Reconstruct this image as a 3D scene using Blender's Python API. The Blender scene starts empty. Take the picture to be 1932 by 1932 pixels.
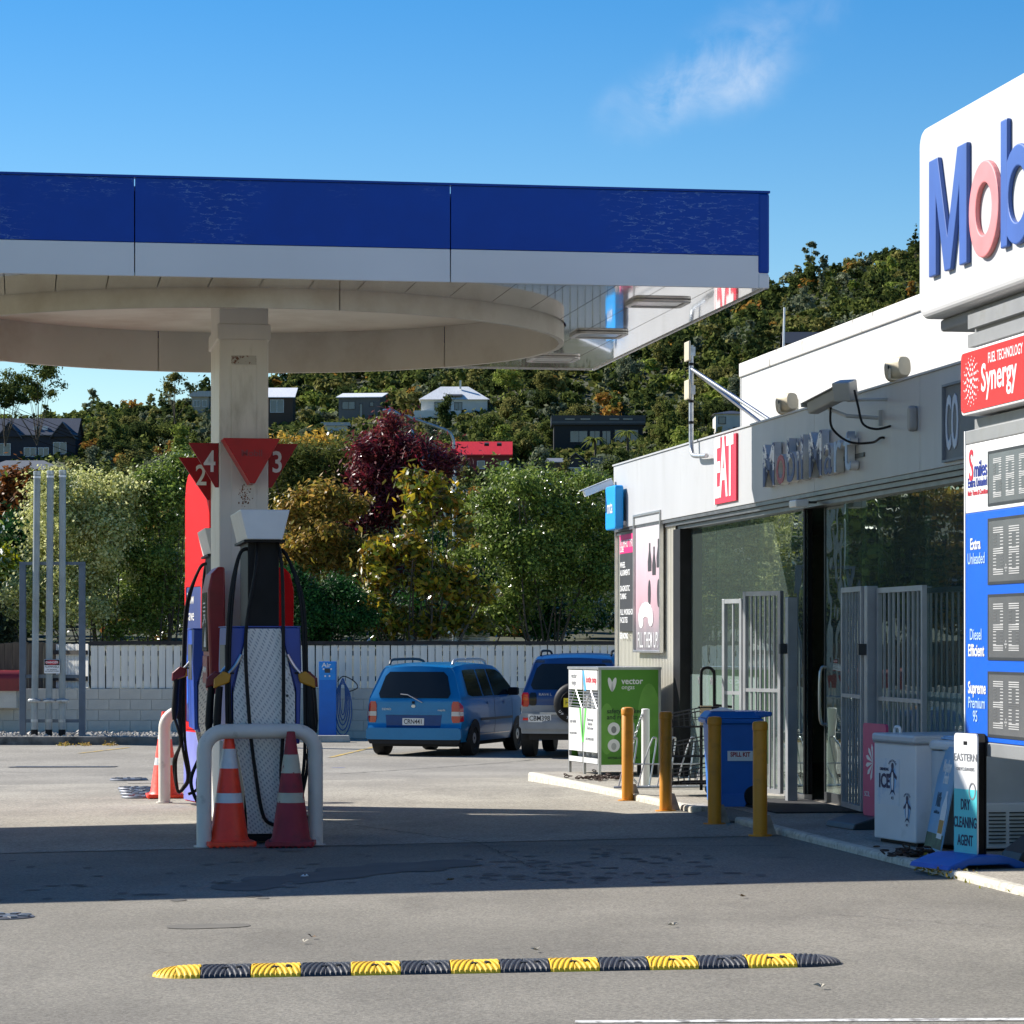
import bpy, bmesh, math, random
import numpy as np
from mathutils import Vector, Matrix
from math import radians as R, pi, sin, cos, sqrt

# ------------------------------------------------------------------ camera, sky, sun, exposure
scn = bpy.context.scene
C = scn.collection
FPX, CX, HY, EYE = 5600.0, 966.0, 1210.0, 1.65      # measured focal length / horizon (on a 1932 px picture)
cam_d = bpy.data.cameras.new('camera'); cam = bpy.data.objects.new('camera', cam_d); C.objects.link(cam)
cam.location = (0, 0, EYE); cam.rotation_euler = (pi/2, 0, 0)
cam_d.sensor_width = 36; cam_d.lens = 36*FPX/1932; cam_d.shift_y = (HY-966)/1932
cam_d.clip_start = 0.1; cam_d.clip_end = 6000
scn.camera = cam
SUN_TRAVEL = Vector((1.225, -0.609, -1.0)).normalized()
w = bpy.data.worlds.new('World'); scn.world = w; w.use_nodes = True
nt = w.node_tree; nt.nodes.clear()
sky = nt.nodes.new('ShaderNodeTexSky'); sky.sky_type = 'NISHITA'; sky.sun_disc = False
sky.sun_elevation = R(36.2); sky.sun_rotation = R(296.4); sky.altitude = 200
sky.air_density = 1.0; sky.dust_density = 0.1; sky.ozone_density = 1.2
hsv = nt.nodes.new('ShaderNodeHueSaturation'); hsv.inputs['Saturation'].default_value = 1.62; hsv.inputs['Hue'].default_value = .508
bg = nt.nodes.new('ShaderNodeBackground'); bg.inputs['Strength'].default_value = 0.066
out = nt.nodes.new('ShaderNodeOutputWorld')
tc = nt.nodes.new('ShaderNodeTexCoord')
def wn(t, **k):
    n = nt.nodes.new(t)
    for a, b in k.items(): setattr(n, a, b)
    return n
# one wisp of cloud in the sky: soft falloff round its direction, broken up by stretched noise
cdir = Vector((0.071, 1, 0.191)).normalized()
sub = wn('ShaderNodeVectorMath', operation='SUBTRACT'); sub.inputs[1].default_value = cdir
nt.links.new(tc.outputs['Generated'], sub.inputs[0])
nz0 = wn('ShaderNodeTexNoise'); nz0.inputs['Scale'].default_value = 26; nz0.inputs['Detail'].default_value = 4
nt.links.new(tc.outputs['Generated'], nz0.inputs['Vector'])
cmb = wn('ShaderNodeCombineXYZ')
for i, ax in enumerate(((21, 0, 10), (0, 10, 0), (-26, 0, 52))):
    dt = wn('ShaderNodeVectorMath', operation='DOT_PRODUCT'); dt.inputs[1].default_value = ax
    nt.links.new(sub.outputs[0], dt.inputs[0]); nt.links.new(dt.outputs['Value'], cmb.inputs[i])
wob = wn('ShaderNodeVectorMath', operation='MULTIPLY_ADD'); wob.inputs[1].default_value = (1.6, 0, 1.6)
nt.links.new(nz0.outputs['Color'], wob.inputs[0]); nt.links.new(cmb.outputs[0], wob.inputs[2])
off = wn('ShaderNodeVectorMath', operation='ADD'); off.inputs[1].default_value = (-.8, 0, -.8)
nt.links.new(wob.outputs[0], off.inputs[0])
ln = wn('ShaderNodeVectorMath', operation='LENGTH'); nt.links.new(off.outputs[0], ln.inputs[0])
mr = wn('ShaderNodeMapRange', interpolation_type='SMOOTHERSTEP')
mr.inputs['From Min'].default_value = 1.2; mr.inputs['From Max'].default_value = 0.0
nt.links.new(ln.outputs['Value'], mr.inputs['Value'])
nz1 = wn('ShaderNodeTexNoise'); nz1.inputs['Scale'].default_value = 48; nz1.inputs['Detail'].default_value = 8; nz1.inputs['Roughness'].default_value = .6; nz1.inputs['Distortion'].default_value = .5
nt.links.new(tc.outputs['Generated'], nz1.inputs['Vector'])
mr2 = wn('ShaderNodeMapRange'); mr2.inputs['From Min'].default_value = .36; mr2.inputs['From Max'].default_value = .68
nt.links.new(nz1.outputs['Fac'], mr2.inputs['Value'])
mul = wn('ShaderNodeMath', operation='MULTIPLY'); nt.links.new(mr.outputs[0], mul.inputs[0]); nt.links.new(mr2.outputs[0], mul.inputs[1])
mul2 = wn('ShaderNodeMath', operation='MULTIPLY'); mul2.inputs[1].default_value = .5; nt.links.new(mul.outputs[0], mul2.inputs[0])
mixc = wn('ShaderNodeMix', data_type='RGBA'); mixc.inputs[7].default_value = (6.6, 7.0, 7.6, 1)
nt.links.new(mul2.outputs[0], mixc.inputs[0]); nt.links.new(hsv.outputs[0], mixc.inputs[6])
nt.links.new(sky.outputs[0], hsv.inputs['Color']); nt.links.new(mixc.outputs[2], bg.inputs['Color'])
nt.links.new(bg.outputs[0], out.inputs[0])
sl = bpy.data.lights.new('sun', 'SUN'); sl.energy = 4.3; sl.angle = R(0.53); sl.color = (1, .945, .87)
so = bpy.data.objects.new('sun', sl); C.objects.link(so); so.location = (-40, 40, 60)
so.rotation_euler = SUN_TRAVEL.to_track_quat('-Z', 'Y').to_euler()
vs = scn.view_settings; vs.view_transform = 'Standard'; vs.look = 'None'; vs.exposure = 1.06; vs.gamma = 1; vs.use_curve_mapping = False
scn.render.engine = 'CYCLES'
scn.cycles.max_bounces = 8; scn.cycles.diffuse_bounces = 3; scn.cycles.glossy_bounces = 4; scn.cycles.transparent_max_bounces = 12

# ------------------------------------------------------------------ geometry of the place
YAW = R(9.34); CY, SY = cos(YAW), sin(YAW)
def site(lx, ly, z=0): return Vector((lx*CY-ly*SY, lx*SY+ly*CY, z))
def base_z(X, Y):
    t = min(1, max(0, (Y-32)/14)); t = t*t*(3-2*t)
    return -0.18*t + 0.012*max(-12, min(3.0, X))*(1-t)
def at(x, y, Y): return Vector(((x-CX)*Y/FPX, Y, EYE+(HY-y)*Y/FPX))
def gnd(x, y):
    z = 0
    for _ in range(12):
        Y = FPX*(EYE-z)/(y-HY); X = (x-CX)*Y/FPX; z = base_z(X, Y)
    return Vector((X, Y, z))
def lev(x, y, z):
    Y = FPX*(EYE-z)/(y-HY); return Vector(((x-CX)*Y/FPX, Y, z))
def to_site(p): return (p.x*CY+p.y*SY, -p.x*SY+p.y*CY)
def plane(x, lx):                      # a vertical plane lx = const of the site: pixel column -> (ly, depth)
    Y = (lx/CY)/((x-CX)/FPX+SY/CY); return ((Y-SY*lx)/CY, Y)
PATH_Z = 0.078
FAC = 7.52                              # shop front plane
LYC = plane(1162, FAC)[0]               # far corner of the shop
def sx(x, lx=FAC): return LYC-plane(x, lx)[0]
def sz(x, y, lx=FAC): return EYE+(HY-y)*plane(x, lx)[1]/FPX

# ------------------------------------------------------------------ helpers
def srgb(r, g, b):
    f = lambda c: (c/255/12.92 if c <= 10 else ((c/255+.055)/1.055)**2.4)
    return (f(r), f(g), f(b), 1)
class MB:
    def __init__(s): s.v = []; s.f = []; s.mi = []
    def add(s, vs, fs, mi=0):
        o = len(s.v); s.v += [tuple(p) for p in vs]; s.f += [[i+o for i in f] for f in fs]; s.mi += [mi]*len(fs); return s
    def box(s, x0, y0, z0, x1, y1, z1, mi=0, M=None):
        p = [Vector(q) for q in ((x0,y0,z0),(x1,y0,z0),(x1,y1,z0),(x0,y1,z0),(x0,y0,z1),(x1,y0,z1),(x1,y1,z1),(x0,y1,z1))]
        if M: p = [M @ q for q in p]
        return s.add(p, [(0,3,2,1),(4,5,6,7),(0,1,5,4),(1,2,6,5),(2,3,7,6),(3,0,4,7)], mi)
    def tube(s, pts, r, n=8, mi=0, caps=True, closed=False):
        pts = [Vector(p) for p in pts]; m = len(pts)
        rs = r if isinstance(r, (list, tuple)) else [r]*m
        vs = []; up = None
        for i, p in enumerate(pts):
            a = pts[(i-1) % m] if (closed or i > 0) else p; b = pts[(i+1) % m] if (closed or i < m-1) else p
            t = (b-a).normalized()
            if up is None: up = t.orthogonal().normalized()
            up = (up-t*up.dot(t));
            up = up.normalized() if up.length > 1e-6 else t.orthogonal().normalized()
            q = t.cross(up)
            for k in range(n):
                an = 2*pi*k/n; vs.append(p+(up*cos(an)+q*sin(an))*rs[i])
        fs = []
        for i in range(m if closed else m-1):
            j = (i+1) % m
            for k in range(n): fs.append((i*n+k, i*n+(k+1) % n, j*n+(k+1) % n, j*n+k))
        if caps and not closed: fs += [tuple(range(n))[::-1], tuple((m-1)*n+k for k in range(n))]
        return s.add(vs, fs, mi)
    def cyl(s, p0, p1, r0, r1=None, n=14, mi=0): return s.tube([p0, p1], [r0, r0 if r1 is None else r1], n, mi)
    def prism(s, poly, a, b, ax='y', mi=0, M=None):     # poly: 2-d outline, extruded along ax from a to b
        def P(u, v, t): return Vector({'y': (u, t, v), 'x': (t, u, v), 'z': (u, v, t)}[ax])
        n = len(poly); vs = [P(u, v, a) for u, v in poly]+[P(u, v, b) for u, v in poly]
        if M: vs = [M @ q for q in vs]
        fs = [tuple(range(n)), tuple(range(n, 2*n))[::-1]]+[(i, i+n, (i+1) % n+n, (i+1) % n) for i in range(n)]
        return s.add(vs, fs, mi)
    def ring2(s, outer, inner, a, b, ax='y', mi=0):      # extruded band between two outlines of equal count
        def P(u, v, t): return Vector({'y': (u, t, v), 'x': (t, u, v), 'z': (u, v, t)}[ax])
        n = len(outer); vs = [P(*p, a) for p in outer]+[P(*p, a) for p in inner]+[P(*p, b) for p in outer]+[P(*p, b) for p in inner]
        fs = []
        for i in range(n):
            j = (i+1) % n
            fs += [(i, j, n+j, n+i), (2*n+i, 3*n+i, 3*n+j, 2*n+j), (i, 2*n+i, 2*n+j, j), (n+i, n+j, 3*n+j, 3*n+i)]
        return s.add(vs, fs, mi)
    def lathe(s, prof, n=24, mi=0, c=(0, 0, 0)):
        vs = []; m = len(prof)
        for r, z in prof:
            for k in range(n): vs.append((c[0]+r*cos(2*pi*k/n), c[1]+r*sin(2*pi*k/n), c[2]+z))
        fs = [(i*n+k, i*n+(k+1) % n, (i+1)*n+(k+1) % n, (i+1)*n+k) for i in range(m-1) for k in range(n)]
        fs += [tuple(range(n))[::-1], tuple((m-1)*n+k for k in range(n))]
        return s.add(vs, fs, mi)
    def quad(s, a, b, c, d, mi=0): return s.add([a, b, c, d], [(0, 1, 2, 3)], mi)
    def mesh(s, name):
        me = bpy.data.meshes.new(name); me.from_pydata(s.v, [], s.f)
        return me
    def build(s, name, mats, parent=None, smooth=False, bevel=0, seg=2, fix=True):
        me = s.mesh(name)
        for m in (mats if isinstance(mats, (list, tuple)) else [mats]): me.materials.append(m)
        me.polygons.foreach_set('material_index', s.mi)
        if fix:
            bm = bmesh.new(); bm.from_mesh(me); bmesh.ops.recalc_face_normals(bm, faces=bm.faces); bm.to_mesh(me); bm.free()
        if smooth:
            me.polygons.foreach_set('use_smooth', [True]*len(me.polygons)); me.set_sharp_from_angle(angle=R(smooth if smooth is not True else 40))
        o = bpy.data.objects.new(name, me); C.objects.link(o); o.parent = parent
        if bevel:
            b = o.modifiers.new('edge', 'BEVEL'); b.width = bevel; b.segments = seg; b.limit_method = 'ANGLE'; b.angle_limit = R(50)
        return o
def tag(o, label=None, cat=None, group=None, kind=None):
    if label: o['label'] = label
    if cat: o['category'] = cat
    if group: o['group'] = group
    if kind: o['kind'] = kind
    return o
def thing(name, label, cat, loc=(0, 0, 0), rz=0, group=None):
    o = bpy.data.objects.new(name, None); C.objects.link(o); o.location = loc; o.rotation_euler = (0, 0, rz); o.empty_display_size = .2
    return tag(o, label, cat, group)
def copy_of(o, parent=None):
    c = o.copy(); C.objects.link(c); c.parent = parent; return c
def copy_tree(o, parent=None):
    c = copy_of(o, parent)
    for ch in list(o.children): copy_tree(ch, c)
    return c
def text(name, body, size, pos, m, parent, sx_=1.0, bold=0.0, ext=0.001, align='CENTER', rot=(pi/2, 0, 0), spacing=1.0, mid=True, shear=0):
    cu = bpy.data.curves.new(name, 'FONT'); cu.body = body; cu.size = size; cu.align_x = align; cu.align_y = 'CENTER' if mid else 'BOTTOM_BASELINE'
    cu.extrude = ext; cu.offset = bold; cu.space_character = spacing; cu.resolution_u = 3; cu.shear = shear
    t = bpy.data.objects.new(name, cu); C.objects.link(t)
    dg = bpy.context.evaluated_depsgraph_get(); me = bpy.data.meshes.new_from_object(t.evaluated_get(dg)); me.name = name
    bpy.data.objects.remove(t); bpy.data.curves.remove(cu)
    me.materials.clear()
    for k in (m if isinstance(m, list) else [m]): me.materials.append(k)
    o = bpy.data.objects.new(name, me); C.objects.link(o); o.parent = parent
    o.location = pos; o.rotation_euler = rot; o.scale = (sx_, 1, 1)
    return o
def ell(cx, cz, rx, rz, n=20, a0=0, a1=2*pi, closed=True):
    k = n if closed else n-1
    return [(cx+rx*cos(a0+(a1-a0)*i/k), cz+rz*sin(a0+(a1-a0)*i/k)) for i in range(n)]
def rrect(x0, z0, x1, z1, r, n=5):
    p = []
    for cx, cz, a in ((x1-r, z0+r, -pi/2), (x1-r, z1-r, 0), (x0+r, z1-r, pi/2), (x0+r, z0+r, pi)):
        p += [(cx+r*cos(a+pi/2*i/n), cz+r*sin(a+pi/2*i/n)) for i in range(n+1)]
    return p
def arc(c, r, a0, a1, n, fn): return [fn(c[0]+r*cos(a0+(a1-a0)*i/n), c[1]+r*sin(a0+(a1-a0)*i/n)) for i in range(n+1)]
def spline(pts, n=8):
    pts = [Vector(p) for p in pts]; o = []
    for i in range(len(pts)-1):
        p0 = pts[max(0, i-1)]; p1 = pts[i]; p2 = pts[i+1]; p3 = pts[min(len(pts)-1, i+2)]
        for k in range(n):
            t = k/n; o.append(.5*((2*p1)+(p2-p0)*t+(2*p0-5*p1+4*p2-p3)*t*t+(3*p1-p0-3*p2+p3)*t**3))
    return o+[pts[-1]]

# ------------------------------------------------------------------ materials (all procedural)
def mat(name, col, rough=.5, metal=0, var=.12, scale=6, bump=0, bscale=None, coat=0, dirt=None, dscale=2.0, dth=(.5, .75), stretch=None, spec=.5):
    m = bpy.data.materials.new(name); m.use_nodes = True; t = m.node_tree; L = t.links
    b = t.nodes['Principled BSDF']; b.inputs['Roughness'].default_value = rough; b.inputs['Metallic'].default_value = metal
    b.inputs['Coat Weight'].default_value = coat; b.inputs['Specular IOR Level'].default_value = spec
    co = t.nodes.new('ShaderNodeTexCoord'); vec = co.outputs['Object']
    if stretch:
        mp = t.nodes.new('ShaderNodeMapping'); mp.inputs['Scale'].default_value = stretch; L.new(vec, mp.inputs[0]); vec = mp.outputs[0]
    n = t.nodes.new('ShaderNodeTexNoise'); n.inputs['Scale'].default_value = scale; n.inputs['Detail'].default_value = 5; L.new(vec, n.inputs['Vector'])
    r = t.nodes.new('ShaderNodeMapRange'); r.inputs['From Min'].default_value = .3; r.inputs['From Max'].default_value = .7
    r.inputs['To Min'].default_value = 1-var; r.inputs['To Max'].default_value = 1+var; L.new(n.outputs['Fac'], r.inputs['Value'])
    mx = t.nodes.new('ShaderNodeMix'); mx.data_type = 'RGBA'; mx.blend_type = 'MULTIPLY'; mx.inputs[0].default_value = 1
    mx.inputs[6].default_value = col; L.new(r.outputs[0], mx.inputs[7]); c = mx.outputs[2]
    if dirt:
        d = t.nodes.new('ShaderNodeTexNoise'); d.inputs['Scale'].default_value = dscale; d.inputs['Detail'].default_value = 8; d.inputs['Roughness'].default_value = .65; L.new(vec, d.inputs['Vector'])
        dr = t.nodes.new('ShaderNodeMapRange'); dr.inputs['From Min'].default_value = dth[0]; dr.inputs['From Max'].default_value = dth[1]; L.new(d.outputs['Fac'], dr.inputs['Value'])
        m2 = t.nodes.new('ShaderNodeMix'); m2.data_type = 'RGBA'; m2.inputs[7].default_value = dirt; L.new(dr.outputs[0], m2.inputs[0]); L.new(c, m2.inputs[6]); c = m2.outputs[2]
    L.new(c, b.inputs['Base Color'])
    if bump:
        bn = t.nodes.new('ShaderNodeTexNoise'); bn.inputs['Scale'].default_value = bscale or scale*4; bn.inputs['Detail'].default_value = 4; L.new(vec, bn.inputs['Vector'])
        bp = t.nodes.new('ShaderNodeBump'); bp.inputs['Strength'].default_value = bump; bp.inputs['Distance'].default_value = .02; L.new(bn.outputs['Fac'], bp.inputs['Height']); L.new(bp.outputs[0], b.inputs['Normal'])
    return m
def glass(name, tint=(.55, .68, .64, 1), frost=0, rough=0.0):
    m = bpy.data.materials.new(name); m.use_nodes = True; t = m.node_tree; L = t.links; t.nodes.clear()
    o = t.nodes.new('ShaderNodeOutputMaterial'); tr = t.nodes.new('ShaderNodeBsdfTransparent'); tr.inputs[0].default_value = tint
    g = t.nodes.new('ShaderNodeBsdfGlossy'); g.inputs['Roughness'].default_value = rough
    fr = t.nodes.new('ShaderNodeFresnel'); fr.inputs['IOR'].default_value = 1.8; mx = t.nodes.new('ShaderNodeMixShader')
    ad = t.nodes.new('ShaderNodeMath'); ad.operation = 'MULTIPLY_ADD'; ad.inputs[1].default_value = .85; ad.inputs[2].default_value = .12; L.new(fr.outputs[0], ad.inputs[0]); L.new(ad.outputs[0], mx.inputs[0]); g.inputs[0].default_value = (.84, .97, .93, 1)
    if frost:
        df = t.nodes.new('ShaderNodeBsdfDiffuse'); df.inputs[0].default_value = (.42, .55, .5, 1); ms = t.nodes.new('ShaderNodeMixShader'); ms.inputs[0].default_value = frost
        L.new(tr.outputs[0], ms.inputs[1]); L.new(df.outputs[0], ms.inputs[2]); L.new(ms.outputs[0], mx.inputs[1])
    else: L.new(tr.outputs[0], mx.inputs[1])
    L.new(g.outputs[0], mx.inputs[2])
    # old float glass is never dead flat: the slow waviness breaks up reflections
    co = t.nodes.new('ShaderNodeTexCoord'); n = t.nodes.new('ShaderNodeTexNoise'); n.inputs['Scale'].default_value = 1.3; L.new(co.outputs['Object'], n.inputs['Vector'])
    bp = t.nodes.new('ShaderNodeBump'); bp.inputs['Strength'].default_value = .12; bp.inputs['Distance'].default_value = .02; L.new(n.outputs['Fac'], bp.inputs['Height']); L.new(bp.outputs[0], g.inputs['Normal'])
    L.new(mx.outputs[0], o.inputs[0])
    return m
def leafmat(name, cols, trans=.3, gloss=.12):
    m = bpy.data.materials.new(name); m.use_nodes = True; t = m.node_tree; L = t.links; t.nodes.clear()
    o = t.nodes.new('ShaderNodeOutputMaterial'); g = t.nodes.new('ShaderNodeNewGeometry'); cr = t.nodes.new('ShaderNodeValToRGB'); cr.color_ramp.interpolation = 'LINEAR'
    e = cr.color_ramp.elements; e[0].position = 0; e[0].color = cols[0]; e[1].position = 1; e[1].color = cols[-1]
    for i in range(1, len(cols)-1): q = e.new(i/(len(cols)-1)); q.color = cols[i]
    L.new(g.outputs['Random Per Island'], cr.inputs[0])
    d = t.nodes.new('ShaderNodeBsdfDiffuse'); T = t.nodes.new('ShaderNodeBsdfTranslucent'); G = t.nodes.new('ShaderNodeBsdfGlossy'); G.inputs['Roughness'].default_value = .38
    L.new(cr.outputs[0], d.inputs[0]); L.new(cr.outputs[0], T.inputs[0])
    m1 = t.nodes.new('ShaderNodeMixShader'); m1.inputs[0].default_value = trans; L.new(d.outputs[0], m1.inputs[1]); L.new(T.outputs[0], m1.inputs[2])
    fr = t.nodes.new('ShaderNodeLayerWeight'); fr.inputs['Blend'].default_value = .25; mm = t.nodes.new('ShaderNodeMath'); mm.operation = 'MULTIPLY'; mm.inputs[1].default_value = gloss*3; L.new(fr.outputs['Fresnel'], mm.inputs[0])
    m2 = t.nodes.new('ShaderNodeMixShader'); L.new(mm.outputs[0], m2.inputs[0]); L.new(m1.outputs[0], m2.inputs[1]); L.new(G.outputs[0], m2.inputs[2])
    L.new(m2.outputs[0], o.inputs[0]); return m

W_ = (.78, .78, .75, 1)
white = mat('white paint', (.78, .78, .75, 1), .45, var=.05, scale=3, dirt=(.5, .47, .4, 1), dscale=1.2, dth=(.6, .9))
white_clean = mat('clean white sheet', (.8, .8, .79, 1), .35, var=.03)
blue_deep = mat('deep blue vinyl', srgb(0, 40, 122), .4, var=.06, spec=.3)
blue_pump = mat('blue pump paint', srgb(8, 62, 160), .35, var=.08)
blue_sign = mat('bright blue sign', srgb(0, 92, 205), .4, var=.04)
blue_letter = mat('letter blue', srgb(58, 92, 160), .5, var=.12, scale=2)
red_letter = mat('faded pink red', srgb(214, 132, 132), .55, var=.12, scale=4)
red = mat('red gloss', srgb(206, 6, 14), .5, var=.08, spec=.12)
red_dark = mat('dull red', srgb(140, 22, 32), .4, var=.15)
red_sign = mat('red sign', srgb(222, 44, 44), .45, var=.04)
black = mat('black plastic', (.01, .01, .011, 1), .55, var=.3, spec=.2)
rubber = mat('rubber', (.012, .012, .012, 1), .6, var=.3, scale=12, spec=.25)
dark_metal = mat('dark metal', (.05, .055, .06, 1), .45, metal=.4)
galv = mat('galvanised steel', (.42, .44, .45, 1), .42, metal=.75, var=.25, scale=14)
steel = mat('bright steel', (.55, .56, .57, 1), .3, metal=.9, var=.15)
alum = mat('aluminium trim', (.5, .5, .5, 1), .35, metal=.8, var=.1)
grey_paint = mat('grey paint', srgb(112, 122, 132), .5, var=.12)
beige = mat('beige plastic', srgb(196, 186, 160), .55, var=.12)
ink = mat('black print', (.02, .02, .022, 1), .5)
ink_grey = mat('grey print', (.25, .25, .26, 1), .5)
# ================================================================== the setting: ground, road surfaces, hill
def ground_mat(name, c1, c2, c3, agg=220, patch=.35):
    m = bpy.data.materials.new(name); m.use_nodes = True; t = m.node_tree; L = t.links; b = t.nodes['Principled BSDF']; b.inputs['Roughness'].default_value = .85; b.inputs['Specular IOR Level'].default_value = .3
    co = t.nodes.new('ShaderNodeTexCoord'); v = co.outputs['Object']
    def nz(sc, det, st=None, ro=.55):
        n = t.nodes.new('ShaderNodeTexNoise'); n.inputs['Scale'].default_value = sc; n.inputs['Detail'].default_value = det; n.inputs['Roughness'].default_value = ro
        if st:
            mp = t.nodes.new('ShaderNodeMapping'); mp.inputs['Scale'].default_value = st; L.new(v, mp.inputs[0]); L.new(mp.outputs[0], n.inputs['Vector'])
        else: L.new(v, n.inputs['Vector'])
        return n.outputs['Fac']
    def rng(x, a, b_, c=0., d=1.):
        r = t.nodes.new('ShaderNodeMapRange'); r.inputs['From Min'].default_value = a; r.inputs['From Max'].default_value = b_; r.inputs['To Min'].default_value = c; r.inputs['To Max'].default_value = d; L.new(x, r.inputs['Value']); return r.outputs[0]
    def mix(f, a, b_, blend='MIX'):
        x = t.nodes.new('ShaderNodeMix'); x.data_type = 'RGBA'; x.blend_type = blend
        for i, q in ((0, f), (6, a), (7, b_)):
            if hasattr(q, 'links') or hasattr(q, 'is_linked'): L.new(q, x.inputs[i])
            else: x.inputs[i].default_value = q
        return x.outputs[2]
    c = mix(rng(nz(patch, 6), .38, .64), c1, c2)
    c = mix(rng(nz(1.1, 8, (1, .45, 1), .7), .5, .78, 0, .75), c, c3)
    vo = t.nodes.new('ShaderNodeTexVoronoi'); vo.inputs['Scale'].default_value = agg*.35; L.new(v, vo.inputs['Vector'])
    g = rng(vo.outputs['Color'], 0, 1, .62, 1.36); c = mix(1.0, c, g, 'MULTIPLY')
    g2 = rng(nz(agg, 2), .3, .7, .78, 1.22); c = mix(1.0, c, g2, 'MULTIPLY')
    sp = rng(nz(7, 9, None, .8), .66, .74, 0, .55); c = mix(sp, c, (.02, .02, .02, 1))
    L.new(c, b.inputs['Base Color'])
    bp = t.nodes.new('ShaderNodeBump'); bp.inputs['Strength'].default_value = .55; bp.inputs['Distance'].default_value = .006; L.new(nz(agg*.6, 3), bp.inputs['Height']); L.new(bp.outputs[0], b.inputs['Normal'])
    return m
asphalt = ground_mat('worn asphalt', (.17, .158, .13, 1), (.224, .208, .171, 1), (.124, .115, .096, 1))
conc = ground_mat('forecourt concrete', (.262, .242, .2, 1), (.345, .32, .264, 1), (.18, .166, .138, 1), agg=150, patch=.5)
path_c = ground_mat('path concrete', (.3, .275, .23, 1), (.36, .33, .28, 1), (.2, .17, .13, 1), agg=180, patch=.8)
def sheet(name, xs, ys, m, lift=0, zf=base_z, kind='structure', parent=None):
    nx, ny = len(xs), len(ys); mb = MB()
    mb.add([(x, y, zf(x, y)+lift) for y in ys for x in xs], [(j*nx+i, j*nx+i+1, (j+1)*nx+i+1, (j+1)*nx+i) for j in range(ny-1) for i in range(nx-1)])
    o = mb.build(name, m, parent, fix=False); o.data.polygons.foreach_set('use_smooth', [True]*len(o.data.polygons)); tag(o, kind=kind); return o
lin = lambda a, b, n: [a+(b-a)*i/n for i in range(n+1)]
road = sheet('forecourt_asphalt', lin(-60, 60, 60), lin(-40, 56.4, 110), asphalt)
def slab(name, lx0, lx1, ly0, ly1, m, lift=.004):          # a sheet laid out on the site's own axes
    mb = MB(); nx, ny = 16, 24
    P = [site(lx0+(lx1-lx0)*i/nx, ly0+(ly1-ly0)*j/ny) for j in range(ny+1) for i in range(nx+1)]
    mb.add([(p.x, p.y, base_z(p.x, p.y)+lift) for p in P], [(j*(nx+1)+i, j*(nx+1)+i+1, (j+1)*(nx+1)+i+1, (j+1)*(nx+1)+i) for j in range(ny) for i in range(nx)])
    o = mb.build(name, m, None, fix=False); return tag(o, kind='structure')
KERB_LX = to_site(lev(1460, 1567, .05))[0]
slab('forecourt_concrete', -9, KERB_LX-.02, 24.1, 36.5, conc)
asphalt_far = ground_mat('sunbleached yard', (.235, .218, .182, 1), (.3, .28, .235, 1), (.175, .163, .138, 1), agg=150, patch=.4)
sheet('rear_yard', lin(-30, 12, 30), lin(35.0, 56.3, 30), asphalt_far, .003)

ZT = [(40, -.7), (62, -.5), (120, .5), (250, 6.7), (350, 15), (450, 25.7), (550, 42), (650, 65), (750, 87), (850, 94), (1300, 88)]
def hill_z(X, Y):
    z = ZT[-1][1]
    for (a, za), (b, zb) in zip(ZT, ZT[1:]):
        if Y <= b: t = max(0, (Y-a)/(b-a)); z = za+(zb-za)*t; break
    if z > 0: z *= max(.5, min(1.3, .86+(.0024 if X > 0 else .002)*X))
    if Y > 150: z += (sin(X*.045+Y*.02)+sin(X*.021-Y*.05+2))*min(1.6, (Y-150)*.006)
    return z
hill_m = mat('scrubby hillside earth', (.034, .044, .018, 1), .95, var=.4, scale=.09, dirt=(.06, .055, .026, 1), dscale=.05, dth=(.5, .7), bump=.6, bscale=.4)
sheet('hillside', lin(-460, 460, 92), [52]+lin(57, 1300, 120), hill_m, 0, hill_z)

# kerb, gravel bed
def strip(name, pts, wdt, h, m, parent=None, bev=.02):     # an upright kerb along a polyline, h above the road
    mb = MB(); n = len(pts); vs = []
    for i, p in enumerate(pts):
        a = Vector(pts[max(0, i-1)]); b = Vector(pts[min(n-1, i+1)]); t = (b-a).normalized(); q = Vector((-t.y, t.x, 0))
        for s_, z in ((0, -.12), (0, h), (1, h), (1, -.12)): vs.append((p[0]+q.x*wdt*s_, p[1]+q.y*wdt*s_, p[2]+z))
    fs = [(i*4+k, i*4+(k+1) % 4, i*4+4+(k+1) % 4, i*4+4+k) for i in range(n-1) for k in range(4)]+[(0, 1, 2, 3), tuple((n-1)*4+k for k in (3, 2, 1, 0))]
    mb.add(vs, fs); return mb.build(name, m, parent, bevel=bev)
kerb_m = mat('weathered kerb concrete', (.2, .19, .165, 1), .9, var=.35, scale=3, bump=.5, dirt=(.05, .05, .045, 1), dscale=2.5, dth=(.45, .7))
kerb_w = mat('worn white kerb paint', (.56, .53, .44, 1), .85, var=.12, scale=14, dirt=(.34, .31, .25, 1), dscale=18, dth=(.5, .66), bump=.15)
kp = [(-15+9*i/8, 52.3, -.18) for i in range(9)]+[(-6+1.5*sin(a), 53.8-1.5*cos(a), -.18) for a in [R(12*k) for k in range(1, 8)]]+[(-4.45, 55.9, -.18)]
tag(strip('planter_kerb', kp, .16, .15, kerb_m), 'long grey concrete kerb in front of the gravel bed', 'kerb')
rng_ = random.Random(3)
gb = MB(); gb.add([(-15, 52.4, -.06), (-5.2, 52.4, -.06), (-4.5, 56, -.06), (-15, 56, -.06)], [(0, 1, 2, 3)])
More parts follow.
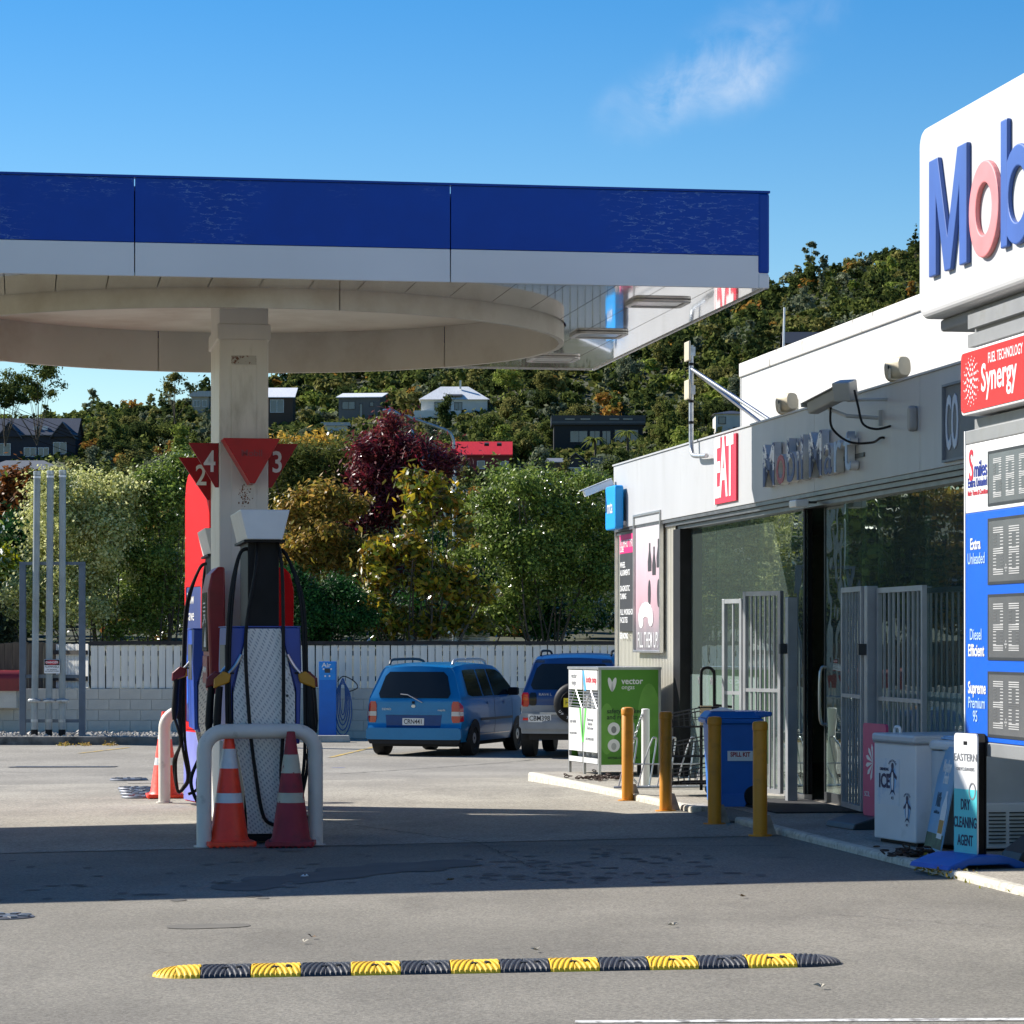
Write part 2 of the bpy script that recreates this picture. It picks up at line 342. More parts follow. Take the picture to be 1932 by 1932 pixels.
for i in range(2600):
    x = rng_.uniform(-14, -5.0); y = 52.5+rng_.random()**2*3; r = rng_.uniform(.02, .05)*(1.8 if rng_.random() < .03 else 1)
    if x > -5.4 and y < 53.4: continue
    a = rng_.random()*6; c_, s_ = cos(a), sin(a)
    pts = [(1, 0, 0), (0, 1, 0), (-1, 0, 0), (0, -1, 0), (0, 0, .7), (0, 0, -.5)]
    gb.add([(x+(p[0]*c_-p[1]*s_)*r*1.2, y+(p[0]*s_+p[1]*c_)*r, -.05+p[2]*r) for p in pts], [(0, 1, 4), (1, 2, 4), (2, 3, 4), (3, 0, 4), (1, 0, 5), (2, 1, 5), (3, 2, 5), (0, 3, 5)])
grav_m = leafmat('gravel stones', [(.18, .17, .15, 1), (.34, .32, .28, 1), (.5, .47, .41, 1)], 0, .05)
tag(gb.build('gravel', grav_m), 'pale gravel stones in the bed behind the kerb', 'gravel', kind='stuff')

# block wall and paling fence (frontal, at the back of the site)
FY = 56.0
blk = mat('painted concrete block', (.56, .525, .445, 1), .8, var=.12, scale=2.2, bump=.25, bscale=40, dirt=(.3, .29, .25, 1), dscale=.9, dth=(.5, .8))
wall = thing('block_wall', 'low painted concrete block wall under the white paling fence', 'wall', (0, FY, 0))
mort = mat('mortar', (.4, .385, .34, 1), .9, var=.2)
MB().box(-16.4, .012, -.5, 9.0, .19, .757).build('mortar_core', mort, wall)
bm0 = MB().box(0, 0, 0, .394, .1, .194).build('block', blk, wall, bevel=.004, seg=1); first = True
for c_ in range(6):
    for i in range(48):
        x = -16.4+i*.4+(.2 if c_ % 2 else 0)
        if x > 2.6: continue
        o = bm0 if first else copy_of(bm0, wall); first = False
        o.location = (x, -.002+rng_.uniform(-.002, .002), -.44+c_*.2)
pal_m = mat('white fence paint', (.76, .725, .64, 1), .7, var=.1, scale=2.5, stretch=(6, 6, .6), dirt=(.55, .53, .47, 1), dscale=1.5, dth=(.55, .85))
cap_m = mat('dark stained timber', (.03, .027, .024, 1), .8, var=.4)
fence = thing('paling_fence', 'white vertical paling fence with dark top rail above the block wall', 'fence', (0, FY+.05, 0))
p0 = MB().box(0, 0, .765, .124, .02, 1.575).build('paling', pal_m, fence, bevel=.003, seg=1)
first = True
n_p = int((5.4+7.95)/.1415)
for i in range(n_p):
    o = p0 if first else copy_of(p0, fence); first = False
    o.location = (-7.95+i*.1415+rng_.uniform(-.003, .003), rng_.uniform(-.004, .004), rng_.uniform(-.006, .006)); o.rotation_euler.y = rng_.uniform(-.004, .004)
MB().box(-7.97, -.03, 1.583, 5.4, .06, 1.655).build('top_rail', cap_m, fence)
MB().box(-7.97, .03, .9, 5.4, .08, .99).box(-7.97, .03, 1.38, 5.4, .08, 1.47).build('gap_darkening_rail', cap_m, fence)  # rails added behind the palings so the gaps between them look dark
ret = thing('paling_fence', 'short sunlit return of white palings behind the vent pipes', 'fence', (-7.99, FY+.05, 0), R(135))
o0 = MB().box(0, 0, .765, .1, .02, 1.6).build('paling', pal_m, ret, bevel=.003, seg=1)
for i in range(1, 12): copy_of(o0, ret).location = (i*.108, 0, rng_.uniform(-.01, .01))
MB().box(0, .025, .9, 1.3, .07, .99).box(0, .025, 1.4, 1.3, .07, 1.48).build('gap_darkening_rail', cap_m, ret)  # same added rails keep the gaps of the return dark
brown = mat('weathered brown timber', (.13, .1, .065, 1), .85, var=.35, scale=3, stretch=(8, 8, .5))
bf = thing('timber_fence', 'brown timber board fence at the far left behind the block wall', 'fence', (-8.8, FY+.75, 0))
b0 = MB().box(0, 0, .3, .145, .02, 1.62).build('board', brown, bf, bevel=.003, seg=1)
for i in range(1, 52): copy_of(b0, bf).location = (-i*.15, rng_.uniform(-.006, .006), rng_.uniform(-.015, .015))
# maroon capped box on the wall at the left edge
mb = thing('meter_cabinet', 'maroon box with rounded lid on the wall at the left edge', 'cabinet', (-9.75, FY-.35, 0))
prof = [(-.02, .72), (-.02, .95)]+[(.16-.18*cos(a), .95+.16*sin(a)) for a in [R(15*k) for k in range(0, 7)]]+[(.34, .72)]
MB().prism(prof, -1.2, .52, 'x').build('lid', mat('maroon paint', srgb(120, 30, 34), .4, var=.15), mb, smooth=30)
MB().box(-1.15, .02, .4, .45, .33, .72).build('cabinet_body', blk, mb)

# path along the shop, painted kerb, with a dropped gap at the door
KS = KERB_LX
def kerb_run(ly0, ly1, lx0, lx1, label):
    p = [site(lx0+(lx1-lx0)*i/10, ly0+(ly1-ly0)*i/10) for i in range(11)]
    p = [(q.x, q.y, 0) for q in p][::-1]
    o = strip('painted_kerb', p, .11, PATH_Z+.005, kerb_w, bev=.025); return tag(o, label, 'kerb', 'painted kerbs along the shop path')
pA = to_site(lev(995, 1462, .05)); pB = to_site(lev(1290, 1528, .05)); pC = to_site(lev(1388, 1548, .05))
kerb_run(pB[1], pA[1], KS, KS-.3, 'white painted kerb beside the gas cage and far bollards')
kerb_run(12, pC[1], KS, KS, 'worn white kerb running past the freezers to the right edge')
mbp = MB(); pts = [(KS+.1, 12), (9.4, 12), (9.4, pA[1]+.5), (KS-.22, pA[1]+.15), (KS+.1, pB[1]), (KS+.35, pB[1]-.2), (KS+.35, pC[1]+.2), (KS+.1, pC[1])]
mbp.prism([tuple(site(*q).xy) for q in pts], -.2, PATH_Z, 'z'); tag(mbp.build('footpath', path_c), kind='structure')
rp = [(KS-.05, pC[1]+.1), (KS+.34, pC[1]+.2), (KS+.34, pB[1]-.2), (KS-.05, pB[1]-.1)]
mbr = MB(); q4 = [site(*q) for q in rp]; mbr.add([(q.x, q.y, PATH_Z-.004 if k in (1, 2) else base_z(q.x, q.y)+.006) for k, q in enumerate(q4)], [(0, 1, 2, 3)])
tag(mbr.build('path_ramp', asphalt), kind='structure')
# road markings, joints, stains
mark_w = mat('worn white road paint', (.6, .59, .55, 1), .7, var=.15, scale=20, dirt=(.22, .21, .19, 1), dscale=14, dth=(.5, .6))
mark_y = mat('faded yellow road paint', (.5, .33, .06, 1), .8, var=.2, scale=12, dirt=(.25, .235, .2, 1), dscale=6, dth=(.46, .6))
mark_b = mat('faded blue road paint', (.2, .22, .42, 1), .8, var=.2, dirt=(.3, .28, .25, 1), dscale=9, dth=(.46, .6))
joint_m = mat('bitumen joint', (.05, .048, .045, 1), .9, var=.4, scale=4)
def line(name, a, b, wd, m, lift=.0085, n=10, par=road, wob=0):
    p, q = gnd(*a), gnd(*b); mbx = MB(); vs = []; d = (q-p); d.z = 0; pr = Vector((-d.y, d.x, 0)).normalized()*wd/2
    for i in range(n+1):
        c_ = p.lerp(q, i/n); k = pr*(1+(rng_.uniform(-wob, wob) if wob else 0)); sh = pr.normalized()*(rng_.uniform(-wob, wob)*.03 if wob else 0)
        for s_ in (-1, 1): e = c_+k*s_+sh; vs.append((e.x, e.y, base_z(e.x, e.y)+lift))
    mbx.add(vs, [(2*i, 2*i+1, 2*i+3, 2*i+2) for i in range(n)]); return mbx.build(name, m, par, fix=False)
line('lane_line', (1085, 1928.5), (2100, 1923), .085, mark_w, lift=.003)
for a, b, wd in (((150, 1422), (243, 1411), .09), ((622, 1430), (706, 1410), .09)): line('bay_line', a, b, wd, mark_y)
line('bay_line', (625, 1449), (650, 1449), .14, mark_b)
for a, b, wd in (((-150, 1598), (1480, 1596), .02), ((-100, 1457), (640, 1461), .03), ((640, 1461), (1010, 1434), .03), ((950, 1470), (1090, 1466), .03), ((-60, 1507), (330, 1512), .012), ((620, 1552), (900, 1590), .012), ((900, 1590), (1010, 1640), .01), ((1520, 1722), (1932, 1752), .006)): line('joint', a, b, wd, joint_m, n=40, wob=.5, lift=.0035 if a[1] > 1590 else .0085)
wet = mat('damp stain', (.082, .079, .073, 1), .8, var=.2, scale=3)
oil = mat('dark oil spot', (.1, .095, .083, 1), .85, var=.3, scale=3)
pale = mat('pale rubbed patch', (.19, .187, .178, 1), .85, var=.2, scale=9)
def blob(mbx, x, y, rx, ry, seed, n=40, rough=.25, lift=.0035):
    rr = random.Random(seed); ph = [rr.uniform(0, 6.3) for _ in range(6)]; c_ = gnd(x, y); vs = []
    for k in range(n):
        a = 2*pi*k/n; f = 1+rough*sum(sin((j+2)*a+ph[j])/(j+1.5) for j in range(6))
        px, py = c_.x+rx*f*cos(a), c_.y+ry*f*sin(a); vs.append((px, py, base_z(px, py)+lift))
    mbx.add(vs, [tuple(range(n))])
b1 = MB()
for k, (x, y, rx, ry) in enumerate(((470, 1672, .28, .35), (560, 1658, .36, .36), (640, 1650, .38, .38), (720, 1640, .4, .42), (790, 1634, .36, .42), (850, 1629, .24, .3))): blob(b1, x, y, rx, ry, k, rough=.22, lift=.003+k*.0004)
tag(b1.build('stain', wet, road, fix=False), 'long damp stain on the shaded asphalt')
b2 = MB(); rr = random.Random(8)
for k in range(80):
    x = rr.gauss(1130, 140); y = rr.uniform(1602, 1668); blob(b2, x, y, rr.uniform(.015, .07), rr.uniform(.03, .12), 50+k, n=12, rough=.15)
for k in range(40): blob(b2, rr.uniform(0, 700), rr.uniform(1602, 1700), rr.uniform(.015, .06), rr.uniform(.03, .1), 250+k, n=12, rough=.15)
blob(b2, 545, 1606, .1, .08, 711); blob(b2, 285, 1688, .1, .08, 712)
b3 = MB(); blob(b3, 390, 1748, .24, .16, 700, rough=.12); tag(b3.build('stain', mat('faint old stain', (.13, .121, .1, 1), .9, var=.1), road, fix=False), 'faint old stains on the sunlit asphalt', kind='stuff')
tag(b2.build('stain', oil, road, fix=False), 'scattered dark drip spots on the asphalt', kind='stuff')
# ================================================================== canopy over the pumps
AXX, AXY = 1.96, 27.44                   # island axis on the site
canopy = thing('canopy', 'flat blue and white canopy over the fuel pumps, on one deep column', 'canopy', site(AXX, AXY), YAW)
CR, CL, CD = 4.07, 11.5, 3.75              # reach right, left, half depth
ZS, ZB, ZTOP = 4.558, 4.815, 5.324
def crack_mat():
    m = mat('cracked blue vinyl', srgb(0, 64, 160), .42, var=.05, spec=.25); t = m.node_tree; L = t.links; b = t.nodes['Principled BSDF']
    src = b.inputs['Base Color'].links[0].from_socket; co = t.nodes.new('ShaderNodeTexCoord')
    mp = t.nodes.new('ShaderNodeMapping'); mp.inputs['Scale'].default_value = (5.5, 5.5, 24); L.new(co.outputs['Object'], mp.inputs[0])
    nz = t.nodes.new('ShaderNodeTexNoise'); nz.inputs['Scale'].default_value = 3; nz.inputs['Detail'].default_value = 4
    L.new(mp.outputs[0], nz.inputs['Vector'])
    ad = t.nodes.new('ShaderNodeVectorMath'); ad.operation = 'MULTIPLY_ADD'; ad.inputs[1].default_value = (.9, .9, .9); L.new(nz.outputs['Color'], ad.inputs[0]); L.new(mp.outputs[0], ad.inputs[2])
    vo = t.nodes.new('ShaderNodeTexVoronoi'); vo.feature = 'DISTANCE_TO_EDGE'; vo.inputs['Scale'].default_value = 1.0; L.new(ad.outputs[0], vo.inputs['Vector'])
    r = t.nodes.new('ShaderNodeMapRange'); r.inputs['From Min'].default_value = .045; r.inputs['From Max'].default_value = .0; L.new(vo.outputs['Distance'], r.inputs['Value'])
    n2 = t.nodes.new('ShaderNodeTexNoise'); n2.inputs['Scale'].default_value = .9; n2.inputs['Detail'].default_value = 3; L.new(co.outputs['Object'], n2.inputs['Vector'])
    r2 = t.nodes.new('ShaderNodeMapRange'); r2.inputs['From Min'].default_value = .5; r2.inputs['From Max'].default_value = .62; L.new(n2.outputs['Fac'], r2.inputs['Value'])
    n3 = t.nodes.new('ShaderNodeTexNoise'); n3.inputs['Scale'].default_value = 1.4; L.new(mp.outputs[0], n3.inputs['Vector'])
    r3 = t.nodes.new('ShaderNodeMapRange'); r3.inputs['From Min'].default_value = .42; r3.inputs['From Max'].default_value = .55; L.new(n3.outputs['Fac'], r3.inputs['Value'])
    m1 = t.nodes.new('ShaderNodeMath'); m1.operation = 'MULTIPLY'; L.new(r.outputs[0], m1.inputs[0]); L.new(r2.outputs[0], m1.inputs[1])
    m3 = t.nodes.new('ShaderNodeMath'); m3.operation = 'MULTIPLY'; L.new(m1.outputs[0], m3.inputs[0]); L.new(r3.outputs[0], m3.inputs[1])
    m2 = t.nodes.new('ShaderNodeMath'); m2.operation = 'MULTIPLY'; m2.inputs[1].default_value = .75; L.new(m3.outputs[0], m2.inputs[0])
    mx = t.nodes.new('ShaderNodeMix'); mx.data_type = 'RGBA'; mx.inputs[7].default_value = (.19, .33, .55, 1); L.new(m2.outputs[0], mx.inputs[0]); L.new(src, mx.inputs[6]); L.new(mx.outputs[2], b.inputs['Base Color']); return m
crk = crack_mat(); crk_side = mat('side blue vinyl', srgb(0, 60, 150), .42, var=.05, spec=.25)
fas_w = mat('white fascia sheet', (.66, .68, .7, 1), .35, var=.04, scale=1)
joints = [-CL, -2.75, -.345, 2.06, CR-.08]
jx = []
for xx in (254, 850):                    # panel joints of the front fascia
    ly = 23.69; Y = None
    # intersection of the pixel column with the front line ly = 23.69
    k = (xx-CX)/FPX; lx = ly*(SY+k*CY)/(CY-k*SY); jx.append(lx-AXX)
joints = [-CL, jx[0], jx[1], CR]
for i in range(3):
    a, b = joints[i]+.004, joints[i+1]-.004
    MB().box(a, -CD, ZB, b, -CD+.03, ZTOP).build('fascia_panel', crk, canopy, bevel=.004)
    MB().box(a, -CD+.004, ZS-.012, b, -CD+.03, ZB-.003).build('fascia_band', fas_w, canopy, bevel=.004)
for x0, x1, y0, y1 in ((CR-.03, CR+.001, -CD+.032, CD), (-CL, -CL+.03, -CD+.032, CD)):
    MB().box(x0, y0, ZB, x1, y1, ZTOP-.01).build('fascia_panel', crk_side, canopy); MB().box(x0, y0, ZS-.01, x1-.004, y1, ZB-.003).build('fascia_band', fas_w, canopy)
MB().box(-CL+.04, CD-.03, ZB, CR-.04, CD, ZTOP-.01).build('fascia_panel', crk_side, canopy); MB().box(-CL+.04, CD-.03, ZS-.01, CR-.04, CD-.004, ZB-.003).build('fascia_band', fas_w, canopy)
MB().box(CR-.09, -CD-.006, ZB-.15, CR+.008, -CD+.05, ZTOP+.004).build('corner_cap', crk_side, canopy, bevel=.02)
MB().box(CR-.085, -CD-.002, ZS-.014, CR+.006, -CD+.05, ZB-.153).build('corner_cap', fas_w, canopy, bevel=.01)
MB().box(-CL-.02, -CD-.015, ZTOP+.002, CR+.01, -CD+.08, ZTOP+.02).build('cap_flashing', crk_side, canopy)
MB().box(-CL+.05, -CD+.05, ZTOP-.1, CR-.05, CD-.05, ZTOP-.06).build('roof_deck', grey_paint, canopy)
sof = mat('glossy soffit sheet', (.64, .61, .54, 1),   .08, var=.05, scale=1.2, bump=.2, bscale=1.3, spec=.9, coat=1, dirt=(.5, .47, .41, 1), dscale=1.4, dth=(.45, .85))
RR = 3.0; SW = .411
k = 0; x = CR-.02
while x > -CL+.05:
    x1 = x-.004; x0 = max(x-SW+.004, -CL+.04); xs_ = [x0+(x1-x0)*i/8 for i in range(9)]
    ins = any(abs(q) < RR+.02 for q in xs_)
    for sgn in (-1, 1):
        if ins:
            edge = [(q, sgn*sqrt(max(0, (RR+.02)**2-q*q))) for q in xs_]
            poly = [(x0, sgn*(CD-.035)), (x1, sgn*(CD-.035))]+edge[::-1]
        else:
            if sgn == 1: continue
            poly = [(x0, -CD+.035), (x1, -CD+.035), (x1, CD-.035), (x0, CD-.035)]
        MB().prism(poly, ZS, ZS+.02, 'z').build('soffit_panel', sof, canopy)
    x -= SW
MB().box(-CL+.05, -CD+.04, ZTOP-.38, CR-.05, CD-.04, ZTOP-.36).build('ceiling_liner', dark_metal, canopy) if False else None
cream = mat('stained cream paint', (.61, .585, .52, 1), .5, var=.06, scale=1.1, dirt=(.42, .37, .3, 1), dscale=.9, dth=(.48, .75))
ZR, ZC = 4.395, 4.80
NSEG = 6                                   # the round drop ring, in curved segments with tight joints
for s_ in range(NSEG):
    a0 = R(-78)+2*pi*s_/NSEG+.0015; a1 = R(-78)+2*pi*(s_+1)/NSEG-.0015; n = 16; vs = []
    for i in range(n+1):
        a = a0+(a1-a0)*i/n
        for r_, z in ((RR, ZS+.05), (RR, ZR), (RR-.05, ZR), (RR-.05, ZC+.02)): vs.append((r_*cos(a), r_*sin(a), z))
    MB().add(vs, [(i*4+k, i*4+k+1, i*4+5+k, i*4+4+k) for i in range(n) for k in range(3)]).build('ring_segment', cream, canopy, smooth=30, fix=False)
MB().prism(ell(0, 0, RR-.045, RR-.045, 64), ZC, ZC+.03, 'z').build('ring_ceiling', cream, canopy)
def wavy(): pass
lamp_m = mat('lamp lens', (.62, .63, .6, 1), .2, var=.05)
for (dx, dy) in ((3.4, -2.55), (3.4, .1), (3.4, 2.55)):
    f = MB(); f.ring2(rrect(dx-.25, dy-.25, dx+.25, dy+.25, .07, 3), rrect(dx-.2, dy-.2, dx+.2, dy+.2, .04, 3), ZS-.028, ZS+.001, 'z')
    lf = f.build('canopy_light', alum, canopy, bevel=.008); MB().box(dx-.195, dy-.195, ZS-.018, dx+.195, dy+.195, ZS-.01).build('lens', lamp_m, lf)
# column: a deep blade with cover plates
colm = mat('column paint', (.68, .65, .59, 1), .5, var=.06, scale=2, dirt=(.34, .31, .24, 1), dscale=2.2, dth=(.55, .85), stretch=(2, 2, .5))
CW, CDp = .222, .6
MB().box(-CW, -CDp, 0, CW, CDp, ZC-.002).build('column', colm, canopy, bevel=.012)
MB().box(-.112, -CDp-.006, .2, .112, -CDp-.001, ZR-.26).build('cover_plate', colm, canopy, bevel=.002)
rustm = mat('rust flecked plate', (.5, .48, .43, 1), .6, var=.1, dirt=(.16, .06, .03, 1), dscale=22, dth=(.54, .6))
MB().box(-.112, -CDp-.006, ZR-.245, .112, -CDp-.001, ZR-.165).build('cover_plate', rustm, canopy)
rs = MB()
for k_ in range(60):
    a, z = rng_.gauss(.01, .03), rng_.gauss(2.96, .045); s_ = rng_.uniform(.002, .007)
    rs.prism(ell(a, z, s_, s_*rng_.uniform(.7, 1.8), 7), -CDp-.0085, -CDp-.0065)
tag(rs.build('rust_fleck', mat('rust', (.2, .075, .03, 1), .9, var=.4, scale=30), canopy), 'rust flecks on the column face below the red triangle', kind='stuff')
MB().box(-CW-.02, -CDp-.02, ZR-.02, CW+.02, CDp+.02, ZR+.12).build('column_head', colm, canopy, bevel=.01)
# red triangular pump number flags and the front triangle, hung on the column
red_flag = mat('red flag plate', srgb(150, 6, 18), .4, var=.08, spec=.25)
white_num = mat('number white', (.72, .71, .68, 1), .5)
def flag(label, loc_l, num, wdt, hgt, side):
    t = thing('pump_number_flag', label, 'sign', site(AXX+loc_l[0], AXY+loc_l[1], loc_l[2]), YAW, 'red triangular pump number flags on the column')
    # right triangle-like wedge: wide at the top, point down by the column
    if side < 0: poly = [(-wdt, hgt), (0, hgt), (0, 0), (-.03, 0)]
    else: poly = [(0, hgt), (wdt, hgt), (.03, 0), (0, 0)]
    MB().prism(poly, -.02, .02).build('plate', red_flag, t, bevel=.004)
    text('number', num, .27, (side*wdt*.3, -.022, hgt*.56), white_num, t, .8, bold=.004)
    return t
flag('red triangle flag with number 4, left of the column', (-CW-.002, -.55, 3.04), '4', .27, .40, -1)
flag('red triangle flag with number 2, behind flag 4', (-CW-.002, .62, 2.98), '2', .30, .40, -1)
flag('red triangle flag with number 3, right of the column', (CW+.002, -.55, 3.04), '3', .27, .40, 1)
ft = thing('red_triangle_sign', 'red triangular sign box facing the camera on the column front', 'sign', site(AXX, AXY-CDp-.004, 3.06), YAW)
ftm = mat('shiny red plastic', srgb(176, 6, 20), .3, var=.1, spec=.25)
MB().prism([(-.21, .40), (.30, .40), (.075, 0), (.03, 0)], -.36, 0).build('box', ftm, ft, bevel=.005)
text('lettering', 'Mobil', .085, (.045, -.3625, .265), red_dark, ft, 1.0, bold=.001)

# ================================================================== fuel pumps
def dot_mat():
    m = mat('dotted white panel', (.76, .735, .69, 1), .4, var=.04); t = m.node_tree; L = t.links; b = t.nodes['Principled BSDF']; src = b.inputs['Base Color'].links[0].from_socket
    co = t.nodes.new('ShaderNodeTexCoord'); sp = t.nodes.new('ShaderNodeSeparateXYZ'); L.new(co.outputs['Object'], sp.inputs[0])
    def M(op, a, b_=None):
        n = t.nodes.new('ShaderNodeMath'); n.operation = op
        for i, q in enumerate((a, b_)):
            if q is None: continue
            if isinstance(q, (int, float)): n.inputs[i].default_value = q
            else: L.new(q, n.inputs[i])
        return n.outputs[0]
    x, z = sp.outputs['X'], sp.outputs['Z']
    # rows of dots that curve as they rise
    u = M('ADD', x, M('MULTIPLY', M('POWER', M('SUBTRACT', z, .75), 2), .16))
    P = .032
    v = M('ADD', z, M('MULTIPLY', x, .85)); row = M('FLOOR', M('DIVIDE', v, P)); fv = M('SUBTRACT', M('DIVIDE', v, P), row)
    uu = M('ADD', M('DIVIDE', u, P), M('MULTIPLY', M('MODULO', row, 2), .5)); fu = M('FRACT', uu)
    d = M('SQRT', M('ADD', M('POWER', M('SUBTRACT', fu, .5), 2), M('POWER', M('SUBTRACT', fv, .5), 2)))
    f = M('MULTIPLY', M('LESS_THAN', d, .26), .8)
    mx = t.nodes.new('ShaderNodeMix'); mx.data_type = 'RGBA'; mx.inputs[7].default_value = (.3, .31, .33, 1); L.new(f, mx.inputs[0]); L.new(src, mx.inputs[6]); L.new(mx.outputs[2], b.inputs['Base Color']); return m
dots = dot_mat()
yel_n = mat('yellow nozzle', srgb(190, 132, 24), .45, var=.15); red_n = mat('red nozzle', srgb(120, 24, 34), .45, var=.15)
lilac = mat('lilac blue poster', srgb(118, 124, 196), .4, var=.25, scale=2)
def nozzle(parent, m, x, y, z, side):
    n = MB(); n.prism([(-.06, -.02), (.07, .03), (.085, .10), (.02, .125), (-.055, .06)], -.028, .028)
    o = n.build('nozzle', m, parent, bevel=.012); o.location = (x, y, z); o.rotation_euler = (0, 0, 0 if side < 0 else pi)
    MB().tube(spline([(.05, 0, .09), (.12, 0, .17), (.17, 0, .26)], 5), .014, 8).build('spout', steel, o, smooth=True)
    MB().tube([(-.01, 0, 0), (-.02, 0, -.12), (-.03, 0, -.30), (-.035, 0, -.40)], [.03, .032, .034, .02], 10).build('grip', black, o, smooth=True)
    MB().box(.0, -.012, .1, .11, .012, .115).build('trigger', black, o)
    return o
def make_pump(label, ly, flip):
    p = thing('fuel_pump', label, 'fuel pump', site(AXX-(.05 if flip else 0), ly), YAW if not flip else YAW+pi, 'fuel pumps on the island')
    B = .30
    for s_ in (-1, 1):
        MB().prism([(s_*.295, .80), (s_*.31, 1.45), (s_*.30, 1.765), (s_*.14, 1.765), (s_*.21, 1.45), (s_*.265, 1.25), (s_*.262, .80)][::s_], 0, 1.0).build('side_frame', blue_pump, p, bevel=.008)
    MB().box(-.255, .02, .78, .255, .98, 1.76).build('body', blue_pump, p)
    MB().box(-.16, .04, .0, .16, .96, .80).build('pedestal', black, p)
    up = [(-.255, .86), (.255, .86), (.255, 1.22), (.135, 1.755), (-.135, 1.755), (-.255, 1.22)]
    lo = [(-.255, .855)]+[(-.135-.12*((z-.06)/.8)**1.8, z) for z in (.74, .6, .45, .3, .18, .06)]+[(.135+.12*((z-.06)/.8)**1.8, z) for z in (.06, .18, .3, .45, .6, .74)]+[(.255, .855)]
    for yy in ((-.022, .0), (1.0, 1.022)):
        MB().prism(up, *yy).build('end_panel', dots, p, bevel=.004); MB().prism(lo, *yy).build('end_panel', dots, p, bevel=.004)
    MB().box(-.16, -.01, 0, .16, 1.01, .055).build('plinth', black, p)
    MB().prism([(.165, 1.33), (.2, 1.36), (.185, 1.41), (.15, 1.38)], -.0245, -.0225).build('sticker', white_clean, p); MB().prism(ell(.19, 1.2, .012, .012, 12), -.028, -.0225).build('lock', dark_metal, p)
    MB().box(-.31, -.004, 1.767, .31, 1.004, 1.776).build('top_trim', blue_pump, p)
    MB().box(-.13, .06, 1.76, .13, .94, 2.5).build('mast', black, p, bevel=.01)
    hd = MB(); hp = [(-.145, 2.49), (.145, 2.49), (.205, 2.735), (-.205, 2.735)]; hd.prism(hp, -.10, 1.1)
    h = hd.build('head', mat('head white', (.7, .71, .7, 1), .4, var=.05), p, bevel=.008)
    MB().box(-.17, -.06, 2.468, .17, 1.06, 2.488).build('head_base', black, h)
    for s_ in (-1, 1):                       # price display faces and shelves on the long sides
        MB().box(s_*.30-.012, .18, 1.28, s_*.30+.012, .82, 1.62).build('display', dark_metal, p)
        MB().box(s_*.262-.008, .1, .82, s_*.262+.008, .9, 1.2).build('side_panel', lilac, p)
    sp_ = [(-1, .06, red_n), (-1, -.04, yel_n), (1, -.04, yel_n), (1, .35, red_n)]
    for s_, yy, m_ in sp_: nozzle(p, m_, s_*.36 if yy < 0 else s_*.42, yy, 1.28, s_)
    hs = []
    for k_, (s_, yy) in enumerate(((-1, .06), (-1, -.04), (1, -.04), (1, .3))):
        gx = s_*(.42 if yy > 0 else .36)+s_*.03
        top = [(s_*.12, .1+.04*k_, 2.42), (s_*.2, .06+.03*k_, 2.36), (s_*(.26+.02*k_), .0, 2.0), (s_*(.29+.02*k_), -.03, 1.4), (s_*(.27+.03*k_), -.06, .7)]
        lp = (.55+.05*(k_ % 2)) if s_ < 0 else (.38+.02*k_)
        low = [(s_*(.24+.02*k_), -.1, .32), (s_*.34, -.13, .14+.02*k_), (s_*(.45 if s_ < 0 else .40), -.1, .17), (s_*lp, -.05, .45), (s_*(lp-.05), yy, .66), (gx, yy, .9)]
        hs.append(spline(top+low, 7))
    for q in hs: MB().tube(q, .015, 8).build('hose', rubber, p, smooth=True)
    for xx in (-.045, .09): MB().tube(spline([(xx*1.3, .05, 2.46), (xx*1.6, -.05, 2.25), (xx*1.7-.08*(xx < 0), -.075, 1.7), (xx*1.7-.05*(xx < 0), -.075, 1.0), (xx*1.5, -.08, .5), (xx*1.5+.06, -.08, .2), (xx*1.5+.16, -.05, .13)], 6), .015, 8).build('hose', rubber, p, smooth=True)
    return p
front_pump = make_pump('front fuel pump with dotted white end panel and black mast', 24.55, False)
rear_pump = make_pump('rear fuel pump half hidden behind the column and red fin', 29.6, True)

# red pay terminals on both sides of the column, between it and the front pump
def terminal(label, side):
    t = thing('pay_terminal', label, 'terminal', site(AXX+side*(CW+.004), 25.98), YAW, 'red pay terminals beside the column')
    s_ = side; y0, y1 = 0, .86
    prof = [(0, 1.16), (s_*.11, 1.2), (s_*.13, 1.3), (s_*.15, 1.9), (s_*.15, 2.1), (s_*.12, 2.24), (s_*.06, 2.30), (0, 2.30)]
    MB().prism(prof, y0, y1).build('housing', red_dark if s_ < 0 else red, t, bevel=.02, smooth=30)
    MB().box(s_*.147-.008, .1, 1.56, s_*.147+.008, y1-.1, 2.08).build('screen', mat('screen black', (.02, .02, .025, 1), .2), t)
    MB().box(s_*.142-.008, .1, 1.28, s_*.142+.008, y1-.1, 1.52).build('keypad_plate', red_dark, t)
    for k_ in range(3):
        MB().prism(ell(.28+k_*.15, 1.40, .05, .03, 14), s_*.152-.004, s_*.152+.004, 'x').build('button', white_num, t)
    pr = MB()
    for k_ in range(4): pr.box(s_*.156-.001, .3, 1.98-k_*.035, s_*.156+.001, .6-.05*(k_ % 2), 1.993-k_*.035)
    for k_ in range(5): pr.prism(ell(.28+k_*.09, 1.83+.03*sin(k_*1.1), .03, .022, 10), s_*.155-.001, s_*.156+.001, 'x')
    pr.prism([(.22, 1.6), (.5, 1.6), (.3, 1.78)], s_*.155-.001, s_*.156+.001, 'x')
    pr.build('print', white_num, t); return t
terminal('dull red pay terminal left of the column behind the front pump', -1)
terminal('red pay terminal right of the column, mostly hidden by the pump', 1)

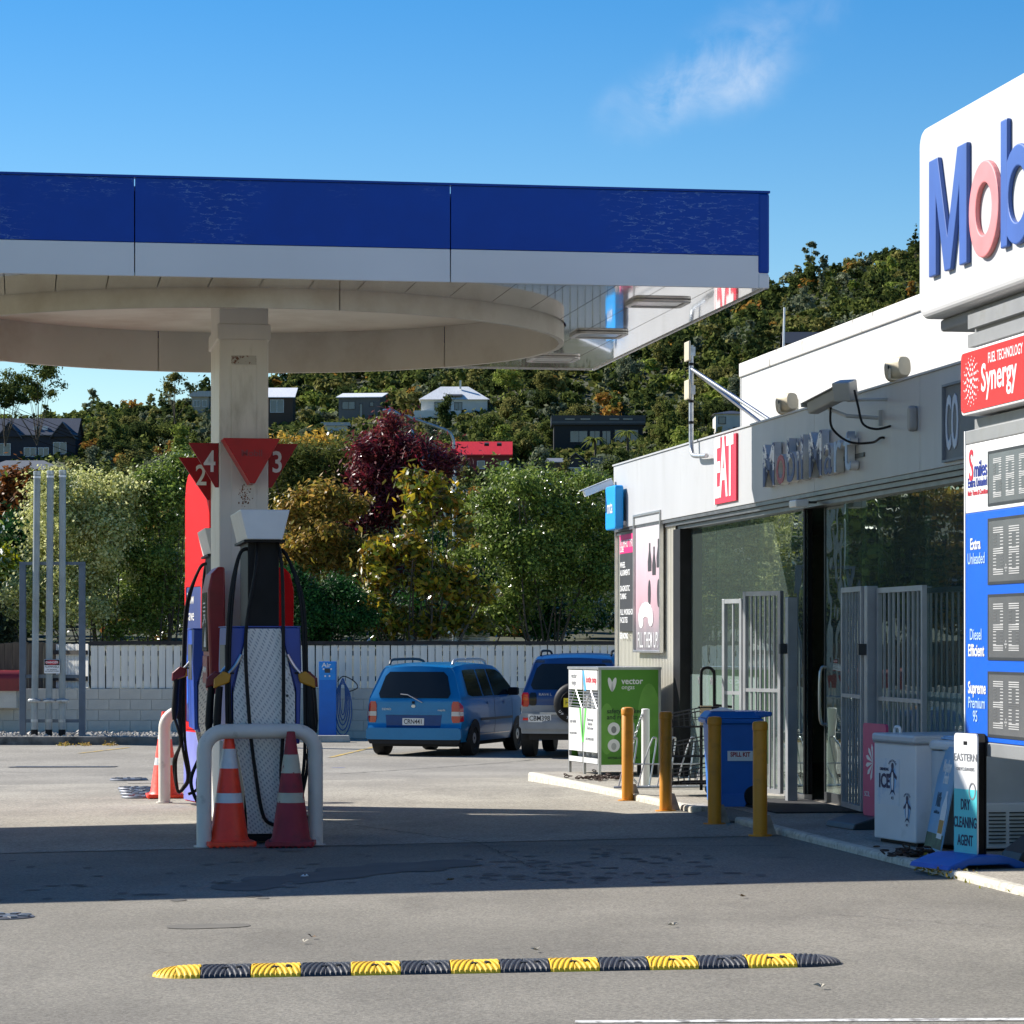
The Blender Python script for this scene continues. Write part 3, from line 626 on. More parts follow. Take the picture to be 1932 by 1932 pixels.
# tall red fin on the left side of the rear pump
fa, fb = Vector((1.838, 29.9)), Vector((1.647, 30.9)); fl_ = (fb-fa).length
fin = thing('red_fin', 'tall glossy red fin with blue poster, left behind the column', 'fuel fin', site(fa.x, fa.y), YAW+math.atan2(fa.x-fb.x, fb.y-fa.y))
fp = [(0, 0), (fl_, 0), (fl_, 3.12), (fl_-.04, 3.27), (fl_-.12, 3.36), (fl_-.3, 3.42), (0, 3.5)]
MB().prism(fp, 0, .06, 'x').build('panel', red, fin, bevel=.012)
MB().ring2(rrect(.25, .75, .98, 2.28, .02, 1), rrect(.3, .82, .93, 2.21, .02, 1), -.012, -.001, 'x').build('poster_frame', red, fin)
MB().box(-.006, .305, .825, -.002, .925, 2.205).build('poster', mat('navy poster', srgb(34, 52, 120), .3, var=.3, scale=1.5), fin)
MB().prism([(.4, 1.2), (.9, 1.0), (.9, 1.5), (.65, 1.62)], -.009, -.0065, 'x').build('poster_shape', blue_sign, fin)
text('lettering', 'Low\nSave', .17, (-.008, .9, 2.0), white_num, fin, 1, rot=(pi/2, 0, -pi/2), align='LEFT')
MB().box(-.03, .28, .02, -.004, .95, .72).build('lower_panel', lilac, fin)

# guard hoops and traffic cones
guard_m = mat('white guard paint', (.66, .62, .55, 1), .5, var=.08, scale=4, dirt=(.3, .27, .22, 1), dscale=7, dth=(.6, .8))
def hoop(label, lx, ly, hw, h):
    t = thing('guard_hoop', label, 'guard rail', site(lx, ly), YAW, 'white steel guard hoops at the island ends'); r_ = .17; g = base_z(*site(lx, ly).xy)
    pts = [(-hw, 0, g-.03), (-hw, 0, h-r_-.06)]+[(-hw+r_-r_*cos(a), 0, h-.06-r_+r_*sin(a)) for a in [R(9*k) for k in range(11)]]+[(hw-r_+r_*sin(a), 0, h-.06-r_+r_*cos(a)) for a in [R(9*k) for k in range(11)]]+[(hw, 0, g-.03)]
    MB().tube(pts, .062, 18).build('bar', guard_m, t, smooth=True)
    for s_ in (-1, 1): MB().lathe([(.085, g), (.085, g+.012)], 18, c=(s_*hw, 0, 0)).build('foot_plate', guard_m, t)
    return t
hoop('white guard hoop in front of the near pump', 1.905, 24.28, .455, .975)
hoop('white guard hoop at the far end of the island', 1.905, 31.2, .455, .975)
cone_o = mat('bright orange cone', srgb(255, 66, 32), .45, var=.1, scale=7, bump=.1, dirt=srgb(190, 50, 34), dscale=5, dth=(.5, .8))
cone_f = mat('faded red cone', srgb(150, 40, 50), .65, var=.2, scale=6, dirt=(.06, .025, .03, 1), dscale=5, dth=(.5, .75), bump=.2)
refl = mat('reflective band', (.62, .63, .63, 1), .35, var=.1, scale=9)
refl_d = mat('peeling band', (.5, .47, .36, 1), .6, var=.15, dirt=srgb(140, 40, 48), dscale=6, dth=(.55, .6))
def cone(label, p, m, bm_, rz, tip):
    t = thing('traffic_cone', label, 'traffic cone', p, rz, 'traffic cones at the fuel island')
    H = .935; rad = lambda z: .155-(.155-.033)*(z-.05)/(H-.05)
    b = MB(); o = rrect(-.2, -.2, .2, .2, .035, 3); b.prism(o, .012, .05, 'z')
    for i in range(8): a = (i-3.5)*.05; b.box(a-.012, -.19, 0, a+.012, .19, .013)
    b.build('base', m, t, bevel=.006)
    def seg(z0, z1, grow_, mm, name): MB().lathe([(rad(z0)+grow_, z0), (rad(z1)+grow_, z1)], 28).build(name, mm, t, smooth=True)
    MB().lathe([(rad(.05)+.02, .05), (rad(.08)+.004, .08), (rad(H), H), (rad(H)-.012, H+.003), (rad(H)-.014, H-.05)], 28).build('body', m, t, smooth=30)
    seg(.36, .44, .003, bm_, 'reflective_band'); seg(.64, .80, .003, bm_, 'reflective_band') if tip else seg(.60, .75, .003, bm_, 'reflective_band')
    return t
p = gnd(432, 1597); cone('bright orange traffic cone at the left of the near guard hoop', p, cone_o, refl, YAW+.1, True)
p = gnd(549, 1597); cone('faded dull red traffic cone at the right of the near guard hoop', p, cone_f, refl_d, YAW-.15, False)
p = gnd(311, 1506); cone('orange traffic cone behind the far guard hoop', p, cone_o, refl, YAW, True)
# ================================================================== the shop
FR = YAW-pi/2
shop = thing('shop_building', 'low white shop with long glass front and deep fascia', 'building', site(FAC, LYC), FR)
S_END = 27.0
Z0, Z1 = 3.09, 3.90
fasm = mat('silver grey fascia sheet', (.44, .445, .45, 1), .45, var=.05, scale=.7, dirt=(.36, .36, .35, 1), dscale=1.3, dth=(.55, .85), stretch=(3, 3, .7))
fj = [0, sx(1356), sx(1542), sx(1742), 19.5, 23.2, S_END]
for a, b in zip(fj, fj[1:]): MB().box(a+.003, -.03, Z0, b-.003, .05, Z1).build('fascia_panel', fasm, shop, bevel=.004)
MB().box(0, .05, Z0+.01, S_END, .3, Z1-.02).build('fascia_core', dark_metal, shop)
MB().box(-.01, -.045, Z1+.001, S_END, .35, Z1+.02).build('cap_flashing', fasm, shop)
trk = mat('grimy aluminium track', (.16, .16, .165, 1), .4, metal=.6, var=.2)
MB().box(0, -.02, Z0-.04, S_END, .2, Z0-.004).build('head_track', trk, shop); MB().box(0, .01, Z0-.085, S_END, .2, Z0-.045).build('head_track', trk, shop); MB().box(sx(1270), .05, Z0-.13, S_END, .2, Z0-.09).build('head_track', trk, shop)
clad = mat('cream ribbed cladding', (.55, .53, .45, 1), .6, var=.07, scale=1.5, dirt=(.4, .37, .3, 1), dscale=1.5, dth=(.55, .9))
e = MB(); s1 = sx(1270); n = int(s1/.085); vs = []
for i in range(n*4+1):
    x = s1*i/(n*4); y = .03 if (i % 4) in (0, 1) else .052; vs += [(x, y, PATH_Z), (x, y, Z0-.05)]
e.add(vs, [(2*i, 2*i+2, 2*i+3, 2*i+1) for i in range(n*4)]); e.build('cladding', clad, shop, fix=False)
MB().box(-.03, -.01, PATH_Z, .0, .3, Z0+.5).build('corner_trim', alum, shop)
MB().box(s1+.003, .0, PATH_Z, sx(1283), .2, Z0-.13).build('door_jamb', black, shop)
# shell of the building
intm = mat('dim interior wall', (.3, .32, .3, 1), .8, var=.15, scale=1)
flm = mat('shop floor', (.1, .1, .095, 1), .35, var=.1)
MB().box(.02, .3, PATH_Z, .2, 9, Z1).build('end_wall', white, shop)
MB().box(S_END-.2, .3, PATH_Z, S_END, 9, Z1).build('end_wall', white, shop)
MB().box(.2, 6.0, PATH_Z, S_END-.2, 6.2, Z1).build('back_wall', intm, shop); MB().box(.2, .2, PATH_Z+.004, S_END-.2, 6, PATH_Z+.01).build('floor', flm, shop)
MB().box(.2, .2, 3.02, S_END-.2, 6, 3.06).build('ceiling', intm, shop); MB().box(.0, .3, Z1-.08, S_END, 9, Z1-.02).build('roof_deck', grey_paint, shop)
# upper parapet set back behind the fascia
PLX = FAC+1.0; ps = LYC-plane(1398.4, PLX)[0]; pz = EYE+(HY-686)*plane(1398.4, PLX)[1]/FPX
par_m = mat('weathered white parapet', (.62, .61, .57, 1), .6, var=.04, scale=.6, dirt=(.5, .48, .43, 1), dscale=.8, dth=(.5, .8), stretch=(1.5, 1.5, .5))
def streak():
    m = mat('streaked capping', (.6, .58, .53, 1), .6, var=.05, dirt=(.12, .09, .05, 1), dscale=3.2, dth=(.6, .68), stretch=(3.2, 1, .9)); return m
pj = [ps+i*1.35 for i in range(14)]
for a, b in zip(pj, pj[1:]): MB().box(a+.003, 1.0, Z1-.2, b-.003, 1.15, pz-.17).build('parapet_panel', par_m, shop)
MB().box(ps-.015, .975, pz-.165, pj[-1], 1.2, pz).build('parapet_cap', streak(), shop, bevel=.01)
MB().box(ps-.01, .99, Z1-.2, ps+.01, 4.5, pz-.17).build('parapet_return', par_m, shop)
def sxg(x): return LYC-plane(x, FAC+.13)[0]
# glazing
gl = glass('shop glass', (.42, .56, .51, 1), frost=.13); gl2 = glass('frosted film', (.4, .55, .5, 1), frost=.5)
xb = [1283, 1352, 1432, 1523]; GY = .13; ZG = Z0-.13
def pane(a, b, y=GY, z0=PATH_Z+.06, z1=ZG, name='glass_pane', m=gl): return MB().box(a+.004, y, z0, b-.004, y+.01, z1).build(name, m, shop)
for a, b in zip(xb, xb[1:]): pane(sxg(a), sxg(b))
MB().box(sxg(1283), GY-.03, PATH_Z, sxg(1523), GY+.05, PATH_Z+.055).build('sill', alum, shop)
pane(sxg(1283)+.02, sxg(1352)-.01, GY-.006, PATH_Z+.06, 1.27, 'frosted_film', gl2); pane(sxg(1352)+.01, sxg(1432)-.01, GY-.006, PATH_Z+.06, 1.27, 'frosted_film', gl2)
for xx in (1300, 1322, 1345): text('film_lettering', 'Mobil', .13, (sxg(xx), GY-.009, 1.2), ink_grey, shop, .7)
MB().box(sxg(1519), GY-.02, PATH_Z, sxg(1519)+.05, GY+.06, ZG).build('door_post', black, shop)
da, db_ = sxg(1541), sxg(1592)
pane(da, db_, GY+.09, PATH_Z+.1, ZG, 'sliding_door'); MB().box(da, GY+.08, PATH_Z+.01, db_, GY+.12, PATH_Z+.1).build('door_rail', dark_metal, shop); MB().box(da-.02, GY+.08, PATH_Z+.01, da, GY+.12, ZG).build('door_stile', dark_metal, shop)
MB().tube(spline([(da+.35, GY+.0, .85), (da+.35, GY-.06, .9), (da+.35, GY-.06, 1.35), (da+.35, GY+.0, 1.4)], 4), .014, 8).build('door_handle', steel, shop, smooth=True)
xr = [1592, 1625, 1655, 1745, 1822]
ss = [sxg(x) for x in xr]+[19.5, 21.5, 23.5, 25.5, S_END-.2]
for a, b in zip(ss, ss[1:]): pane(a, b)
MB().box(sxg(1592), GY-.03, PATH_Z, S_END-.2, GY+.05, PATH_Z+.055).build('sill', alum, shop)
pane(sxg(1655)+.01, sxg(1745)-.01, GY-.006, .35, 1.22, 'frosted_film', gl2); pane(sxg(1745)+.01, sxg(1822)-.01, GY-.006, .35, 1.22, 'frosted_film', gl2)
MB().box(sxg(1519)+.06, -.75, PATH_Z+.002, sxg(1640), .1, PATH_Z+.014).build('door_mat', mat('black door mat', (.02, .02, .022, 1), .95, var=.4, scale=30), shop)
# things inside, dim behind the glass
def rack(label, s_, y, L_, h, goods, wire):
    t = thing('display_shelf', label, 'shelf', site(FAC+y, LYC-s_, PATH_Z+.01), FR, 'display shelves inside the shop')
    for z in [.12+i*(h-.12)/4 for i in range(5)]: MB().box(0, 0, z, L_, .45, z+.025).build('shelf', dark_metal, t)
    for a in (0, L_-.03): MB().box(a, .2, 0, a+.03, .25, h+.1).build('upright', steel, t)
    if wire:
        wmb = MB()
        for i in range(int(L_/.06)): wmb.box(i*.06, -.012, .1, i*.06+.006, -.006, h*.62)
        for i in range(8): wmb.box(0, -.014, .1+i*.09, L_, -.008, .106+i*.09)
        wmb.build('wire_front', steel, t)
    rr = random.Random(int(s_*10))
    for z in [.145+i*(h-.12)/4 for i in range(4)]:
        x = .03
        while x < L_-.15:
            wd = rr.uniform(.1, .22); MB().box(x, rr.uniform(.02, .06), z, x+wd-.01, .4, z+rr.uniform(.12, .24)).build('product_box', rr.choice(goods), t); x += wd
    return t
goods = [mat('goods %d' % i, srgb(*c_), .5) for i, c_ in enumerate(((190, 180, 150), (30, 90, 60), (150, 40, 40), (40, 70, 140), (210, 200, 190), (60, 55, 50)))]
rack('wire fronted display shelf seen through the open door', sx(1524), 1.1, 1.6, 1.5, goods, True)
rack('display shelf behind the glass left of the door', sx(1400), 1.6, 2.0, 1.4, goods, False)
rack('display shelf behind the glass right of the door', sx(1700), 1.5, 2.2, 1.5, goods, False)

def fthing(name, label, cat, s_, z, y=-.03, group=None): return thing(name, label, cat, site(FAC+y, LYC-s_, z), FR, group)
# EAT sign
za, zb = sz(1357, 829), sz(1357, 952); s0, s2 = sx(1357), sx(1398)
t = fthing('eat_sign', 'white and red EAT sign panel on the fascia', 'sign', s0, 0); WD = s2-s0
MB().box(0, -.025, za, WD, -.002, zb).build('panel', mat('sign red', srgb(214, 40, 66), .5, var=.05), t)
text('lettering', 'EAT', (za-zb)*1.28, (WD*.47, -.028, (za+zb)/2), white_clean, t, WD/((za-zb)*1.28)/1.86*.98, bold=.022, ext=.002, spacing=.86)
MB().box(-.004, -.027, zb-.004, .03, -.0, za).build('edge', white_clean, t)
# channel letters
def peel(name, base, other, th):
    return mat(name, base, .5, var=.1, dirt=other, dscale=2.6, dth=(th, th+.012), scale=9)
pb = peel('peeling blue face', srgb(18, 34, 104), (.82, .82, .82, 1), .5); pr_ = peel('peeling red face', srgb(150, 24, 34), (.6, .5, .5, 1), .62); pl = mat('pale blue face', srgb(150, 178, 214), .5, var=.1)
cl = fthing('channel_letters', 'weathered blue, red and white channel letters on the fascia', 'sign', sx(1460), 0)
z_b, z_t = sz(1460, 919), sz(1460, 836); H = z_t-z_b; L_ = sx(1632)-sx(1460)
adv = [('M', 0, pb), ('o', .155, pr_), ('b', .268, pb), ('i', .372, pb), ('l', .412, pb), ('M', .48, pb), ('a', .64, pb), ('r', .755, pl), ('t', .86, pl)]
shell = mat('letter shell', (.74, .73, .7, 1), .5, var=.15, scale=8)
xc = 0; lets = []
for ch, u_, fm in adv:
    o = text('letter', ch, H*1.38, (0, -.045, z_b), shell, cl, 1, bold=.006, ext=.035, align='LEFT', mid=False)
    f = text('letter_face', ch, H*1.38, (0, -.084, z_b), fm, cl, 1, bold=.003, ext=.002, align='LEFT', mid=False)
    xs_ = [v.co.x for v in o.data.vertices]; x0, x1 = min(xs_), max(xs_)
    if ch == 'M' and xc > 0: xc += .13
    lets.append((o, f, xc-x0)); xc += x1-x0+.06
for o, f, x in lets:
    k = L_/xc; o.scale.x = f.scale.x = k; o.location.x = f.location.x = x*k
MB().box(-.05, -.012, z_b+.1, L_+.1, -.001, z_b+.14).build('mount_rail', dark_metal, cl)
# big CCTV camera on an arm
cm = mat('camera grey beige', srgb(168, 170, 166), .45, var=.08)
p_s = sx(1672); cz = sz(1650, 775)
cc = fthing('security_camera', 'large grey security camera on an arm above the lettering', 'camera', p_s, cz)
Mh = Matrix.Translation((-.48, -.36, .1)) @ Matrix.Rotation(R(18), 4, 'Z') @ Matrix.Rotation(R(-12), 4, 'Y')
MB().prism(rrect(-.06, -.055, .06, .055, .015, 2), -.27, .27, 'x', M=Mh).build('housing', cm, cc, bevel=.006)
MB().box(-.33, -.075, .057, .28, .075, .067, M=Mh).build('sun_shield', cm, cc, bevel=.003)
MB().box(-.345, -.076, .03, -.325, .076, .066, M=Mh).build('hood_lip', cm, cc)
Mi = Matrix.Translation((-.16, -.30, .16)) @ Matrix.Rotation(R(-40), 4, 'Z') @ Matrix.Rotation(R(14), 4, 'Y')
MB().box(-.09, -.085, -.085, .09, .085, .085, M=Mi).build('infrared_lamp', cm, cc, bevel=.012); MB().box(-.1, -.07, -.07, -.09, .07, .07, M=Mi).build('lamp_window', black, cc)
MB().tube([(-.5, -.35, .02), (-.1, -.3, -.07), (-.05, 0, -.09)], .018, 8).build('arm', cm, cc, smooth=True); MB().tube([(-.15, -.28, .07), (.08, -.18, .06), (.12, 0, .06)], .014, 8).build('arm', cm, cc, smooth=True)
MB().box(-.08, -.03, -.16, -.03, 0, -.02).build('wall_plate', cm, cc)
for pts in ([(-.42, -.36, .03), (-.45, -.34, -.15), (-.38, -.2, -.28), (-.15, -.06, -.3), (.03, -.03, -.27), (.05, 0, -.27)], [(0, -.26, .15), (.05, -.24, 0), (.06, -.2, -.15), (.12, -.1, -.2), (.24, 0, -.18)]): MB().tube(spline(pts, 6), .011, 7).build('cable', rubber, cc, smooth=True)
# horn speakers on the fascia top
def horn(label, x):
    t = fthing('horn_speaker', label, 'speaker', sx(x), Z1+.02, -.01, 'beige horn speakers on the fascia'); mbx = MB(); vs = []
    n = 20
    for k_, (xx, rx, rz) in enumerate(((-.115, .07, .085), (-.112, .086, .1), (-.09, .088, .1), (.06, .075, .092), (.1, .06, .08), (.105, .04, .05))):
        for i in range(n):
            a = 2*pi*i/n; ca, sa = cos(a), sin(a); f = (abs(ca)**3+abs(sa)**3)**(-1/3); vs.append((xx, rx*f*ca, .105+rz*f*sa))
    mbx.add(vs, [(j*n+i, j*n+(i+1) % n, (j+1)*n+(i+1) % n, (j+1)*n+i) for j in range(5) for i in range(n)]+[tuple(range(n)), tuple(5*n+i for i in range(n))])
    o = mbx.build('horn', beige, t, smooth=45); o.rotation_euler = (0, R(-8), R(12))
    MB().box(-.03, -.1, 0, .01, -.085, .1).box(-.03, -.1, 0, .01, .1, .012).build('bracket', beige, t); MB().cyl((-.01, -.104, .11), (-.01, -.098, .11), .016).build('bolt', black, t)
    return t
horn('beige horn speaker on the fascia left of the security camera', 1490); horn('beige horn speaker on the fascia right of the security camera', 1700)
t = fthing('alarm_box', 'small beige rounded alarm box right of the security camera', 'alarm', sx(1735), sz(1735, 790))
MB().prism(rrect(-.05, -.11, .05, .11, .04, 4), -.07, 0).build('cover', mat('alarm beige', srgb(150, 150, 148), .5), t, bevel=.02)
t = fthing('junction_box', 'small beige box standing on the fascia by the parapet corner', 'box', sx(1432), Z1+.02, .35); MB().box(-.05, 0, 0, .09, .05, .24).build('case', beige, t, bevel=.006); MB().box(-.14, 0, .1, -.06, .05, .2).build('blue_light', blue_pump, t, bevel=.01)
# recessed sign whose first letters show beside the pylon
t = fthing('recessed_sign', 'dark recessed fascia sign with pale letters beside the pylon', 'sign', sx(1790), sz(1790, 800), -.032)
MB().ring2([(0, -.32), (1.6, -.32), (1.6, .32), (0, .32)], [(.02, -.3), (1.58, -.3), (1.58, .3), (.02, .3)], -.03, 0).build('frame', grey_paint, t)
MB().box(.02, -.008, -.3, 1.58, -.002, .3).build('back_panel', mat('recess grey', srgb(90, 98, 108), .5), t)
text('lettering', 'CO', .62, (.05, -.012, -.21), mat('pale letter', srgb(196, 208, 222), .5), t, .36, bold=.01, align='LEFT', mid=False, ext=.003)
# wall signs on the cladding
def tbox(t, x0, z0, x1, z1, m, y0=-.03, y1=-.002, name='panel', bev=.004): return MB().box(x0, y0, z0, x1, y1, z1).build(name, m, t, bevel=bev)
s_a = sx(1168); t = fthing('projecting_sign', 'bright blue rounded sign at the far corner of the fascia', 'sign', s_a, 0, -.06); z_a, z_b2 = sz(1175, 918), sz(1175, 1000); wd = sx(1187)-s_a
MB().prism(rrect(0, z_b2, wd, z_a, .05, 4), -.12, -.01).build('panel', mat('cyan blue', srgb(0, 150, 226), .4, var=.04), t, bevel=.015)
text('lettering', 'mta', .24, (wd/2, -.125, z_b2+.28), white_clean, t, .95, bold=.002)
MB().box(.02, -.01, z_b2+.05, wd-.02, .04, z_b2+.1).build('bracket', alum, t)
s_b = sx(1169); t = fthing('service_sign', 'black and magenta tyre service sign on the ribbed cladding', 'sign', s_b, 0, .03); wd = sx(1198)-s_b; zt = sz(1169, 1010); zm = sz(1169, 1046); zb2 = sz(1169, 1192)
blk_s = mat('sign black', (.035, .035, .037, 1), .5); mag = mat('sign magenta', srgb(212, 28, 110), .5, var=.04)
tbox(t, 0, zb2, wd, zm, blk_s); tbox(t, 0, zm+.002, wd, zt, mag, name='header')
text('lettering', 'KUMHO TYRE', .14, (wd*.5, -.033, zm+.12), white_clean, t, wd/1.05)
text('lettering', 'LUBE\n\nWHEEL\nALIGNMENTS\n\nDIAGNOSTIC\nTUNING\n\nFULL WORKSHOP\nFACILITIES\n\nSERVICING', .10, (.05, -.033, (zm+zb2)/2), white_clean, t, wd/.95, align='LEFT', bold=.002)
s_c = sx(1201); t = fthing('framed_poster', 'tall framed pink and grey drinks poster on the cladding', 'poster', s_c, 0, .0); wd = sx(1252)-s_c; zt, zb2 = sz(1201, 972), sz(1201, 1231)
fr = MB(); fr.ring2([(0, zb2), (wd, zb2), (wd, zt), (0, zt)], [(.03, zb2+.03), (wd-.03, zb2+.03), (wd-.03, zt-.03), (.03, zt-.03)], -.05, -.0); fr.build('frame', alum, t, bevel=.004)
def post_mat():
    m = mat('poster print', (.6, .55, .55, 1), .35, var=.05); tt = m.node_tree; Lk = tt.links; b = tt.nodes['Principled BSDF']; co = tt.nodes.new('ShaderNodeTexCoord'); spx = tt.nodes.new('ShaderNodeSeparateXYZ'); Lk.new(co.outputs['Object'], spx.inputs[0])
    r_ = tt.nodes.new('ShaderNodeMapRange'); r_.inputs['From Min'].default_value = zb2; r_.inputs['From Max'].default_value = zt; Lk.new(spx.outputs['Z'], r_.inputs['Value'])
    nn = tt.nodes.new('ShaderNodeTexNoise'); nn.inputs['Scale'].default_value = 2.2; nn.inputs['Detail'].default_value = 3; Lk.new(co.outputs['Object'], nn.inputs['Vector']); ad = tt.nodes.new('ShaderNodeMath'); ad.operation = 'MULTIPLY_ADD'; ad.inputs[1].default_value = .35; Lk.new(nn.outputs['Fac'], ad.inputs[0]); Lk.new(r_.outputs[0], ad.inputs[2])
    cr = tt.nodes.new('ShaderNodeValToRGB'); e_ = cr.color_ramp.elements; e_[0].color = (.16, .15, .16, 1); e_[0].position = .15; e_[1].color = (.62, .56, .58, 1); e_[1].position = 1
    for pq, cq in ((.33, (.3, .26, .28, 1)), (.5, (.55, .36, .4, 1)), (.75, (.62, .45, .5, 1))): q = e_.new(pq); q.color = cq
    Lk.new(ad.outputs[0], cr.inputs[0]); Lk.new(cr.outputs[0], b.inputs['Base Color']); return m
MB().box(.03, -.02, zb2+.03, wd-.03, -.01, zt-.03).build('print', post_mat(), t)
ht = zt-zb2; gm = MB()
def bottle(mbx, cx, cz, w_, h_): mbx.prism([(cx-w_, cz), (cx+w_, cz), (cx+w_*1.1, cz+h_*.35), (cx+w_*.8, cz+h_*.5), (cx+w_*.35, cz+h_*.75), (cx+w_*.35, cz+h_), (cx-w_*.35, cz+h_), (cx-w_*.35, cz+h_*.75), (cx-w_*.8, cz+h_*.5), (cx-w_*1.1, cz+h_*.35)], -.024, -.021)
for bx, bz in ((.56, .58), (.72, .55), (.88, .6)): bottle(gm, wd*bx, zb2+ht*bz, wd*.06, ht*.2)
for bx in (.55, .88): gm.prism(ell(wd*bx, zb2+ht*.42, wd*.05, ht*.1, 12), -.024, -.021)
gm.build('bottle_print', mat('bottle dark', (.05, .045, .05, 1), .4), t)
hm = MB()
for k_ in range(9): a = R(200-k_*26); hm.prism(ell(wd*.42+wd*.19*cos(a), zb2+ht*.25+ht*.06*sin(a), wd*.09, ht*.055, 12), -.0242-.0004*k_, -.0212)
hm.build('fruit_print', mat('fruit white', (.66, .64, .63, 1), .5), t)
text('lettering', 'FILL THEM UP!', .27, (wd/2, -.0245, zb2+ht*.085), white_clean, t, wd/2.5, bold=.001, spacing=1.12)
# far CCTV at the corner
q = at(1150, 912, plane(1162, FAC)[1]-.1); t = thing('security_camera', 'white security camera on a short arm at the far shop corner', 'camera', q, YAW)
Mh = Matrix.Rotation(R(-22), 4, 'Y') @ Matrix.Translation((-.16, 0, 0))
MB().prism(rrect(-.05, -.045, .05, .045, .012, 2), -.2, .2, 'x', M=Mh).build('housing', white_clean, t, bevel=.005); MB().box(-.24, -.06, .047, .2, .06, .056, M=Mh).build('sun_shield', white_clean, t)
MB().tube([(-.05, 0, -.06), (-.02, 0, -.11), (.14, .03, -.12)], .014, 8).build('arm', white_clean, t, smooth=True)
# antenna mast with braces
AX = at(1322, 860, plane(1340, FAC)[1]); my = plane(1345, FAC)[0]; ms = LYC-my
t = fthing('antenna_mast', 'grey pole with two flat antennas and braces above the fascia', 'antenna', ms, 0, -.08)
xo = sx(1322)-ms; zt_ = sz(1322, 652)
MB().tube(spline([(.12, -.02, sz(1350, 860)), (xo+.16, -.03, sz(1335, 858)), (xo+.03, -.03, sz(1325, 850)), (xo, -.03, sz(1322, 830))], 6)+[Vector((xo, -.03, zt_))], .026, 12).build('pole', galv, t, smooth=True)
for yy in (666, 738):
    z = sz(1316, yy); MB().box(xo-.12, -.085, z-.11, xo+.12, -.06, z+.11).build('flat_antenna', beige, t, bevel=.01); MB().box(xo-.03, -.06, z-.05, xo+.04, .01, z+.05).build('clamp', galv, t)
for dx, dy in ((.85, .8), (1.5, .75)): MB().cyl((xo, -.03, zt_-.26), (xo+dx, dy, Z1-.02), .022, n=10).build('brace', steel, t, smooth=True)
for yy in (690, 760, 800): MB().lathe([(.031, 0), (.031, .03)], 12, c=(xo, -.03, sz(1322, yy))).build('strap', black, t)
# roof aerial
q = at(1473, 660, 37.5); t = thing('roof_aerial', 'thin white aerial rod standing behind the parapet', 'aerial', (q.x, q.y, Z1-.02)); top = at(1480, 577, 37.5); MB().cyl((0, 0, 0), (top.x-q.x, 0, top.z-Z1), .02, .012, 8).build('rod', white_clean, t, smooth=True)
# soffit light under the fascia
t = fthing('flood_light', 'small white flood light under the fascia above the door', 'light', sx(1535), Z0-.06, -.14); MB().box(-.1, -.08, -.09, .16, .05, -.02).build('head', white_clean, t, bevel=.012); MB().box(.0, .05, -.05, .05, .16, -.03).build('bracket', dark_metal, t)

# ================================================================== folding security gates
gate_m = mat('grey gate steel', (.36, .375, .39, 1), .4, metal=.35, var=.12)
def gate(label, A, B, h, bars, z0=PATH_Z+.06, mid=.5, fr_=.045):
    A, B = Vector(A), Vector(B); d = B-A; L_ = d.length; t = thing('security_gate', label, 'gate', (A.x, A.y, 0), math.atan2(d.y, d.x), 'steel bar gates folded open at the shop door')
    for x in (0, L_-fr_): MB().box(x, -.022, z0, x+fr_, .022, h).build('stile', gate_m, t, bevel=.003)
    for z in (z0, h-fr_): MB().box(fr_+.001, -.02, z, L_-fr_-.001, .02, z+fr_).build('rail', gate_m, t)
    zm_ = z0+(h-z0)*mid; MB().box(fr_+.001, -.02, zm_, L_-fr_-.001, .02, zm_+.035).build('rail', gate_m, t)
    b0_ = None
    for i in range(bars):
        x = fr_+(L_-2*fr_)*(i+1)/(bars+1)
        if b0_ is None: b0_ = MB().box(-.009, -.009, z0+fr_+.001, .009, .009, h-fr_-.001).build('bar', gate_m, t); o = b0_
        else: o = copy_of(b0_, t)
        o.location.x = x
    return t
def gpost(label, p, h):
    t = thing('gate_post', label, 'post', (p.x, p.y, PATH_Z), YAW, 'grey steel gate posts'); MB().box(-.05, -.05, 0, .05, .05, h-PATH_Z).build('shaft', gate_m, t, bevel=.006); MB().box(-.07, -.07, 0, .07, .07, .012).build('foot_plate', gate_m, t); MB().box(-.12, -.03, 1.45, -.05, .03, 1.55).build('hinge', dark_metal, t)
    return t
P1 = lev(1493, 1513, PATH_Z); P2 = lev(1643, 1545, PATH_Z)
gpost('grey steel gate post left of the door opening', P1, 2.08); gpost('grey steel gate post right of the door opening', P2, 2.14)
gate('barred gate leaf folded open left of the door', (2.34, 29.9), (P1.x-.06, P1.y+.35), 2.15, 6)
gate('narrow barred gate leaf at the far left, by the window', (2.16, 30.3), (2.335, 29.98), 2.08, 1)
gate('barred gate leaf standing out right of the door', (3.04, 27.25), (P2.x-.06, P2.y+.07), 2.14, 5)
e2 = plane(1740, to_site(P2)[0]); pe = site(to_site(P2)[0]+.02, e2[0])
gate('wide barred gate leaf along the window behind the ice freezer', (P2.x+.06, P2.y-.08), (pe.x, pe.y), 2.12, 8)
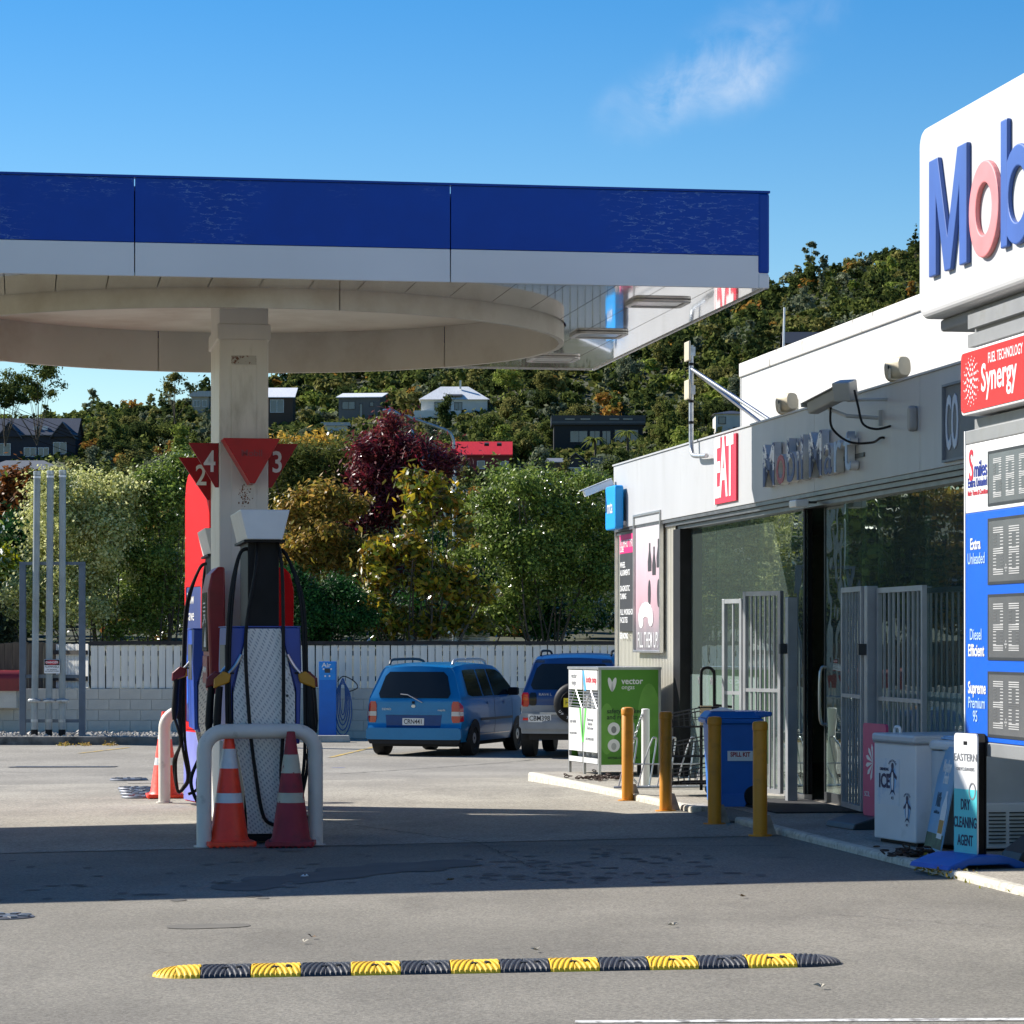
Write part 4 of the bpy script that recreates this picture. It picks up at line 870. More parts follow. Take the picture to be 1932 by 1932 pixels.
# ================================================================== pylon price sign at the right
PX = 6.6
PS = plane(1822, PX)[0]
py_ = thing('price_pylon', 'tall blue and white fuel price pylon at the right edge', 'sign', site(PX, PS), FR)
def pxs(x): return PS-plane(x, PX)[0]
def pzs(x, y): return EYE+(HY-y)*plane(x, PX)[1]/FPX
TH = .34; PE = 3.6
galv_d = mat('weathered grey steel', (.3, .31, .31, 1), .5, metal=.3, var=.15, scale=2, dirt=(.2, .2, .17, 1), dscale=2)
zb_, zw, zt_ = pzs(1823, 1396), pzs(1823, 969), pzs(1823, 840)
MB().box(-.02, .0, zb_-.1, PE, TH, zb_-.003).build('bottom_rail', galv_d, py_, bevel=.006)
MB().box(0, .001, zb_, PE, TH, zw-.002).build('price_panel', blue_sign, py_, bevel=.006)
MB().box(0, .001, zw, PE, TH, zt_).build('price_panel', white_clean, py_, bevel=.006)
MB().box(-.025, -.004, zb_-.1, -.003, TH+.01, zt_+.1).build('edge_trim', white_clean, py_)
MB().box(-.02, .0, zt_+.004, PE, TH, zt_+.1).build('top_rail', galv_d, py_, bevel=.006)
Yr = plane(1813, PX-.05)[1]; zr0, zr1 = EYE+(HY-786)*Yr/FPX, EYE+(HY-664)*Yr/FPX; xr0 = PS-plane(1813, PX-.05)[0]
MB().box(.05, .05, zt_+.1, PE, TH-.04, zr0-.02).build('link_post', galv_d, py_)
o = MB().prism(rrect(xr0, zr0, PE, zr1, .05, 4), -.05, TH+.02); o.build('red_panel_case', white_clean, py_, bevel=.01)
MB().prism(rrect(xr0+.02, zr0+.02, PE-.02, zr1-.02, .045, 4), -.056, -.0505).build('red_panel', red_sign, py_)
zc = (zr0+zr1)/2; hR = zr1-zr0
text('lettering', 'FUEL TECHNOLOGY', .10, (xr0+.62, -.0575, zc+hR*.27), white_clean, py_, .78, align='LEFT', bold=.001)
text('lettering', 'Synergy', .27, (xr0+.47, -.0575, zc-hR*.02), white_clean, py_, .88, align='LEFT', bold=.004)
dm = MB()
for ring, (n, rr_, ds) in enumerate(((1, 0, .02), (7, .05, .012), (11, .085, .012), (14, .118, .011), (16, .148, .008), (16, .172, .005))):
    for k in range(n): a = 2*pi*k/max(1, n)+ring*.3; dm.prism(ell(xr0+.25+rr_*cos(a), zc-.0+rr_*1.0*sin(a), ds, ds, 8), -.0578, -.0565)
dm.build('dot_emblem', white_clean, py_)
# head sign
PH = PX-.08; xm = PS-plane(1732, PH)[0]; Yh = plane(1732, PH)[1]; zm0, zm1 = EYE+(HY-606)*Yh/FPX, EYE+(HY-246)*Yh/FPX
MB().box(pxs(1824), .06, zr1+.01, PE, TH-.05, zm0-.06).build('neck', galv_d, py_)
MB().box(pxs(1826), -.0, zr1+.03, PE, .05, zr1+.12).box(pxs(1826), -.0, zr1+.16, PE, .05, zr1+.26).build('neck_louvre', galv_d, py_)
MB().box(xm+.12, .05, zm0-.09, PE, TH+.1, zm0-.002).build('tray', galv_d, py_, bevel=.02)
MB().box(xm+.14, .1, zm1-.02, PE, TH+.06, zm1+.06).build('top_flashing', galv_d, py_)
MB().prism(rrect(xm, zm0, PE+.9, zm1, .14, 6), -.08, TH+.12).build('head_panel', mat('moulded white sign face', (.57, .57, .56, 1), .4, var=.04, scale=.8, dirt=(.49, .48, .45, 1), dscale=1, dth=(.5, .9)), py_, bevel=.05, seg=4)
# raised letters of the head sign, laid out from the picture
def PXZ(x, y): return (pxs(x), pzs(x, y))
pxh = lambda x: PS-plane(x, PX-.115)[0]; lx0, lx1 = pxh(1752), pxh(1823); Yl = plane(1752, PX-.115)[1]; lz0, lz1 = EYE+(HY-524)*Yl/FPX, EYE+(HY-305)*Yl/FPX
w_ = lx1-lx0; h_ = lz1-lz0
Mp = [(0, 0), (.19, 0), (.19, .66), (.42, 0), (.58, 0), (.81, .66), (.81, 0), (1, 0), (1, 1), (.76, 1), (.5, .3), (.24, 1), (0, 1)]
MB().prism([(lx0+u*w_, lz0+v*h_) for u, v in Mp], -.115, -.079).build('letter', blue_letter, py_, bevel=.008)
oz = lz0+h_*.38; ox0, ox1 = pxh(1828), pxh(1884); oc = (ox0+ox1)/2; orx = (ox1-ox0)/2; orz = h_*.395
MB().ring2(ell(oc, oz, orx, orz, 36), ell(oc, oz, orx*.54, orz*.54, 36), -.118, -.079).build('letter', red_letter, py_, bevel=.01)
bx = pxh(1887); 
MB().box(bx, -.115, lz0, bx+orx*.42, -.079, lz0+h_*1.02).build('letter', blue_letter, py_, bevel=.01)
bc = bx+orx*1.05; MB().ring2(ell(bc, oz, orx*1.0, orz, 36), ell(bc, oz, orx*.56, orz*.56, 36), -.1135, -.079).build('letter', blue_letter, py_, bevel=.01)
ix = bc+orx*1.22; MB().box(ix, -.115, lz0, ix+orx*.42, -.079, lz0+h_*.72).build('letter', blue_letter, py_, bevel=.008); MB().box(ix, -.115, lz0+h_*.82, ix+orx*.42, -.079, lz0+h_*1.02).build('letter_dot', blue_letter, py_, bevel=.008)
MB().box(ix+orx*.72, -.115, lz0, ix+orx*1.14, -.079, lz0+h_*1.02).build('letter', blue_letter, py_, bevel=.008)
# price windows with slat digits
dgm = mat('display grey', srgb(96, 98, 99), .25, var=.12, scale=3); dash_w = mat('display dash', (.5, .5, .49, 1), .5); dash_d = mat('display dash off', (.115, .117, .12, 1), .5)
SEG = {'2': 'abged', '8': 'abcdefg', '5': 'afgcd', '0': 'abcdef', '3': 'abgcd', '7': 'abc', '6': 'afgedc', '9': 'abcdfg'}
def digit(ch, x, z, w_, h_):
    on, offm = MB(), MB(); sg = SEG[ch]
    hx = w_*.5; n = 5
    def hbar(zz, lit):
        for k in (-1, 0, 1): (on if lit else offm).box(x, -.0045, zz+k*h_*.045-.0032, x+w_, -.0035, zz+k*h_*.045+.0032)
    for name, zz in (('a', .92), ('g', .5), ('d', .08)): hbar(z+h_*zz, name in sg)
    for name, xx, z0 in (('f', 0, .56), ('b', .7, .56), ('e', 0, .15), ('c', .7, .15)):
        for k in range(n): (on if name in sg else offm).box(x+w_*xx, -.0045, z+h_*(z0+k*.065)-.003, x+w_*(xx+.3), -.0035, z+h_*(z0+k*.065)+.003)
    o = tag(on.build('digit', dash_w, py_), kind='stuff')
    if offm.v: tag(offm.build('digit_off', dash_d, py_), kind='stuff')
wx0 = pxs(1866)
rows = [(857, 950, '28', None), (984, 1098, '285', 1), (1127, 1240, '220', 1), (1272, 1385, '300', 1)]
for k, (ya, yb, ds, dot) in enumerate(rows):
    z1_, z0_ = pzs(1866, ya), pzs(1866, yb)
    MB().ring2([(wx0-.02, z0_-.02), (2.9, z0_-.02), (2.9, z1_+.02), (wx0-.02, z1_+.02)], [(wx0, z0_), (2.88, z0_), (2.88, z1_), (wx0, z1_)], -.004, .0005).build('window_frame', dark_metal, py_)
    MB().box(wx0, -.003, z0_, 2.88, .0008, z1_).build('display', dgm, py_)
    hh = (z1_-z0_)*.82; wd = hh*.62
    for i, ch in enumerate(ds+('8' if k == 0 else '')): digit(ch, wx0+.1+i*wd*1.55, z0_+(z1_-z0_)*.09, wd, hh)
    if dot:
        d_ = MB()
        for a, b in ((0, 0), (.02, 0), (-.02, 0), (0, .02), (0, -.02)): d_.prism(ell(wx0+.1+wd*1.27+a, z0_+.09+b, .007, .007, 8), -.0045, -.0035)
        d_.build('decimal_point', dash_w, py_)
def plab(s_, x, y, size, m, wx=1.0, al='LEFT', bold=0): text('lettering', s_, size*.62, (pxs(x), -.002, pzs(x, y)), m, py_, wx*.95, align=al, bold=bold*.4+.0008)
navy_i = mat('navy ink', srgb(24, 50, 140), .5); red_i = mat('red ink', srgb(200, 40, 60), .5); pale_b = mat('flaking pale letter', srgb(170, 200, 240), .5, var=.1)
plab('miles', 1838, 887, .26, navy_i, .9, bold=.003); plab('S', 1828, 882, .5, red_i, .8, bold=.006)
plab('Extra', 1826, 913, .15, navy_i, .9, bold=.002); plab('Unleaded', 1842, 911, .14, navy_i, .75); plab('Refer Terms & Conditions', 1826, 932, .085, red_i, .85)
plab('Extra', 1831, 1028, .18, white_clean, 1, bold=.004); plab('Unleaded', 1826, 1056, .18, pale_b, .95)
plab('Diesel', 1830, 1198, .18, pale_b, 1); plab('Efficient', 1827, 1228, .19, white_clean, 1, bold=.004)
plab('Supreme', 1827, 1298, .19, white_clean, .98, bold=.004); plab('Premium', 1827, 1326, .18, pale_b, .98); plab('95', 1836, 1352, .18, pale_b, 1)
for xx in (PE-.5,): MB().box(xx, .08, PATH_Z, xx+.25, .3, zb_-.1).build('leg', galv_d, py_); MB().box(xx-.06, .0, PATH_Z, xx+.31, .36, PATH_Z+.03).build('foot_plate', galv_d, py_)

# ================================================================== freezers and boards on the path
frz = mat('freezer white', (.66, .68, .69, 1), .4, var=.05, scale=3, dirt=(.45, .46, .45, 1), dscale=3, dth=(.6, .9)); frz_s = mat('freezer side', (.5, .53, .55, 1), .4, var=.06)
navy = mat('navy print', srgb(24, 34, 78), .5); skyb = mat('sky blue print', srgb(150, 190, 226), .5, var=.2, scale=5)
A = lev(1649, 1587, PATH_Z); B = lev(1727, 1599, PATH_Z); d = B-A; Lf = d.length; fz = math.atan2(d.y, d.x)
t = thing('ice_freezer', 'white chest freezer with penguin emblems and ICE lettering', 'freezer', A, fz)
Hf = .78
MB().box(0, 0, .03, Lf, .82, Hf).build('cabinet', [frz], t, bevel=.012); MB().box(.04, .04, 0, Lf-.04, .78, .03).build('base', black, t)
MB().box(-.01, -.02, Hf+.008, Lf+.012, .84, Hf+.075).build('lid', frz_s, t, bevel=.02); MB().box(.0, -.01, Hf-.002, Lf, .82, Hf+.009).build('seal', ink_grey, t)
MB().tube(spline([(Lf*.22, .1, Hf+.07), (Lf*.24, .1, Hf+.12), (Lf*.34, .1, Hf+.12), (Lf*.36, .1, Hf+.07)], 3), .012, 7).build('lid_handle', white_clean, t, smooth=True)
MB().box(.05, -.003, .3, Lf*.62, -.001, .66).build('sticker', mat('ice sticker', (.66, .69, .72, 1), .45, var=.05, dirt=srgb(150, 178, 206), dscale=6, dth=(.5, .72)), t)
text('lettering', 'ICE', .15, (Lf*.27, -.005, .48), navy, t, .95, bold=.005); text('lettering', 'DRINKING', .035, (Lf*.27, -.005, .575), navy, t, 1)
def penguin(t, cx, cz, k):
    MB().prism(ell(cx, cz, .052*k, .088*k, 20), -.0052, -.0035).build('emblem_disc', skyb, t)
    pm = MB(); pm.prism(ell(cx, cz, .03*k, .085*k, 16), -.0066, -.0054); pm.prism(ell(cx, cz+.09*k, .02*k, .024*k, 12), -.0068, -.0054)
    for s_ in (-1, 1): pm.prism([(cx+s_*.02*k, cz+.055*k), (cx+s_*.07*k, cz+.02*k), (cx+s_*.062*k, cz+.0*k), (cx+s_*.024*k, cz+.02*k)][::s_], -.0064, -.0054); pm.prism([(cx+s_*.004*k, cz-.08*k), (cx+s_*.045*k, cz-.105*k), (cx+s_*.02*k, cz-.07*k)][::s_], -.0064, -.0054)
    pm.build('emblem', navy, t); MB().prism(ell(cx, cz-.01*k, .019*k, .062*k, 16), -.0075, -.007).build('emblem_belly', white_clean, t)
    for i in range(7): a = R(150-20*i); text('emblem_lettering', 'ICEPURE'[i] if False else 'ARCTICA'[i] if False else 'S0UTHERN'.replace('0', 'O')[i], .022*k, (cx+.062*k*cos(a), -.0066, cz+.085*k+.042*k*sin(a)), navy, t, 1, rot=(pi/2, -(a-pi/2), 0))
    text('emblem_lettering', 'ICE', .026*k, (cx, -.0066, cz-.125*k), navy, t, 1)
penguin(t, Lf*.47, .5, 1.15); penguin(t, Lf*.82, .28, .95)
# second freezer with a milk board leaning on it
Bc = lev(1806, 1607, PATH_Z)
t2 = thing('drinks_freezer', 'grey chest freezer beside the price pylon, behind the milk board', 'freezer', Bc+Vector((-.17, .62, 0)), fz+.06)
MB().box(0, 0, .03, .62, .75, .74).build('cabinet', frz_s, t2, bevel=.012); MB().box(-.012, -.02, .748, .635, .77, .82).build('lid', frz, t2, bevel=.025); MB().box(.02, .03, 0, .6, .72, .03).build('base', black, t2); MB().box(.621, .1, .1, .628, .22, .22).build('vent_plate', frz, t2)
rr = random.Random(4)
for k in range(6): MB().prism(ell(rr.uniform(.1, .5), rr.uniform(.1, .6), .09, .06, 7), .822+.005*k, .827+.005*k+.02*rr.random(), 'z').build('ice_bag', skyb, t2)
tl = lev(1746, 1600, PATH_Z); tr_ = lev(1772, 1609, PATH_Z); d = tr_-tl
t3 = thing('milk_board', 'leaning blue milk advertising board between the freezers', 'sign', tl, math.atan2(d.y, d.x)); Wm = d.length*1.15
tilt = Matrix.Rotation(R(-11), 4, 'X')
MB().prism(rrect(0, 0, Wm, .79, .02, 3), -.012, 0, M=tilt).build('board', mat('milk board print', srgb(120, 170, 205), .45, var=.2, scale=2.5), t3)
def tt_(s_, x, z, size, m, wx=1, bold=0, t=t3): o_ = text('lettering', s_, size, tilt @ Vector((x, -.0135, z)), m, t, wx, bold=bold); o_.rotation_euler = (pi/2-R(11), 0, 0); return o_
teal_i = mat('teal ink', srgb(20, 70, 96), .5)
tt_('Meadow', Wm*.5, .64, .13, white_clean, .62, .003); tt_('Fresh', Wm*.56, .55, .12, white_clean, .62, .003); tt_('Milk', Wm*.36, .38, .15, teal_i, .62, .004); tt_('available here', Wm*.36, .29, .04, teal_i, .9)
MB().box(.0, -.0135, .02, Wm, -.0125, .13, M=tilt).build('grass_print', mat('grass print', srgb(70, 96, 70), .5, var=.5, scale=14), t3)
mk = MB(); mk.prism([(Wm*.62, .1), (Wm*.92, .1), (Wm*.92, .34), (Wm*.82, .42), (Wm*.82, .46), (Wm*.72, .46), (Wm*.72, .42), (Wm*.62, .34)], -.0142, -.0137, M=tilt); mk.build('bottle_print', white_clean, t3); MB().box(Wm*.63, -.0149, .14, Wm*.9, -.0145, .24, M=tilt).build('label_print', yel_n, t3)
# dry cleaning board on blue base
t4 = thing('dry_cleaning_board', 'white and teal dry cleaning agent board on blue base', 'sign', lev(1825, 1635, PATH_Z), fz+.10); Hb = .93
MB().prism(rrect(-.15, .08, .15, Hb, .03, 4), -.014, -.002).build('board', white_clean, t4); MB().prism([(-.149, .081), (.149, .081), (.149, .54), (-.149, .54)], -.016, -.0145).build('teal_print', mat('teal print', srgb(86, 200, 206), .45, var=.04), t4)
MB().prism(rrect(-.15, .08, .15, Hb, .03, 4), .05, .062).build('back_board', black, t4); MB().box(-.14, 0, .08, .14, .05, Hb-.06).build('frame', black, t4)
MB().box(-.025, -.0165, Hb-.08, .02, -.0145, Hb-.055).build('handle_slot', black, t4)
text('lettering', 'EASTERN', .075, (0, -.0165, Hb-.17), ink_grey, t4, .95, spacing=1.05); text('lettering', 'DRYCLEANERS', .034, (0, -.0165, Hb-.25), ink_grey, t4, .95, spacing=1.1)
for k, s_ in enumerate(('DRY', 'CLEANING', 'AGENT')): text('lettering', s_, .105, (.0, -.0175, .43-.125*k), navy, t4, .58, bold=.002)
MB().ring2(ell(.09, .53, .045, .062, 20), ell(.09, .53, .035, .05, 20), -.018, -.0165).build('crest', ink_grey, t4)
bb = [(-.33, 0), (-.31, .03), (-.2, .07), (-.1, .095), (.1, .095), (.2, .07), (.31, .03), (.33, 0), (.22, 0), (.16, .03), (-.16, .03), (-.22, 0)]
o = MB().prism(bb, -.24, .28, 'x').build('base', mat('blue plastic base', srgb(28, 96, 190), .4, var=.08), t4, bevel=.01); o.rotation_euler.z = 0
# pink board behind the ice freezer
t5 = thing('pink_board', 'pink advertising board on dark base behind the ice freezer', 'sign', lev(1636, 1560, PATH_Z), fz-.02)
MB().prism(rrect(-.06, .1, .42, .88, .03, 4), -.012, .012).build('board', mat('pink print', srgb(206, 74, 120), .5, var=.06), t5); MB().prism([(-.3, 0), (-.28, .05), (-.1, .1), (.1, .1), (.28, .05), (.3, 0)], -.2, .4, 'x').build('base', dark_metal, t5, bevel=.01)
fl = MB()
for k in range(6): a = R(100+30*k); fl.prism([(.16, .55), (.16+.13*cos(a-.15), .55+.13*sin(a-.15)), (.16+.16*cos(a), .55+.16*sin(a)), (.16+.13*cos(a+.15), .55+.13*sin(a+.15))], -.0145, -.0125)
fl.build('flower_print', white_clean, t5); text('lettering', 'SCIL', .06, (.03, -.0135, .28), white_clean, t5, 1)
# condenser under the pylon and dark sign foot at the right edge
q = lev(1906, 1612, PATH_Z); t6 = thing('air_conditioner_unit', 'small white louvred air conditioner unit below the pylon', 'air conditioner', q+Vector((-.14, .3, 0)), YAW); MB().box(0, 0, .02, .36, .22, .36).build('case', frz, t6, bevel=.01)
for k in range(9): MB().box(.03, -.012, .06+k*.028, .16, -.002, .07+k*.028).build('louvre', dark_metal, t6); MB().box(.19, -.012, .06+k*.028, .32, -.002, .07+k*.028).build('louvre', dark_metal, t6)
q = lev(1926, 1628, PATH_Z); t7 = thing('board_base', 'dark rubber sign base cut off by the right edge', 'sign base', q, YAW); MB().prism([(-.1, 0), (-.06, .08), (.1, .2), (.5, .2), (.5, 0)], -.2, .2).build('foot', dark_metal, t7, bevel=.01)
# rusty chain heaps
rust_c = mat('rusty chain', (.06, .035, .025, 1), .8, var=.4, scale=30)
def chain_heap(label, p, n, rx, ry, seed):
    rr = random.Random(seed); mbx = MB()
    for i in range(n):
        c_ = Vector((rr.gauss(0, rx), rr.gauss(0, ry), .015+abs(rr.gauss(0, .025)))); ax = Matrix.Rotation(rr.random()*6, 4, 'Z') @ Matrix.Rotation(rr.uniform(-.9, .9), 4, 'X')
        mbx.tube([c_+ax @ Vector((.032*cos(a), .02*sin(a), 0)) for a in [2*pi*k/8 for k in range(8)]], .006, 5, closed=True)
    t = thing('chain', label, 'chain', p, 0, 'rusty chains lying on the path'); tag(mbx.build('links', rust_c, t, smooth=True), kind='stuff'); return t
chain_heap('rusty chain heaped in front of the ice freezer', lev(1712, 1616, PATH_Z), 70, .09, .07, 1); chain_heap('rusty chain lying in front of the gas bottle cage', lev(1128, 1472, PATH_Z), 60, .16, .1, 2)

# ================================================================== bollards
yb = mat('yellow bollard paint', srgb(206, 136, 20), .5, var=.1, scale=3, dirt=srgb(160, 104, 24), dscale=5, dth=(.55, .75))
for (x, y), lab in zip(((1184, 1511), (1256, 1531), (1348, 1555), (1434, 1577)), ('far yellow bollard in front of the green cage, first in the row', 'second yellow bollard, in front of the basket stand', 'third yellow bollard, left of the blue bin front', 'nearest yellow bollard, right of the blue bin')):
    g = gnd(x, y); t = thing('bollard', lab, 'bollard', g, YAW, 'yellow steel bollards along the kerb')
    MB().lathe([(.06, 0), (.06, .88), (.056, .885)], 22).build('post', yb, t, smooth=True); MB().lathe([(.064, .885), (.066, .935), (.055, .955), (.02, .962)], 22).build('cap', yb, t, smooth=50); MB().lathe([(.1, -.005), (.1, .012)], 22).build('foot_plate', yb, t)
    br = MB(); br.prism([(.07, 0), (.16, 0), (.1, .17), (.065, .17)], .06, .1); br.build('bracket', mat('rusty white bracket', (.35, .32, .27, 1), .7, var=.3, scale=12) if 'rusty white bracket' not in bpy.data.materials else bpy.data.materials['rusty white bracket'], t)
g = lev(1218, 1482, PATH_Z); t = thing('white_post', 'thin white painted post with chain behind the first bollard', 'bollard', g, YAW); MB().lathe([(.045, 0), (.045, .83), (.04, .835), (.02, .838)], 18).build('post', white, t, smooth=True)
ch = MB(); cp = spline([(-.04, -.02, .78), (-.12, -.03, .55), (-.17, -.04, .35), (-.18, -.02, .15), (-.1, .0, .03)], 7)
for i in range(len(cp)-1):
    c_ = (cp[i]+cp[i+1])/2; d_ = (cp[i+1]-cp[i]).normalized(); sd = d_.orthogonal().normalized() if i % 2 else d_.cross(d_.orthogonal()).normalized()
    ch.tube([c_+d_*.024*cos(a)+sd*.013*sin(a) for a in [2*pi*k/8 for k in range(8)]], .004, 5, closed=True)
ch.build('hanging_chain', galv, t, smooth=True)

# ================================================================== gas bottle cage
g0 = lev(1129.6, 1464.4, PATH_Z); rzc = R(16.7)
cage = thing('gas_bottle_cage', 'green and white gas bottle swap cage at the path end', 'cage', (g0.x, g0.y, PATH_Z), rzc); CWd, CDd, CH = .765, 1.15, 1.27
vgreen = mat('cage green print', srgb(76, 140, 30), .4, var=.05, scale=2); dgreen = mat('dark green ink', srgb(24, 56, 24), .5); lgreen = mat('light green shape', srgb(104, 164, 60), .45)
MB().box(.03, .0, .13, CWd, .02, CH-.03).build('side_panel', vgreen, cage); MB().box(.02, CDd-.02, .13, CWd, CDd, CH-.03).build('back_panel', vgreen, cage); MB().box(CWd-.02, .02, .13, CWd, CDd-.02, CH-.03).build('rear_panel', dark_metal, cage)
MB().box(-.01, -.015, CH-.03, CWd+.01, CDd+.015, CH).build('roof', alum, cage)
for x, y in ((0, -.005), (0, CDd-.025), (CWd-.03, -.012), (CWd-.03, CDd-.02), (0, CDd/2-.015)): MB().box(x, y, 0, x+.03, y+.03, CH-.031).build('post', alum, cage)
MB().box(.03, .02, .13, CWd-.02, CDd-.02, .15).build('floor', dark_metal, cage); MB().box(.03, .02, .68, CWd-.02, CDd-.02, .69).build('shelf', dark_metal, cage)
# doors on the left face
wire = MB()
dc = [mat('door white print', (.68, .69, .66, 1), .45, var=.04)]
for k in range(2):
    y0 = .035+k*(CDd/2-.008); y1 = y0+CDd/2-.06
    dr = MB().box(-.006, y0, .27, .012, y1, .78).build('door', dc[0], cage); MB().box(-.006, y0, 1.0, .012, y1, CH-.04).build('door_top', dc[0], dr); MB().box(-.004, y0, .14, .012, y1, .2).build('door_rail', dc[0], dr)
    wb = MB()
    for z in [.8+.035*i for i in range(6)]: wb.cyl((.0, y0, z), (.0, y1, z), .004, n=6)
    wb.cyl((.0, y0+.02, .78), (.0, (y0+y1)/2, 1.0), .008, n=6).cyl((.0, y1-.02, .78), (.0, (y0+y1)/2, 1.0), .008, n=6); wb.build('wire_mesh', steel, dr)
for sgn, m_, z0, z1 in ((1, mat('cyan stripe', srgb(70, 160, 214), .5), .99, CH-.045), (-1, mat('lime stripe', srgb(96, 190, 80), .5), .4, .78)):
    MB().prism([(CDd/2-.14, z1), (CDd/2-.07, z1), (CDd/2, z0), (CDd/2+.07, z1), (CDd/2+.14, z1), (CDd/2+.03, z0-.02), (CDd/2-.03, z0-.02)] if sgn < 0 else [(CDd/2-.13, z0), (CDd/2-.06, z0), (CDd/2+.02, z1), (CDd/2-.04, z1)], -.0085, -.0065, 'x').build('stripe', m_, cage)
def dtext(s_, y, z, size, m, wx=1): text('lettering', s_, size, (-.0075, y, z), m, cage, wx, rot=(pi/2, 0, -pi/2), bold=.001)
dtext('vector\nongas', .92, 1.12, .08, ink_grey); dtext('bottle swap', .26, 1.12, .11, red_i, .75); dtext('pay inside', .95, .62, .06, ink_grey); dtext('swap your bottle', .95, .48, .05, ink_grey, .8); dtext('Need to swap?\nSafety first\nCheck in store', .3, .6, .05, ink_grey, .8); dtext('ACCEPTED HERE', .32, .42, .045, ink_grey, .9)
# gas bottles inside
gbm = mat('gas bottle grey', (.45, .46, .45, 1), .4, var=.1)
for k in range(4): 
    for zz in (.15, .69):
        if zz > .5 and k > 2: continue
        MB().lathe([(.09, 0), (.13, .03), (.14, .1), (.14, .28), (.1, .36), (.05, .39), (.05, .45), (.02, .46)], 16, c=(.2, .18+k*.26, zz+.005)).build('gas_bottle', gbm, cage, smooth=50)
def stxt(s_, x, z, size, m, wx=1, bold=0): text('lettering', s_, size, (x, -.0015, z), m, cage, wx, align='LEFT', bold=bold)
stxt('vector', .28, 1.105, .105, white_clean, .95, .002); stxt('ongas', .28, 1.035, .075, white_clean, .95); stxt('safety checked', .10, .755, .078, dgreen, .95, .0015); stxt('and ready to go', .10, .685, .078, dgreen, .95, .0015); stxt('ongas.co.nz/store', .11, .215, .055, dgreen, .95, .001)
vl = MB()
for s_ in (-1, 1):
    o_ = [(.17+s_*(.055-.005)+.022*cos(a)-s_*0, 1.06+.075*sin(a)) for a in [2*pi*k/20 for k in range(20)]]
    Mr = Matrix.Translation((.165, 0, 1.0)) @ Matrix.Rotation(s_*R(16), 4, 'Y') @ Matrix.Translation((-.165, 0, -1.0))
    vl.prism(ell(.165, 1.07, .026, .085, 20), -.0025, -.0008, M=Mr)
vl.build('leaf_emblem', white_clean, cage)
sh = MB(); sh.prism(ell(.62, .66, .14, .42, 24), -.0006, -.0002); sh.prism(ell(.1, .55, .1, .3, 24), -.0006, -.0002); sh.build('shape_print', lgreen, cage)
for zz in (.55, .355):
    MB().prism(ell(.185, zz, .075, .075, 24), -.002, -.0008).build('disc', white_clean, cage); MB().prism(ell(.185, zz-.01, .032, .042, 14), -.0035, -.0025).build('bottle_print', ink_grey if zz > .5 else gbm, cage); MB().prism([(.27, zz-.004), (.3, zz-.004), (.3, zz-.018), (.325, zz), (.3, zz+.018), (.3, zz+.004), (.27, zz+.004)], -.0025, -.001).build('arrow', dgreen, cage); MB().prism(rrect(.36, zz-.09, .44, zz+.08, .03, 3), -.0025, -.001).build('bottle_print', gbm, cage)
t = thing('dark_board', 'dark panel leaning beside the cage against the shop', 'board', site(7.18, 34.5, PATH_Z), YAW); MB().prism([(0, 0), (.3, 0), (.12, 1.15), (0, 1.15)], -.02, .02).build('panel', dark_metal, t)

# ================================================================== basket stand, racks, bin
t = thing('basket_stand', 'black wheeled stand holding three wire baskets', 'basket stand', lev(1330, 1500, PATH_Z), YAW+.1)
MB().tube(spline([(-.04, 0, .05), (-.04, 0, .8), (-.04, 0, 1.22), (-.02, 0, 1.29), (.05, 0, 1.3), (.09, 0, 1.26), (.1, 0, 1.15), (.1, 0, .05)], 6), .016, 10).build('upright', black, t, smooth=True)
MB().tube([(.1, 0, .92), (.29, 0, .9)], .013, 8).build('handle', black, t); MB().tube(spline([(-.45, -.1, .02), (-.42, -.1, .1), (-.3, -.1, .14), (.1, -.05, .14)], 6), .016, 8).build('foot', black, t, smooth=True); MB().box(-.3, -.2, .12, .15, .2, .14).build('foot_frame', black, t)
for s_ in (-1, 1): MB().lathe([(.05, -.015), (.05, .015)], 16).build('wheel', rubber, t).matrix_local = Matrix.Translation((.1, s_*.14, .05)) @ Matrix.Rotation(pi/2, 4, 'X')
def basket(parent, z, x0, x1, hy=.2, hl=.11, hr=.2):
    wmb = MB(); W = .004
    for yy in (-hy, hy):
        wmb.tube([(x0, yy, z+hl), (x1, yy, z+hr)], .007, 6); wmb.tube([(x0+.02, yy, z), (x1, yy, z)], W, 5); wmb.tube([(x0, yy, z+hl*.5), (x1, yy, z+hr*.5)], W, 5)
        for i in range(9): f = i/8; wmb.tube([(x0+.02+(x1-x0-.02)*f, yy, z), (x0+(x1-x0)*f, yy, z+hl+(hr-hl)*f)], W, 5)
    for xx, hh in ((x0, hl), (x1, hr)):
        wmb.tube([(xx, -hy, z+hh), (xx, hy, z+hh)], .007, 6)
        for i in range(7): yy = -hy+2*hy*i/6; wmb.tube([(xx+(.02 if xx == x0 else 0), yy, z), (xx, yy, z+hh)], W, 5)
    for i in range(9): yy = -hy+2*hy*i/8; wmb.tube([(x0+.02, yy, z), (x1, yy, z)], W, 5)
    return wmb.build('basket', dark_metal, parent)
for z in (.68, .38, .1): basket(t, z+.02, -.42, .08)
MB().box(-.12, -.21, .72, -.0, -.205, .92).build('price_card', mat('card tan', srgb(200, 180, 140), .7), t)
MB().tube([(-.14, -.2, .9), (.08, -.2, .9)], .012, 7).build('card_rail', black, t)
t = thing('bicycle_rack', 'silver tube rack standing on the path behind the bollards', 'rack', lev(1225, 1488, PATH_Z), YAW); rk = MB()
